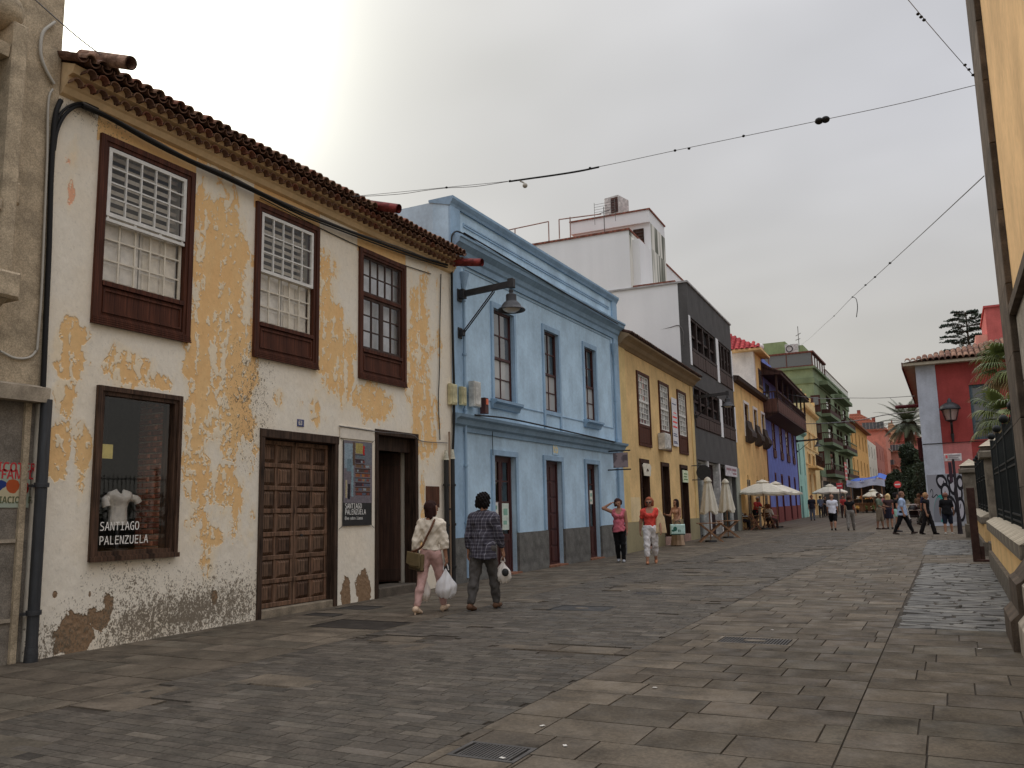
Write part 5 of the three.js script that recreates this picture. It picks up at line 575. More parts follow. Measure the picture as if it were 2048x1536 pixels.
// ---------------------------------------------------------------- far end of the street
{
  const mk = (prev, px, name, label, col, roof, x0, rows, cols, o = {}) => {
    const f = chain(prev, px, 960, o.ang ?? 0, name, label, 'building'); const B = f.g, U1 = f.at(o.end, 960)[0]; f.U1 = U1; const m = plaster(C(...col)); const top = f.at(px, o.top)[1]; const hole = []; for (let r = 0; r < rows; r++) for (let c = 0; c < cols; c++) { const u = U1 * (c + .28) / cols, w = Math.min(1.2, U1 / cols * .45), v = .4 + r * top / rows; hole.push([u, u + w, v + (r ? .5 : 0), v + top / rows * .68]); }
    part(B, 'front_wall', holed(0, U1, -.3, top, -.4, 0, hole), m); hollow(B, U1, top - .05, m, [...Array(rows - 1)].map((_, i) => (i + 1) * top / rows + .2), 14); for (const q of hole) farWin(B, q, M_(C(...(o.wc || [70, 42, 34])), T.wood, .7), { nx: 1, ny: 2, rim: .12 });
    if (roof) part(B, 'roof', cornice([[-.2, top], [.7, top], [.75, top + .2], [-6, top + (o.rh || 3)], [-14, top]], -.3, U1 + .3), M_(C(...roof), T.clay, .9)); return f;
  };
  let f = mk(HI, 1708, 'townhouse', 'orange three storey house with tall dark windows beyond the green block', [204, 152, 74], [150, 104, 84], 0, 3, 5, { end: 1741, top: 851 });
  f = mk(f, 1741, 'townhouse', 'slim white three storey house next to the orange one', [204, 198, 178], null, 0, 3, 3, { end: 1757, top: 884, wc: [64, 70, 72] });
  f = mk(f, 1757, 'townhouse', 'dull brick red house front at the far end of the row', [142, 84, 70], null, 0, 3, 4, { end: 1777, top: 888 });
  f = mk(f, 1777, 'townhouse', 'pale green house front at the far end of the row', [146, 172, 144], [200, 196, 190], 0, 2, 2, { end: 1788, top: 903, wc: [60, 96, 84], rh: 1 });
  f = mk(f, 1788, 'townhouse', 'peach house end behind the dark tree', [206, 170, 118], [150, 112, 88], 0, 2, 2, { end: 1806, top: 912, rh: 1.2 });
  // red roofed blocks behind the row: body, tiled slope, grey attic glazing
  const back = (x0, x1, ye, yt, z, label, wall, roofc, attic) => { const a = atZ(x0, ye, z), b = atZ(x1, ye, z), t = atZ((x0 + x1) / 2, yt, z); const o = thing('apartment_block', label, 'building', [a.x, gy(0, z), z]); const w = b.x - a.x, e = a.y - gy(0, z), r = t.y - gy(0, z); part(o, 'wall', bx(0, w, 0, e, -14, 0), plaster(C(...wall))); const s = new THREE.Shape(); s.moveTo(-.5, e); s.lineTo(w + .5, e); s.lineTo(w + .5, e + .3); s.lineTo(w * .3, r); s.lineTo(0, r); s.lineTo(-.5, e + .4); s.closePath(); part(o, 'roof', uvm(new THREE.ExtrudeGeometry(s, { depth: 15, bevelEnabled: false }).translate(0, 0, -14.5)), M_(C(...roofc), T.clay, .9)); if (attic) { part(o, 'attic_glazing', bx(w * .35, w * .98, e + .32, e + (r - e) * .45, -8, .6), M.bakedTone); for (let k = 0; k < 7; k++) part(o, 'attic_mullion', bx(mix(w * .35, w * .97, k / 6), mix(w * .35, w * .97, k / 6) + .15, e + .32, e + (r - e) * .45, .6, .68), M_(C(120, 116, 112), T.metal, .6)); } part(o, 'chimney', [bx(w * .2, w * .3, r - .6, r + 1, -3, -2.2)], M_(C(150, 84, 70), T.clay, .9)); part(o, 'chimney', [bx(w * .62, w * .72, e + (r - e) * .4, e + (r - e) * .4 + 1.6, -3, -2.2)], M_(C(150, 84, 70), T.clay, .9)); return o; };
  back(1702, 1770, 864, 826, -196, 'red roofed block with dark attic windows above the orange house', [168, 104, 84], [178, 112, 88], true); back(1752, 1812, 906, 872, -215, 'lower red roofed block with a long dark attic window band', [150, 92, 76], [176, 116, 94], true); back(1796, 1852, 884, 862, -250, 'distant red roof behind the date palm', [150, 84, 74], [160, 78, 66], false); back(1779, 1803, 872, 845, -270, 'distant peach house above the red roofs', [216, 180, 136], [210, 170, 130], false); back(1726, 1790, 935, 905, -206, 'long brown block with white eaves low behind the row', [132, 84, 70], [170, 110, 88], true);
  back(1846, 1880, 900, 880, -160, 'dark red timber gabled house behind the palm', [86, 44, 40], [110, 66, 56], false);
}
// ================================================================ left neighbour, cut by the frame
{
  const f = new Fac(-9.2, -1.0, 0, 'townhouse', 'beige rendered building with a loggia balcony and grey stone ground floor', 'building'); const B = f.g, U1 = 5.13, rc = (...a) => f.rect(...a); const be = M_(C(164, 146, 117), T.rough, .95, { bumpMap: T.plasterB, bumpScale: .01 }), gr = M_(C(116, 107, 94), T.rough, .95, { bumpMap: T.plasterB, bumpScale: .008 }), led = M_(C(150, 138, 120), T.stone, .9);
  const v0 = f.at(60, 805)[1]; part(B, 'upper_wall', bx(0, U1, v0, 11, -9, .03), be); part(B, 'lower_wall', bx(0, U1, -.2, v0, -9, -.04), gr); part(B, 'ledge', cornice([[-.04, v0 - .001], [.14, v0 - .001], [.16, v0 + .16], [.03, v0 + .2]], 0, U1 + .04), led); part(B, 'pilaster', bx(U1 - .14, U1 - .07, 0, v0 - .002, -.039, .0), be);
  for (const [y, h] of [[f.at(40, 1085)[1], .04], [f.at(40, 1243)[1], .04]]) part(B, 'stone_course', bx(0, U1 - .15, y, y + h, -.039, -.015), led);
  const bq = f.at(38, 300, .45); const u0 = f.at(36, 400, .45)[0]; part(B, 'loggia_pilaster', cbx(u0 - .17, u0, f.at(30, 590, .45)[1], f.at(30, 40, .45)[1], .031, .45, .02), be); part(B, 'loggia_floor', cbx(-.0, u0 + .06, f.at(36, 600, .5)[1], f.at(36, 545, .5)[1], .031, .52, .03), be); part(B, 'corbel', cornice([[.03, f.at(20, 690, .2)[1]], [.14, f.at(20, 660, .2)[1]], [.3, f.at(20, 625, .3)[1]], [.48, f.at(36, 601, .5)[1]], [.03, f.at(36, 601, .5)[1]]], 0, u0 - .05), be); part(B, 'finial', [sph(.22, u0 - .2, f.at(30, 12, .45)[1], .25)], be); part(B, 'loggia_eave', cornice([[.04, f.at(10, 110, .4)[1]], [.4, f.at(10, 110, .4)[1]], [.42, f.at(10, 85, .4)[1]], [.04, f.at(10, 60, .4)[1]]], 0, u0 - .18), be); part(B, 'eave_tiles', [0, 1, 2].map((k) => tube([[u0 - .45 - k * .22, f.at(10, 70, .4)[1], .04], [u0 - .45 - k * .22, f.at(10, 82, .4)[1], .5]], .07, 4, 8)), M.clay[1]);
  part(B, 'loggia_window', [bx(0, u0 - .12, f.at(0, 470, .1)[1], f.at(0, 200, .1)[1], .031, .05)], M.bakedTone); part(B, 'loggia_window_frame', ring(.4, u0 - .1, f.at(0, 475, .1)[1], f.at(0, 190, .1)[1], .05, .1, .09), M.brownD); for (let k = 0; k < 6; k++) part(B, 'loggia_baluster', lathe([[.05, 0], [.09, .12], [.06, .3], [.05, .5], [.08, .56], [.08, .6]], 10), M_(C(110, 84, 64), T.stone, .9), [u0 - .3 - k * .22, f.at(0, 540, .3)[1], .36]); part(B, 'loggia_rail', cbx(0, u0 - .17, f.at(0, 535, .36)[1] + .6, f.at(0, 535, .36)[1] + .72, .26, .46), be); part(B, 'capital', cbx(u0 + .02, u0 + .2, f.at(50, 418, .1)[1], f.at(50, 375, .1)[1], .031, .18, .02), be);
  { const q = rc(-40, 925, 60, 1015); const o = thing('wall_poster', 'colourful printed poster on the grey stone beside the drain pipe', 'poster', f.world(q[0], q[2], -.035).toArray(), B.rotation.y); const w = q[1] - q[0], h = q[3] - q[2]; const t = tex(256, 160, (u, v) => { let c = [.68, .72, .66]; const n = fbm(u * 8, v * 6, 8, 6, 5, 4); const d = (x, y, rx, ry) => Math.hypot((u - x) / rx, (v - y) / ry) + (n - .5) * .5 < 1; if (d(.42, .42, .16, .2)) c = [.18, .26, .52]; if (d(.88, .44, .1, .17)) c = [.72, .14, .12]; if (d(.66, .3, .26, .2)) c = [.8, .76, .64]; if (d(.66, .5, .12, .16)) c = [.74, .36, .2]; return c; }, 1); t.repeat.set(1 / w, 1 / h); part(o, 'sheet', bx(0, w, 0, h, .002, .008), M_(C(200, 198, 190), t, .7)); part(o, 'lettering', [text('PSICOTERAPIA', .105, w * .12, h * .82, .0085, .86, fontBold), text('FAMILIAR', .105, w * .42, h * .66, .0085, .86, fontBold)], M_(C(150, 34, 36), null, .7)); part(o, 'lettering', text('MEDIACION FAMILIAR', .075, w * .12, h * .1, .0085, .8, fontBold), M_(C(70, 74, 48), null, .7)); }
  { const o = thing('drain_pipe', 'thick grey drain pipe between the beige and the peeling house', 'drain pipe', f.world(U1 + .04, 0, .09).toArray(), B.rotation.y); part(o, 'pipe', cyl(.062, .062, v0 + .02, 0, .02, 0, 14), M.pipe); for (const y of [.55, 1.95]) part(o, 'pipe_collar', [cyl(.08, .08, .05, 0, y, 0, 14), bx(-.1, .1, y, y + .03, -.09, -.02)], M.pipe); part(o, 'shoe', cyl(.075, .066, .22, 0, 0, 0, 14), M.pipe); }
  // black conduit with the curved bundle under the eaves, cream conduit beside it
  const cw = (l, w) => l.map(([x, y]) => { const p = f.at(x, y, w); return f.world(p[0], p[1], w); });
  const cb = (l, w, r, m, label, seg = 50) => tag(part(scene, 'facade_cable', tube(cw(l, w), r, seg, 6), m), label, 'cable');
  cb([[86, 780], [92, 640], [98, 500], [102, 360], [106, 280], [112, 225], [122, 200]], .07, .03, M.cable, 'thick black conduit climbing the joint of the beige and peeling houses'); cb([[108, 300], [114, 262], [128, 232], [150, 214], [172, 213], [200, 224]], .06, .022, M.cable, 'black cable curving from the conduit to the eaves bundle'); cb([[106, 270], [116, 236], [134, 215], [165, 206], [196, 218]], .06, .018, M.cable, 'thinner black cable curving above the first to the eaves bundle');
  cb([[74, 700], [82, 600], [88, 460], [94, 320], [99, 190], [106, 178]], .06, .014, M.whitecable, 'cream conduit beside the black one on the beige corner'); cb([[108, 168], [92, 140], [82, 112], [82, 80], [88, 62], [110, 44]], .06, .02, M.whitecable, 'cream cable loop from the roof corner to the eaves'); cb([[0, 702], [30, 716], [60, 714], [74, 700]], .05, .014, M.whitecable, 'cream cable sagging across the beige wall above the ledge');
}
// ---------------------------------------------------------------- cables along the peeling house
{
  const f = HA; const L = (pts, w, r, m, label, seg = 80) => tag(part(scene, 'facade_cable', tube(pts.map(([x, y]) => { const p = f.at(x, y, w); return f.world(p[0], p[1], w); }), r, seg, 6), m), label, 'cable');
  const e1 = [[165, 210], [215, 232], [300, 280], [380, 320], [450, 352], [520, 385], [600, 424], [700, 463], [800, 500], [860, 520], [895, 530]]; L(e1, .12, .022, M.cable, 'thick cable bundle strung along under the tile eaves', 160); L(e1.map(([x, y]) => [x, y + 5]), .10, .014, M.cable, 'second black cable below the eaves bundle', 160); L(e1.map(([x, y], k) => [x, y - 5 + (k % 2) * 3]), .11, .012, M.greycable, 'grey cable laid over the eaves bundle', 160);
  L([[520, 395], [620, 446], [710, 489], [800, 527], [862, 548]], .02, .008, M.cable, 'thin wire stretched on the wall below the eaves bundle', 60); L([[882, 548], [880, 640], [879, 740], [877, 800], [880, 880]], .03, .011, M.cable, 'black wire running down the plaster left of the blue house', 50); L([[678, 852], [720, 858], [760, 864], [830, 872], [838, 880], [895, 886]], .03, .009, M.greycable, 'thin wire looping over poster and doorway', 50);
  const g = HB; const K = (pts, w, r, m, label) => tag(part(scene, 'facade_cable', tube(pts.map(([x, y]) => { const p = g.at(x, y, w); return g.world(p[0], p[1], w); }), r, 60, 6), m), label, 'cable');
  K([[903, 500], [904, 600], [906, 700], [908, 780], [907, 870], [904, 930]], .1, .03, M.cable, 'black cable bundle down the joint of the white and blue houses'); K([[903, 492], [904, 472], [912, 463], [930, 470], [960, 490]], .12, .02, M.cable, 'black cable hooking over the blue cornice end'); K([[928, 466], [1000, 508], [1080, 556], [1160, 604], [1236, 648]], .31, .018, M.cable, 'black cable lying along the top of the blue cornice'); K([[950, 830], [1010, 836], [1080, 850], [1150, 866], [1230, 884]], .27, .02, M.cable, 'black cable lying along the blue string course'); K([[985, 848], [985, 880], [986, 910]], .05, .009, M.cable, 'thin wire dropping to the first blue door');
  for (const [px, r, lab, y0] of [[893, .05, 'black downpipe at the end of the peeling house', 920], [905, .055, 'black downpipe at the start of the blue house', 918]]) { const u = f.at(px, 1000, .08)[0], v = f.at(px, y0, .08)[1]; const b = f.world(u, f.foot(u), .08); const o = thing('drain_pipe', lab, 'drain pipe', b.toArray(), f.g.rotation.y); part(o, 'pipe', cyl(r, r, v - f.foot(u), 0, .0, 0, 12), M.black); for (const y of [.35, 1.2, 2.0]) part(o, 'pipe_collar', cyl(r + .018, r + .018, .05, 0, y, 0, 12), M.black); part(o, 'cap', cyl(r + .012, r * .6, .2, 0, v - f.foot(u), 0, 12), M.boxgrey); }
  { const u = f.at(899, 1000, .06)[0]; const o = thing('drain_pipe', 'thin rusty conduit between the two black downpipes', 'drain pipe', f.world(u, 0, .07).toArray(), f.g.rotation.y); part(o, 'pipe', cyl(.022, .022, 3.2, 0, 0, 0, 8), M_(C(140, 116, 92), T.metal, .7)); part(o, 'clip', cyl(.03, .03, .03, 0, 1.6, 0, 8), M.iron); }
}
// ================================================================ yellow building on the right
const CH = thing('church_wall', 'yellow building corner with brown stone quoins and grey block base', 'building', [.76, 0, -10]);
{
  const yl = plaster(C(190, 154, 102)), st = M_(C(80, 69, 58), T.stone, .9), blk = M_(C(130, 123, 112), T.rough, .95, { bumpMap: T.plasterB, bumpScale: .012 }), TOP = 8.2, b = 3.5, y0 = -.0;
  part(CH, 'wall', bx(0, 9, b + .06, TOP, -.95, 4.5), yl); part(CH, 'core', bx(.05, 9, -.2, b, -.95, 4.5), M_(C(70, 64, 56), T.stone, .95)); part(CH, 'roof_cornice', bx(-.14, 9.1, TOP, TOP + .3, -1.3, 4.7), st);
  // block base: single blocks with open joints
  const rows = [.82, 1.32, 1.86, 2.31, 2.77, b - .045]; for (let r = 0; r < rows.length - 1; r++) { let z = 0; let k = 0; while (z < 4) { const l = (r % 2 && !k) ? .55 : 1.15; part(CH, 'stone_block', cbx(-.0, .06, rows[r] + .012, rows[r + 1] - .012, z + .012, z + l - .012, .012), blk); z += l; k++; } } 
  part(CH, 'string_moulding', [cbx(-.06, .04, b - .04, b + .06, .002, 4.5, .02)], st);
  // quoin pilaster at the far corner
  let y = .95; const R = rng(2); let k = 0; while (y < TOP - .05) { const h = Math.min(TOP - .002, y + .62 + R() * .2); part(CH, 'quoin', cbx(-.062, .02, y + .003, h - .003, -1.2, 0, .008), M_(C(...[[80, 69, 58], [86, 75, 64], [74, 64, 54]][k++ % 3]), T.stone, .9)); y = h; }
  // stepped plinth
  const zs = -1.28; const prof = [[-.34, -.1], [-.34, .38], [-.30, .42], [-.26, .46], [-.26, .74], [-.2, .78], [-.14, .86], [-.08, .95], [.05, .95], [.05, -.1]]; const s = new THREE.Shape(prof.map((p) => new THREE.Vector2(p[0], p[1]))); const sp = (z0, z1, m, k = 1) => part(CH, 'plinth_block', uvm(new THREE.ExtrudeGeometry(s, { depth: z1 - z0, bevelEnabled: false }).scale(k, 1, 1).translate(0, 0, z0)), m); sp(zs, .02, st, 1); sp(.03, 1.4, M_(C(140, 130, 116), T.stone, .9), .82); sp(1.41, 3, M_(C(132, 122, 108), T.stone, .9), .82); sp(3.01, 4.5, M_(C(136, 126, 112), T.stone, .9), .82);
}
// ---------------------------------------------------------------- low wall, piers, railing
{
  const st = M_(C(104, 96, 84), T.stone, .9), st2 = M_(C(92, 85, 75), T.stone, .9), yl = plaster(C(200, 162, 100)), cap = M_(C(150, 140, 122), T.stone, .9), ir = M_(new THREE.Color(.02, .024, .024), T.metal, .6);
  const X = .70; const run = (z0, z1, label) => { const g = gy(X, (z0 + z1) / 2), len = z0 - z1; const o = thing('garden_wall', label, 'wall', [X, gy(X, z0), z0]); o.rotation.x = Math.atan(SL); part(o, 'base_course', bx(-.07, .4, -.1, .34, -len, 0), st2); part(o, 'panel', bx(-.0, .38, .34, .80, -len, 0), yl); part(o, 'coping', cbx(-.06, .46, .80, .97, -len, 0, .02), st); part(o, 'coping_top', (() => { const s = new THREE.Shape(); s.moveTo(-.06, .971); s.lineTo(.46, .971); s.lineTo(.3, 1.06); s.lineTo(.1, 1.06); s.closePath(); return uvm(new THREE.ExtrudeGeometry(s, { depth: len, bevelEnabled: false }).translate(0, 0, -len)); })(), cap);
    const r = thing('iron_railing', label.replace('low yellow garden wall', 'dark iron railing').replace('with stone coping', 'standing on the garden wall'), 'railing', [X + .2, gy(X, z0) + 1.02, z0]); r.rotation.x = Math.atan(SL); const n = Math.floor(len / .13); for (const y of [.1, .2, .95, 1.05, 1.5]) part(r, 'rail', bx(-.02, .02, y, y + .03, -len + .05, -.05), ir); for (let k = 0; k < n; k++) part(r, 'bar', rod([0, 0, -.1 - k * .13], [0, 1.62, -.1 - k * .13], .011, 5), ir); for (let k = 0; k < len / 2.4; k++) { part(r, 'standard', [cyl(.05, .04, 1.7, 0, 0, -.3 - k * 2.4, 8), sph(.075, 0, 1.78, -.3 - k * 2.4)], ir); } };
  run(-11.35, -21.6, 'low yellow garden wall with stone coping beside the church corner'); run(-25.2, -35.6, 'low yellow garden wall with stone coping beyond the gate pier');
  const pier = (x, z, w, h, label) => { const o = thing('gate_pier', label, 'gate pier', [x, gy(x, z), z]); part(o, 'shaft', cbx(-w / 2, w / 2, -.1, h - .5, -w / 2, w / 2, .02), st); part(o, 'base', cbx(-w / 2 - .07, w / 2 + .07, -.1, .5, -w / 2 - .07, w / 2 + .07, .03), st2); part(o, 'cornice', cbx(-w / 2 - .1, w / 2 + .1, h - .5, h - .32, -w / 2 - .1, w / 2 + .1, .03), st); part(o, 'cornice', cbx(-w / 2 - .04, w / 2 + .04, h - .32, h - .22, -w / 2 - .04, w / 2 + .04, .02), st2); part(o, 'pyramid_cap', clean(new THREE.ConeGeometry((w / 2 + .08) * 1.414, .26, 4).rotateY(Math.PI / 4).translate(0, h - .09, 0)), cap); };
  pier(1.02, -22.2, .56, 2.85, 'stone gate pier with a pyramid cap beside the iron railing'); pier(.72, -36.1, .56, 2.85, 'stone gate pier with a pyramid cap near the sign post');
  { const p = onGround(1955, 1124); const o = thing('gate_post', 'rusty brown upright plate of an open gate', 'gate', [p.x, p.y, p.z]); const rm = M_(C(66, 44, 36), T.metal, .8, {}); part(o, 'plate', cbx(-.085, .085, 0, 1.72, -.05, .05, .01), rm); part(o, 'foot', cbx(.0, .28, 0, .06, -.06, .06, .01), rm); part(o, 'bracket', cbx(.085, .17, .02, .36, -.02, .02, .006), rm); }
}
// ---------------------------------------------------------------- red house at the bend
const RZ = -50; const RX0 = -1.08;
const HR = thing('red_house', 'dark red house with a grey corner strip, tiled roof and graffiti', 'house', [RX0, gy(0, RZ), RZ]);
{
  const g = gy(0, RZ); const L = (px, py) => { const p = atZ(px, py, RZ); return [p.x - RX0, p.y - g]; }; const W = 9; const ev = L(1840, 730)[1]; const rd = plaster(C(136, 50, 45)), pk = plaster(C(164, 92, 87)), gr = plaster(C(152, 156, 164)); const sp = L(1860, 888)[1];
  const q0 = L(1937, 770), q1 = L(1972, 878); part(HR, 'wall', holed(0, W, -.3, ev, -.5, 0, [[q0[0], q1[0] + .8, q1[1], q0[1]]]), rd); part(HR, 'body', bx(0, W, -.3, ev - .02, -20, -.6), rd); part(HR, 'lower_render', bx(.9, L(1944, 900)[0], 0, sp, .002, .02), pk); part(HR, 'corner_strip', bx(-.02, .93, -.1, ev - .01, .021, .05), gr); part(HR, 'grey_dado', bx(.935, W, -.1, L(1880, 948)[1], .021, .06), M_(C(150, 150, 152), T.rough, .95));
  const w = farWin(HR, [q0[0], q1[0] + .8, q1[1], q0[1]], M_(C(70, 84, 90), T.wood, .7), { nx: 2, ny: 3, rim: .14, up: M.paleglass, low: M.paleglass });
  const R = rng(15); const pal = [C(120, 84, 66), C(134, 98, 78), C(104, 74, 62), C(146, 112, 90)].map((c) => M_(c, T.clay, .9)); const roof = part(HR, 'roof', (() => { const P = [[-.6, ev + .1, .55], [W + .5, ev + .1, .55], [W + .5, ev + 2.4, -7], [7, ev + 2.4, -7], [-.6, ev + .1, -20], [7, ev + 2.4, -13]]; const t = [0, 1, 2, 0, 2, 3, 4, 0, 3, 4, 3, 5]; const gg = new THREE.BufferGeometry(); gg.setAttribute('position', new THREE.BufferAttribute(new Float32Array(t.flatMap((k) => P[k])), 3)); gg.computeVertexNormals(); return uvm(gg); })(), pal[0]);
  part(HR, 'eave', [bx(-.6, W + .5, ev - .06, ev + .09, -20, .5)], plaster(C(150, 140, 120))); part(HR, 'fascia', bx(-.66, -.6, ev - .2, ev + .14, -20, .5), M_(C(84, 44, 38), T.wood, .7));
  roofTiles(roof, 32, .28, -.5, ev + .14, .6, .297, 16, pal, .13, 200, (k, j) => (k + .4) * .28 > j * .43);
  // graffiti: flat paint on the wall
  const cw = 512, ch = 320; const cv = document.createElement('canvas'); cv.width = cw; cv.height = ch; const c = cv.getContext('2d'); c.fillStyle = '#a3a4a8'; c.fillRect(0, 0, cw, ch); c.fillStyle = '#45a89c'; c.beginPath(); c.ellipse(150, 250, 90, 120, .5, 0, 7); c.fill(); c.fillStyle = '#8d8f94'; c.beginPath(); c.ellipse(120, 250, 60, 100, .4, 0, 7); c.fill(); c.lineWidth = 24; c.strokeStyle = '#2c2b2e'; c.fillStyle = '#c6c4c8'; for (const [x, y, rx, ry] of [[210, 50, 70, 42], [250, 120, 56, 52], [370, 70, 56, 62], [330, 30, 30, 24], [300, 210, 74, 56], [430, 130, 50, 60], [440, 240, 56, 74], [470, 60, 40, 40]]) { c.beginPath(); c.ellipse(x, y, rx, ry, .2, 0, 7); c.fill(); c.stroke(); } c.lineWidth = 9; for (const [x, y, a] of [[230, 60, 1], [250, 130, 0], [390, 80, 1], [300, 200, 0], [440, 220, 1]]) { c.beginPath(); c.moveTo(x - 8, y + 14); c.lineTo(x + (a ? 10 : -4), y - 18); c.stroke(); } c.lineWidth = 7; c.beginPath(); c.moveTo(30, 120); c.bezierCurveTo(60, 70, 90, 130, 50, 150); c.bezierCurveTo(90, 170, 110, 110, 140, 150); c.stroke(); const t = new THREE.CanvasTexture(cv); t.colorSpace = THREE.SRGBColorSpace; const a = L(1853, 950), b = L(1934, 1043); t.repeat.set(1, 1);
  const gp = new THREE.PlaneGeometry(b[0] - a[0], a[1] - b[1]); part(HR, 'graffiti', gp, M_(C(214, 212, 214), t, .9), [(a[0] + b[0]) / 2, (a[1] + b[1]) / 2, .064]);
  // cable, spouts on the street side, timber balcony end
  part(HR, 'rain_spout', rod([-1.3, L(1830, 800)[1], -3], [.1, L(1830, 800)[1], -3], .1, 8), M_(C(88, 36, 40), T.metal, .6)); part(HR, 'timber_bay', bx(-.32, -.001, L(1830, 912)[1], L(1830, 868)[1], -7, -3), M_(C(66, 30, 30), T.wood, .7)); part(HR, 'wall_wire', rod([0, sp, .07], [W, sp + .05, .07], .02, 5), M.cable);
  const q = L(1976, 640); const o2 = thing('salmon_house', 'salmon pink gable rising behind the red house roof', 'house', [atZ(1966, 700, -72).x, gy(0, -72), -72]); const z2 = -72; const tp = atZ(1970, 616, z2).y - gy(0, z2), w2 = 6; part(o2, 'wall', bx(.4, w2, 0, tp, -8, 0), plaster(C(160, 74, 68))); part(o2, 'roof_slope', bx(-.4, .4, 0, tp - 2, -8, -.1), plaster(C(196, 128, 110))); part(o2, 'coping', bx(.3, w2 + .1, tp, tp + .15, -8.1, .1), plaster(C(160, 66, 62)));
}
// ---------------------------------------------------------------- wall lantern and street sign
{
  const p = atZ(1906, 880, RZ + .1), ph = atZ(1906, 800, RZ + .1); const o = thing('wall_lantern', 'classic glazed lantern on an ornate bracket on the red wall', 'street lamp', [p.x, p.y, RZ + .06]); const m = M.iron; const k = (ph.y - p.y) / 2.35; const G = new THREE.Group(); part(o, 'bracket', [tube([[0, 0, .02], [0, .4 * k, .1], [0, .8 * k, .55], [0, 1.0 * k, .6]], .06, 14, 6), cyl(.05, .09, .5 * k, 0, -.1, .06, 8)], m); part(o, 'lantern_frame', [lathe([[.06, 1.0 * k], [.1, 1.02 * k], [.24, 1.08 * k], [.26, 1.12 * k]], 4), ...[0, 1, 2, 3].map((i) => { const a = i * Math.PI / 2; return rod([Math.sin(a) * .24, 1.1 * k, Math.cos(a) * .24], [Math.sin(a) * .4, 1.75 * k, Math.cos(a) * .4], .025, 5); }), lathe([[.5, 1.74 * k], [.5, 1.82 * k], [.42, 1.98 * k], [.2, 2.14 * k], [.1, 2.16 * k], [.12, 2.24 * k], [.04, 2.4 * k]], 16)], m, [0, 0, .6]); part(o, 'glass', lathe([[.2, 1.12 * k], [.37, 1.74 * k]], 4), M_(C(150, 128, 122), null, .3), [0, 0, .6]);
  const s = onGround(1921, 1068); const top = onPlan(1909, 918, s.x, s.z) - s.y; const o3 = thing('street_sign', 'dark post with a white street name plate and a small dark panel', 'sign', [s.x, s.y, s.z]); part(o3, 'post', cyl(.06, .055, top, 0, 0, 0, 10), M_(C(46, 40, 44), T.metal, .6)); part(o3, 'post_foot', cyl(.1, .08, .7, 0, 0, 0, 10), M_(C(46, 40, 44), T.metal, .6)); part(o3, 'name_plate', cbx(-.32, .32, top - .08, top + .22, -.02, .03, .01), M_(C(196, 190, 186), T.metal, .6)); part(o3, 'lettering', [bx(-.27, -.19, top + .04, top + .17, .031, .036)], M_(C(176, 60, 60), null, .7)); part(o3, 'lettering', [bx(-.15, .26, top + .11, top + .17, .031, .036), bx(-.15, .2, top + .03, top + .08, .031, .036), bx(-.2, .24, top - .04, top, .031, .036)], M_(C(120, 112, 112), null, .7)); part(o3, 'side_panel', cbx(-.2, -.07, top - .95, top - .12, -.03, .03, .01), M_(C(58, 40, 50), T.metal, .6));
}
// ================================================================ plants
const leafM = (r, g, b, t = .3) => new THREE.MeshPhysicalMaterial({ color: new THREE.Color(r, g, b), roughness: .85, transmission: t, thickness: 0, side: THREE.DoubleSide });
function quads(list) { const g = new THREE.BufferGeometry(); g.setAttribute('position', new THREE.BufferAttribute(new Float32Array(list), 3)); g.computeVertexNormals(); return g; }
const tri3 = (P, a, b, c) => P.push(a.x, a.y, a.z, b.x, b.y, b.z, c.x, c.y, c.z);
// date palm
{
  const z = -112, base = atZ(1826, 1000, z), g = gy(0, z), c = atZ(1817, 854, z); const o = thing('date_palm', 'tall date palm with feathery fronds beside the red house', 'palm tree', [base.x, g, z]); const H = c.y - g, dx = c.x - base.x; const R = rng(81); const tr = []; const pts = []; for (let k = 0; k <= 8; k++) pts.push([dx * Math.pow(k / 8, 2), H * k / 8, 0]); part(o, 'trunk', tube(pts, .52, 30, 10), M_(C(96, 82, 68), T.clay, .95)); part(o, 'crown_heart', sph(.95, dx, H + .1, 0, 1, .9, 1, 10), M_(C(84, 74, 54), T.clay, .95));
  const m = [leafM(.06, .075, .03), leafM(.085, .098, .04)]; for (let k = 0; k < 64; k++) { const an = k * 2.4 + R() * .4, el = 1.25 - 1.75 * (k / 64) + (R() - .5) * .2, len = 3.4 + R() * 1.0; const P = []; const cur = V3(dx, H + .4, 0); const dir = V3(Math.cos(an) * Math.cos(el), Math.sin(el), Math.sin(an) * Math.cos(el)); const n = 14; let prev = cur.clone(); for (let i = 0; i < n; i++) { const nx = prev.clone().addScaledVector(dir, len / n); dir.y -= .05 + .045 * i / n; dir.normalize(); const side = V3(0, 1, 0).cross(dir).normalize(), up = dir.clone().cross(side).multiplyScalar(-1); const w = (i < 1 ? .2 : .62 * Math.sin(Math.PI * (.16 + .8 * i / n))); for (const s of [-1, 1]) for (let q = 0; q < 3; q++) { const p0 = prev.clone().lerp(nx, q / 3), tip = p0.clone().addScaledVector(side, s * w).addScaledVector(dir, w * .55).add(V3(0, -.16 * w, 0)); tri3(P, p0.clone().addScaledVector(dir, .05), p0.clone().addScaledVector(dir, -.03), tip); } tri3(P, prev.clone().addScaledVector(side, .04), prev.clone().addScaledVector(side, -.04), nx); prev = nx; } part(o, 'frond', quads(P), m[k % 2]); }
}
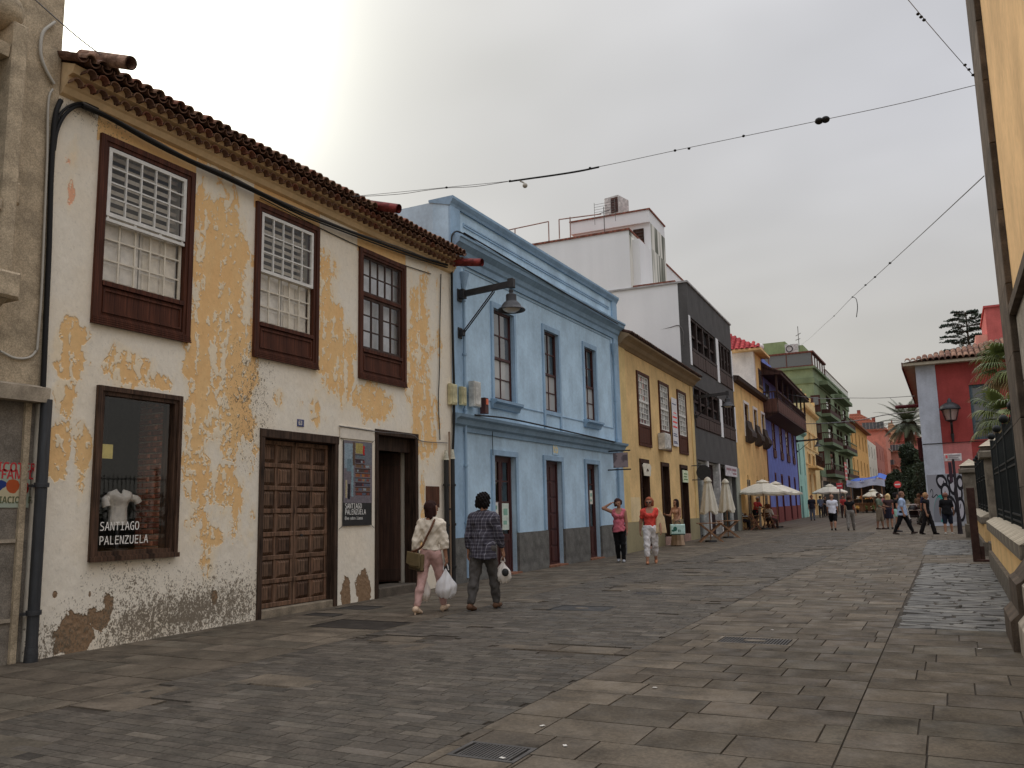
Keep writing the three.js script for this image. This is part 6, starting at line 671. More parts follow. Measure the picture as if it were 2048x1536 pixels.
// leafy crown: many small leaf faces in clumps round limbs
function crown(P, cx, cy, cz, rx, ry, rz, n, size, seed, holes = .32) { const R = rng(seed); const cl = []; for (let k = 0; k < 26; k++) { const u = R() * 2 - 1, a = R() * 6.28, s = Math.sqrt(1 - u * u), r = .45 + .55 * R(); cl.push([cx + Math.cos(a) * s * rx * r, cy + u * ry * r, cz + Math.sin(a) * s * rz * r, .22 + .26 * R()]); } for (let k = 0; k < n; k++) { const c = cl[Math.floor(R() * cl.length)]; const u = R() * 2 - 1, a = R() * 6.28, s = Math.sqrt(1 - u * u), r = Math.cbrt(R()) * c[3]; const p = V3(c[0] + Math.cos(a) * s * rx * r, c[1] + u * ry * r * .8, c[2] + Math.sin(a) * s * rz * r); const d = V3(R() - .5, R() - .5, R() - .5).normalize(), e = V3(R() - .5, R() - .5, R() - .5).cross(d).normalize(); const L = size * (.6 + R() * .8); tri3(P, p.clone().addScaledVector(d, L), p.clone().addScaledVector(e, L * .45), p.clone().addScaledVector(e, -L * .45)); tri3(P, p.clone().addScaledVector(d, -L), p.clone().addScaledVector(e, L * .45), p.clone().addScaledVector(e, -L * .45)); } }
function broadTree(px0, px1, ytop, ybot, z, label, col, seed, name = 'street_tree', n = 4200) { const a = atZ(px0, ytop, z), b = atZ(px1, ybot, z); const cx = (a.x + b.x) / 2, g = gy(0, z); const o = thing(name, label, 'tree', [cx, g, z]); const rx = (b.x - a.x) / 2, top = a.y - g, bot = Math.max(.6, b.y - g), cy = (top + bot) / 2, ry = (top - bot) / 2; const T1 = [rod([0, -.1, 0], [.1, cy, 0], .22, 8, .12)]; const R = rng(seed); for (let k = 0; k < 7; k++) { const an = k * .9; T1.push(rod([.05, cy * (.5 + .06 * k), 0], [Math.cos(an) * rx * .7, cy + (R() - .3) * ry, Math.sin(an) * rx * .6], .09, 6, .03)); } part(o, 'trunk', T1, M_(C(70, 58, 48), T.woodOld, .95)); for (let i = 0; i < 2; i++) { const P = []; crown(P, 0, cy, 0, rx, ry, rx * .8, n, .26, seed + i * 7); part(o, 'crown', quads(P), leafM(col[0] * (1 + i * .5), col[1] * (1 + i * .4), col[2] * (1 + i * .3))); } }
broadTree(1796, 1852, 888, 1000, -106, 'dense dark tree filling the gap left of the red house', [.04, .062, .028], 5); broadTree(1770, 1812, 946, 1015, -102, 'dark rounded shrub behind the no entry sign', [.036, .054, .024], 9, 'large_shrub', 3000); broadTree(1826, 1862, 930, 1020, -92, 'dark leafy tree against the corner of the red house', [.036, .052, .025], 12, 'street_tree', 3000);
// araucaria above the roof
{
  const z = -150, t = atZ(1931, 624, z), bt = atZ(1932, 700, z), g = gy(0, z); const o = thing('norfolk_pine', 'tiered dark conifer rising above the red house roof', 'tree', [t.x, g, z]); const H = t.y - g; part(o, 'trunk', rod([0, 0, 0], [0, H, 0], .38, 8, .1), M_(C(84, 70, 58), T.woodOld, .95)); const R = rng(6); const m = [leafM(.03, .05, .03, .1), leafM(.04, .06, .034, .1)]; const px = z * -1 / F; const tiers = [[.35, 2.2], [1.3, 3.0], [2.3, 3.6], [3.2, 2.6], [4.2, 4.0], [5.0, 3.0], [6.2, 3.6], [7.4, 3.0], [8.6, 3.2], [10, 3]]; tiers.forEach(([dy, r], i) => { const P = [], n = 7; for (let k = 0; k < n; k++) { const an = k * 6.283 / n + i * .7 + R() * .4, len = r * (.7 + R() * .45), d = V3(Math.cos(an), 0, Math.sin(an)), s = V3(-d.z, 0, d.x); const y = H - dy + (R() - .5) * .4; for (let q = 0; q < 60; q++) { const t2 = .12 + .88 * Math.sqrt(R()), p = V3(0, y + .35 * t2 * t2 * (1 - t2) * 3 + .12 * t2, 0).addScaledVector(d, len * t2).addScaledVector(s, (R() - .5) * len * .38 * (.4 + t2)); const w = .16 + R() * .2; const e = V3(R() - .5, (R() - .3) * .9, R() - .5).normalize(); tri3(P, p.clone().addScaledVector(d, w), p.clone().addScaledVector(s, w * .6), p.clone().addScaledVector(e, w * 1.2)); tri3(P, p.clone().addScaledVector(d, -w), p.clone().addScaledVector(s, -w * .6), p.clone().addScaledVector(e, w)); } } part(o, 'branch_tier', quads(P), m[i % 2]); const br = []; for (let k = 0; k < 7; k++) { const an = k * 6.283 / 7 + i * .7; br.push(rod([0, H - dy, 0], [Math.cos(an) * r * .8, H - dy + .2, Math.sin(an) * r * .8], .07, 4, .03)); } tag(part(o, 'branches', br, M_(C(70, 58, 48), null, .95)), 0, 0, 0, 'stuff'); });
}
// fan palms behind the garden wall
function fanPalm(x, z, H, label, seed, n = 26, R0 = 1.0) { const g = gy(x, z); const o = thing('fan_palm', label, 'palm tree', [x, g, z]); const R = rng(seed); part(o, 'trunk', [rod([0, -.1, 0], [.1, H, 0], .24, 10, .18)], M_(C(92, 76, 60), T.clay, .95)); const green = leafM(.17, .2, .05, .3), dry = leafM(.3, .21, .09, .3), mid = leafM(.11, .14, .035, .3); for (let k = 0; k < n; k++) { const an = k * 2.4 + R() * .5, el = 1.0 - 1.75 * k / n; const st = V3(Math.cos(an) * Math.cos(el), Math.sin(el), Math.sin(an) * Math.cos(el)); const L = .42 + R() * .25; const hub = V3(.1, H, 0).addScaledVector(st, L); const side = V3(0, 1, 0).cross(st).normalize(), up = st.clone().cross(side).negate(); const P = []; tri3(P, V3(.1 + side.x * .02, H + side.y * .02, side.z * .02), V3(.1 - side.x * .02, H, -side.z * .02), hub); const nf = 30; for (let i = 0; i < nf; i++) { const a = (i / (nf - 1) - .5) * 3.6; const d = st.clone().multiplyScalar(Math.cos(a)).addScaledVector(side, Math.sin(a)).normalize(); const len = R0 * (.8 + .3 * Math.cos(a)) * (.9 + R() * .2); const w = .032; let p = hub.clone(); const dd = d.clone(); const pp = side.clone().multiplyScalar(Math.cos(a)).addScaledVector(st, -Math.sin(a)).multiplyScalar(w); for (let q = 0; q < 4; q++) { const nx = p.clone().addScaledVector(dd, len / 4); const f0 = 1 - q * .2, f1 = 1 - (q + 1) * .24; tri3(P, p.clone().addScaledVector(pp, f0), p.clone().addScaledVector(pp, -f0), nx.clone().addScaledVector(pp, f1)); tri3(P, p.clone().addScaledVector(pp, -f0), nx.clone().addScaledVector(pp, -f1), nx.clone().addScaledVector(pp, f1)); dd.y -= q < 1 ? .1 : .62; dd.normalize(); p = nx; } } part(o, 'fan_leaf', quads(P), k > n * .78 ? dry : k % 2 ? green : mid); } }
{ const p = atZ(1984, 735, -27), q = atZ(1978, 830, -25); fanPalm(p.x + .45, -27, p.y - gy(0, -27), 'fan palm with drooping leaves behind the stone gate pier', 3, 26, .72); fanPalm(q.x + .42, -25, q.y - gy(0, -25) - .1, 'shorter fan palm with dry lower leaves beside the church corner', 8, 22, .62); }
{ const P = []; const R = rng(14); for (let k = 0; k < 9000; k++) { const x = 1.5 + R() * 3.2, zz = -12.5 - R() * 30, y = gy(x, zz) + .3 + R() * 1.9; const d = V3(R() - .5, R() - .3, R() - .5).normalize(), e = V3(R() - .5, R() - .5, R() - .5).cross(d).normalize(), L = .1 + R() * .1, p = V3(x, y, zz); tri3(P, p.clone().addScaledVector(d, L), p.clone().addScaledVector(e, L * .4), p.clone().addScaledVector(e, -L * .4)); } const h = part(scene, 'hedge', quads(P), leafM(.032, .046, .02)); tag(h, 'dark clipped hedge behind the iron railing', 'hedge', null, 'stuff'); }
// ================================================================ wires over the street
{
  const P = (px, py, z) => atZ(px, py, z);
  const clip = (o, p, s = .05, m = M.cable) => part(o, 'clip', sph(s, p.x, p.y, p.z, 1, .8, 1, 6), m);
  const wire = (label, pts, r, extra) => { const o = thing('overhead_wire', label, 'wire'); part(o, 'strand', tube(pts, r, 90, 5), M.wire); if (extra) extra(o); return o; };
  const a = HA.world(HA.at(705, 393, .4)[0], HA.at(705, 393, .4)[1], .4), b = P(1952, 170, -11.2);
  const zz = (t) => mix(a.z, b.z, t), L = (px, py, t) => P(px, py, zz(t));
  // distances along a wire follow the straight run between its two fixings
  const along = (px, py) => { const r = ray(px, py), A = a, B = b; const n = V3(B.z - A.z, 0, -(B.x - A.x)).normalize(); const t = A.clone().sub(camera.position).dot(n) / r.dot(n); return camera.position.clone().addScaledVector(r, t); };
  const main = [[705, 393], [800, 384], [900, 374], [1020, 362], [1110, 349], [1200, 333], [1360, 299], [1490, 272], [1640, 241], [1800, 207], [1952, 170]].map((p) => along(...p));
  wire('long wire slung from the peeling house to the yellow wall', main, .0045, (o) => { for (const [x, y] of [[893, 375], [1020, 362], [1180, 336], [1350, 301], [1378, 297], [1487, 272]]) clip(o, along(x, y), .022); for (const [x, y] of [[1638, 242], [1651, 239]]) part(o, 'socket', sph(.055, ...along(x, y).toArray(), 1, .8, 1, 12), M.cable); part(o, 'cable_wrap', tube([[1018, 363], [1060, 357], [1110, 350], [1160, 342], [1198, 334]].map((p) => along(...p)), .014, 30, 6), M.cable); part(o, 'loose_strand', tube([[715, 393], [760, 391], [810, 387], [850, 381], [893, 376], [950, 373], [1016, 363]].map((p) => along(...p)), .005, 40, 4), M.greycable); part(o, 'dangling_socket', [sph(.04, ...along(1050, 371).toArray()), tube([along(1040, 362), along(1048, 366), along(1050, 372)], .012, 8, 4)], M.whitecable); });
  const w2b = P(1968, 352, -11.2), w2a = atZ(1602, 690, HI.p.z - 8); const al2 = (px, py) => { const n = V3(w2b.z - w2a.z, 0, -(w2b.x - w2a.x)).normalize(), r = ray(px, py), t = w2a.clone().sub(camera.position).dot(n) / r.dot(n); return camera.position.clone().addScaledVector(r, t); };
  wire('wire sloping from the green block up to the yellow wall', [[1602, 690], [1620, 676], [1650, 648], [1668, 632], [1705, 594], [1752, 552], [1850, 462], [1968, 352]].map((p) => al2(...p)), .007, (o) => { for (const [x, y] of [[1668, 632], [1705, 594], [1731, 570], [1750, 554], [1780, 526]]) clip(o, al2(x, y), .032); part(o, 'loose_end', tube([[1706, 594], [1713, 600], [1715, 612], [1713, 634]].map((p) => al2(...p)), .012, 16, 4), M.cable); });
  const w3b = P(1951, 156, -11.2), w3a = P(1800, -20, -9); const al3 = (px, py) => { const n = V3(w3b.z - w3a.z, 0, -(w3b.x - w3a.x)).normalize(), r = ray(px, py), t = w3a.clone().sub(camera.position).dot(n) / r.dot(n); return camera.position.clone().addScaledVector(r, t); };
  wire('wire with clips dropping steeply onto the yellow wall', [[1800, -20], [1850, 40], [1900, 98], [1951, 156]].map((p) => al3(...p)), .004, (o) => { for (const [x, y] of [[1836, 28], [1842, 34], [1848, 40], [1930, 130], [1938, 139], [1946, 150]]) clip(o, al3(x, y), .02); });
  const w4 = [[60, -10], [110, 35], [160, 78], [205, 112]].map(([x, y]) => { const p = HA.at(x, y, .35); return HA.world(p[0], p[1], .35); }); wire('thin wire above the clay spout at the roof corner', w4, .008);
  const far = (label, l, z0, z1, r) => wire(label, l.map(([x, y], k) => P(x, y, mix(z0, z1, k / (l.length - 1)))), r); far('thin wire from the violet house to the red house eaves', [[1568, 788], [1640, 797], [1700, 796], [1760, 796], [1830, 792]], -66, -52, .02); far('sagging dark cable crossing the far street', [[1600, 848], [1660, 846], [1720, 840], [1770, 830], [1840, 822]], -74, -52, .03);
}
// ================================================================ parasols, tables, chairs
const woodP = M_(C(142, 104, 72), T.wood, .7), canvasM = new THREE.MeshPhysicalMaterial({ color: C(206, 198, 176), map: T.cloth, roughness: .95, transmission: .25, thickness: 0, side: THREE.DoubleSide });
function closedParasol(px, py, label) { const p = onGround(px, py); const o = thing('closed_parasol', label, 'parasol', [p.x, p.y, p.z], 0, 'closed cream parasols'); const n = 40; const pts = [[.03, 2.52], [.10, 2.46], [.17, 2.34], [.12, 2.33], [.15, 2.2], [.20, 1.9], [.26, 1.55], [.33, 1.2], [.30, 1.19]]; const g = new THREE.LatheGeometry(pts.map((q) => new THREE.Vector2(q[0], q[1])), n); const P = g.attributes.position; for (let k = 0; k < P.count; k++) { const x = P.getX(k), y = P.getY(k), z = P.getZ(k), a = Math.atan2(z, x); const f = 1 + .16 * Math.sin(a * 8) * sst(2.4, 2.1, y) + .06 * Math.sin(a * 5 + y * 3); P.setXYZ(k, x * f, y - (y < 1.3 ? .07 * (1 + Math.sin(a * 4)) : 0), z * f); } g.computeVertexNormals(); part(o, 'canopy', g, canvasM); part(o, 'pole', cyl(.025, .025, 2.5, 0, 0, 0, 8), woodP); part(o, 'foot', [cyl(.24, .22, .07, 0, 0, 0, 16)], M.black); return [o, p]; }
function crossTable(p, label, w = .98) { const o = thing('folding_table', label, 'table', [p.x, p.y, p.z], .35, 'folding tables'); const h = .74; const n = 7; for (let k = 0; k < n; k++) part(o, 'slat', cbx(-w / 2, w / 2, h - .03, h, -w * .38 + k * w * .76 / n + .006, -w * .38 + (k + 1) * w * .76 / n - .006, .004), woodP); for (const z of [-w * .3, w * .3]) { part(o, 'leg', bar([-w * .45, 0, z], [w * .4, h - .04, z], .03, .05), woodP); part(o, 'leg', bar([w * .45, 0, z + .035], [-w * .4, h - .04, z + .035], .03, .05), woodP); } part(o, 'stretcher', bar([0, h * .5, -w * .3], [0, h * .5, w * .3], .03, .03), woodP); }
{ const [, p] = closedParasol(1422, 1084, 'closed cream parasol through the table by the yellow house'); crossTable(p, 'folding wooden table round the parasol by the yellow house'); const [, q] = closedParasol(1457, 1076, 'closed cream parasol before the shop sign of the charcoal front'); crossTable(q, 'folding wooden table before the charcoal shop front'); }
function openParasol(x, z, R, top, label, turn = 0) { const y0 = gy(x, z); const o = thing('open_parasol', label, 'parasol', [x, y0, z], turn, 'open cream parasols'); const n = 8, P = []; const ridge = (k, r, y) => [Math.cos(k * 2 * Math.PI / n) * r, y, Math.sin(k * 2 * Math.PI / n) * r]; const sag = 6; const pt = (k, t) => { const f = k - Math.floor(k), s = 1 - .05 * Math.sin(Math.PI * f) * t; const a = k * 2 * Math.PI / n; return [Math.cos(a) * R * t * s * Math.cos(Math.PI / n * 0), top - .55 * Math.pow(t, 1.25) - .05 * Math.sin(Math.PI * f) * t, Math.sin(a) * R * t * s]; }; for (let k = 0; k < n * 4; k++) for (let j = 0; j < sag; j++) { const a = pt(k / 4, j / sag), b = pt((k + 1) / 4, j / sag), c = pt((k + 1) / 4, (j + 1) / sag), d = pt(k / 4, (j + 1) / sag); P.push(a, b, c, a, c, d); } for (let k = 0; k < n * 4; k++) { const a = pt(k / 4, 1), b = pt((k + 1) / 4, 1); const a2 = [a[0], a[1] - .1, a[2]], b2 = [b[0], b[1] - .1, b[2]]; P.push(a, b, b2, a, b2, a2); } const g = new THREE.BufferGeometry(); g.setAttribute('position', new THREE.BufferAttribute(new Float32Array(P.flat()), 3)); g.computeVertexNormals(); part(o, 'canopy', uvm(g), canvasM); part(o, 'vent', clean(new THREE.ConeGeometry(.38, .16, 8, 1, true).translate(0, top + .05, 0)), canvasM); part(o, 'pole', cyl(.03, .03, top, 0, 0, 0, 8), woodP); for (let k = 0; k < n; k++) part(o, 'rib', rod([0, top - .08, 0], ridge(k, R * .97, top - .57), .012, 4), woodP); part(o, 'foot', cyl(.3, .28, .08, 0, 0, 0, 16), M.black); }
{ const a = atZ(1527, 1000, -47.5), b = atZ(1553, 1000, -50.5), c = atZ(1661, 1000, -76); openParasol(a.x, a.z, 1.5, 2.55, 'open cream parasol over the waiter and seated guests', .2); openParasol(b.x, b.z, 1.5, 2.5, 'open cream parasol before the violet house', .5); openParasol(c.x, c.z, 1.4, 2.65, 'open cream parasol before the green block', .1); }
function chair(x, z, turn, label) { const o = thing('folding_chair', label, 'chair', [x, gy(x, z), z], turn, 'folding chairs of the cafe'); const m = M_(C(116, 74, 50), T.wood, .7); for (const s of [-.2, .2]) { part(o, 'leg', bar([s, 0, .25], [s, .88, -.25], .03, .045), m); part(o, 'leg', bar([s * .85, 0, -.26], [s * .85, .46, .2], .03, .045), m); } for (let k = 0; k < 5; k++) part(o, 'seat_slat', cbx(-.2, .2, .44, .46, -.2 + k * .085, -.13 + k * .085, .004), m); for (let k = 0; k < 2; k++) part(o, 'back_slat', cbx(-.22, .22, .66 + k * .12, .74 + k * .12, -.245 - k * .05, -.225 - k * .05, .004), m); part(o, 'stretcher', rod([-.2, .12, .18], [.2, .12, .18], .014, 5), m); }
const cafe = [[-9.35, -46.6, 1.9, 'folding wooden chair turned to the street under the cafe parasol'], [-9.0, -48.6, 2.6, 'folding wooden chair with open back slats beside the cafe table'], [-10.3, -47.4, -1.2, 'folding wooden chair of the striped-shirt guest'], [-9.4, -50.2, .6, 'folding wooden chair near the violet house']]; cafe.forEach((c) => chair(...c)); crossTable(V3(-9.75, gy(0, -48), -48), 'folding wooden table with guests under the open parasol', .9);
// ================================================================ flower stall, signs, stroller
{
  const z = -97, a = atZ(1702, 1000, z), b = atZ(1768, 1000, z), g = gy(0, z); const w = b.x - a.x; const o = thing('market_stall', 'flower stall under a blue tarpaulin with timber counters', 'stall', [a.x, g, z]); const blue = M_(C(52, 84, 158), T.cloth, .6), pale = M_(C(150, 158, 178), T.cloth, .7); const H = 3.4; const gm = new THREE.PlaneGeometry(w + .6, 3.4, 24, 8).rotateX(-Math.PI / 2); const P = gm.attributes.position; for (let k = 0; k < P.count; k++) { const x = P.getX(k), y = P.getZ(k); P.setY(k, H + .35 * Math.sin(x * 1.3 + 1) * .5 - .25 * Math.cos(x * 2.6) * .4 - y * .16 + (x > w * .3 ? .3 : 0)); P.setX(k, x + w / 2); P.setZ(k, y - 1.2); } gm.computeVertexNormals(); part(o, 'tarpaulin', gm, blue); const vl = new THREE.PlaneGeometry(w + .5, .7, 24, 2); const V = vl.attributes.position; for (let k = 0; k < V.count; k++) { const x = V.getX(k); V.setXYZ(k, x + w / 2, V.getY(k) + H - .35 + .12 * Math.sin(x * 2), .5 + .08 * Math.sin(x * 5)); } vl.computeVertexNormals(); part(o, 'valance', vl, pale); for (const x of [.1, w * .35, w * .7, w - .1]) part(o, 'post', cyl(.05, .05, H, x, 0, .3, 8), woodP); for (const zz of [.6, -2.6]) for (let k = 0; k < 9; k++) part(o, 'counter_board', cbx(k * w / 9 + .02, (k + 1) * w / 9 - .02, .12, .95, zz - .06, zz, .01), woodP); part(o, 'counter_top', cbx(0, w, .95, 1.02, -.2, .75, .02), woodP); part(o, 'shelf', cbx(.2, w * .75, 1.35, 1.42, -.6, -.2, .02), woodP); part(o, 'back_cloth', bx(0, w, .1, H - .4, -2.9, -2.85), M_(C(70, 60, 52), T.cloth, .9));
  const R = rng(51); const cols = [[196, 150, 60], [150, 60, 60], [190, 180, 160], [90, 110, 60], [178, 108, 60]]; for (let k = 0; k < 16; k++) { const x = .3 + R() * (w - .6), y = R() > .5 ? 1.02 : 0, zz = y ? R() * .5 : 1 + R() * .6; const pt = thing('flower_bucket', 'bucket of cut flowers at the blue roofed stall', 'flowers', [a.x + x, g + y, z + zz], R() * 6, 'flower buckets at the stall'); part(pt, 'bucket', lathe([[.1, 0], [.14, .28], [.13, .28], [.09, .02]], 10), M.black); const L = [], F2 = []; for (let i = 0; i < 14; i++) { const an = R() * 6.3, rr = R() * .2, hh = .4 + R() * .3; L.push(rod([0, .2, 0], [Math.cos(an) * rr, hh, Math.sin(an) * rr], .012, 4)); F2.push(sph(.05 + R() * .03, Math.cos(an) * rr, hh, Math.sin(an) * rr, 1, .8, 1, 6)); } part(pt, 'stems', L, M_(new THREE.Color(.05, .08, .03), null, .9)); part(pt, 'blooms', F2, M_(C(...cols[k % 5]), null, .9)); }
  const s = atZ(1746, 990, z + 1.5); openParasol(s.x, z + 1.6, 1.0, 2.3, 'small white parasol over the flower stall');
}
function noEntry(px, py, base, z, label) { const c = atZ(px, py, z); const o = thing('no_entry_sign', label, 'sign', [c.x, gy(0, z), z]); const h = c.y - gy(0, z); part(o, 'post', cyl(.04, .04, h + .3, 0, 0, -.04, 8), M.greycable); part(o, 'disc', clean(new THREE.CylinderGeometry(.36, .36, .03, 28).rotateX(Math.PI / 2).translate(0, h, 0)), M_(C(186, 42, 40), null, .5)); part(o, 'bar', bx(-.26, .26, h - .07, h + .07, .016, .022), M_(C(206, 200, 196), null, .5)); }
noEntry(1795, 969, 0, -99, 'round red no entry sign on a post before the dark tree'); { const z = -74, c = atZ(1679, 972, z); const o = thing('no_entry_sign', 'red square traffic sign with white bar beside the green block', 'sign', [c.x, gy(0, z), z]); const h = c.y - gy(0, z); part(o, 'post', cyl(.05, .05, h + .4, 0, 0, -.05, 8), M.greycable); part(o, 'plate', cbx(-.24, .24, h - .24, h + .24, -.02, .02, .01), M_(C(176, 38, 40), null, .5)); part(o, 'bar', bx(-.18, .18, h - .04, h + .05, .021, .027), M_(C(206, 200, 196), null, .5)); }
{ const p = onGround(1829, 1047); const k = 1.15; const o = thing('pushchair', 'dark pushchair with pale edging seen between walkers', 'pushchair', [p.x, p.y, p.z], .3); part(o, 'seat', [cbx(-.24, .24, .38, .86, -.1, .08, .04), cbx(-.24, .24, .34, .46, -.1, .34, .03)], M.black); part(o, 'hood', clean(new THREE.SphereGeometry(.33, 14, 8, 0, Math.PI * 2, 0, Math.PI / 2).scale(.85, .9, 1).translate(0, .78, 0)), M.black); part(o, 'edging', [cbx(-.3, .3, .74, .79, .22, .3, .01), cbx(-.3, .3, 1.04, 1.1, .0, .08, .01)], M.white); part(o, 'frame', [rod([-.28, .2, .3], [-.28, 1.1, -.35], .016), rod([.28, .2, .3], [.28, 1.1, -.35], .016), rod([-.28, .15, -.35], [-.28, .7, .1], .016), rod([.28, .15, -.35], [.28, .7, .1], .016), rod([-.28, 1.1, -.35], [.28, 1.1, -.35], .02), rod([-.28, .2, .3], [.28, .2, .3], .016)], M_(C(170, 170, 168), null, .4)); for (const [x, z] of [[-.28, .3], [.28, .3], [-.28, -.35], [.28, -.35]]) part(o, 'wheel', clean(new THREE.TorusGeometry(.11, .03, 8, 18).rotateY(Math.PI / 2).translate(x, .14, z)), M.black); }
{ const z = -108; const o = thing('shrine_statue', 'pair of small white carved figures on a plinth before the tree', 'statue', [atZ(1823, 1010, z).x, gy(0, z), z]); const m = M_(C(182, 172, 150), T.stone, .9); for (const s of [-1, 1]) part(o, 'figure', lathe([[.3, 0], [.32, 1.2], [.22, 1.9], [.28, 2.3], [.24, 3.0], [.3, 3.3], [.22, 3.7], [.05, 3.8]], 10), m, [s * .42, .2, 0]); part(o, 'plinth', cbx(-.9, .9, -.1, .3, -.5, .5, .03), m); }
// ================================================================ people
function surfaceNet(f, mn, mx, cell) {
  const nx = Math.ceil((mx[0] - mn[0]) / cell) + 1, ny = Math.ceil((mx[1] - mn[1]) / cell) + 1, nz = Math.ceil((mx[2] - mn[2]) / cell) + 1; const D = new Float32Array(nx * ny * nz); let q = 0;
  for (let k = 0; k < nz; k++) for (let j = 0; j < ny; j++) for (let i = 0; i < nx; i++) D[q++] = f(mn[0] + i * cell, mn[1] + j * cell, mn[2] + k * cell);
  const id = new Int32Array(nx * ny * nz).fill(-1), V = [], I = []; const at = (i, j, k) => i + nx * (j + ny * k);
  const E = [[0, 1], [0, 2], [0, 4], [1, 3], [1, 5], [2, 3], [2, 6], [3, 7], [4, 5], [4, 6], [5, 7], [6, 7]]; const d = new Float32Array(8);
  for (let k = 0; k < nz - 1; k++) for (let j = 0; j < ny - 1; j++) for (let i = 0; i < nx - 1; i++) {
    let m = 0; for (let c = 0; c < 8; c++) { d[c] = D[at(i + (c & 1), j + ((c >> 1) & 1), k + (c >> 2))]; if (d[c] < 0) m |= 1 << c; } if (m === 0 || m === 255) continue;
    let x = 0, y = 0, z = 0, n = 0; for (const [a, b] of E) { if (((m >> a) & 1) === ((m >> b) & 1)) continue; const t = d[a] / (d[a] - d[b]); x += (a & 1) + ((b & 1) - (a & 1)) * t; y += ((a >> 1) & 1) + (((b >> 1) & 1) - ((a >> 1) & 1)) * t; z += (a >> 2) + ((b >> 2) - (a >> 2)) * t; n++; }
    id[at(i, j, k)] = V.length / 3; V.push(mn[0] + (i + x / n) * cell, mn[1] + (j + y / n) * cell, mn[2] + (k + z / n) * cell);
  }
  const quad = (a, b, c, e, flip) => { if (a < 0 || b < 0 || c < 0 || e < 0) return; if (flip) I.push(a, c, b, a, e, c); else I.push(a, b, c, a, c, e); };
  for (let k = 1; k < nz - 1; k++) for (let j = 1; j < ny - 1; j++) for (let i = 1; i < nx - 1; i++) {
    const s = D[at(i, j, k)] < 0;
    if (i < nx - 1) { const t = D[at(i + 1, j, k)] < 0; if (s !== t) quad(id[at(i, j - 1, k - 1)], id[at(i, j, k - 1)], id[at(i, j, k)], id[at(i, j - 1, k)], !s); }
    { const t = D[at(i, j + 1, k)] < 0; if (s !== t) quad(id[at(i - 1, j, k - 1)], id[at(i - 1, j, k)], id[at(i, j, k)], id[at(i, j, k - 1)], !s); }
    { const t = D[at(i, j, k + 1)] < 0; if (s !== t) quad(id[at(i - 1, j - 1, k)], id[at(i, j - 1, k)], id[at(i, j, k)], id[at(i - 1, j, k)], !s); }
  }
  const g = new THREE.BufferGeometry(); g.setAttribute('position', new THREE.BufferAttribute(new Float32Array(V), 3)); g.setIndex(I); g.computeVertexNormals(); const uv = new Float32Array(V.length / 3 * 2); for (let k = 0; k < V.length / 3; k++) { uv[k * 2] = V[k * 3] + V[k * 3 + 2] * .6; uv[k * 2 + 1] = V[k * 3 + 1]; } g.setAttribute('uv', new THREE.BufferAttribute(uv, 2)); return g;
}
// tapered capsules joined by a smooth minimum; fz flattens a bone front to back
function field(prims, k = .03) {
  const n = prims.length, A = prims.map((p) => { const d = p.b.clone().sub(p.a); return [p.a.x, p.a.y, p.a.z, d.x, d.y, d.z, 1 / Math.max(1e-9, d.lengthSq()), p.ra, p.rb, p.fz || 1]; });
  return (x, y, z) => { let r = 1e3; for (let i = 0; i < n; i++) { const p = A[i]; const px = x - p[0], py = y - p[1], pz = z - p[2]; let t = (px * p[3] + py * p[4] + pz * p[5]) * p[6]; t = t < 0 ? 0 : t > 1 ? 1 : t; const qx = px - p[3] * t, qy = py - p[4] * t, qz = (pz - p[5] * t) * p[9]; const d = Math.sqrt(qx * qx + qy * qy + qz * qz) - (p[7] + (p[8] - p[7]) * t); if (d > r + k) continue; const h = Math.max(0, k - Math.abs(d - r)); r = Math.min(d, r) - h * h / (4 * k); } return r; };
}
const bounds = (pr, m) => { const a = [1e9, 1e9, 1e9], b = [-1e9, -1e9, -1e9]; for (const p of pr) for (const [q, r] of [[p.a, p.ra], [p.b, p.rb]]) ['x', 'y', 'z'].forEach((c, i) => { a[i] = Math.min(a[i], q[c] - r - m); b[i] = Math.max(b[i], q[c] + r + m); }); return [a, b]; };
const seg = (a, b, ra, rb, fz) => ({ a, b, ra, rb: rb ?? ra, fz });
const lerpV = (a, b, t) => a.clone().lerp(b, t);
const skinTones = { fair: [.46, .27, .19], tan: [.38, .2, .125], dark: [.24, .125, .08] };
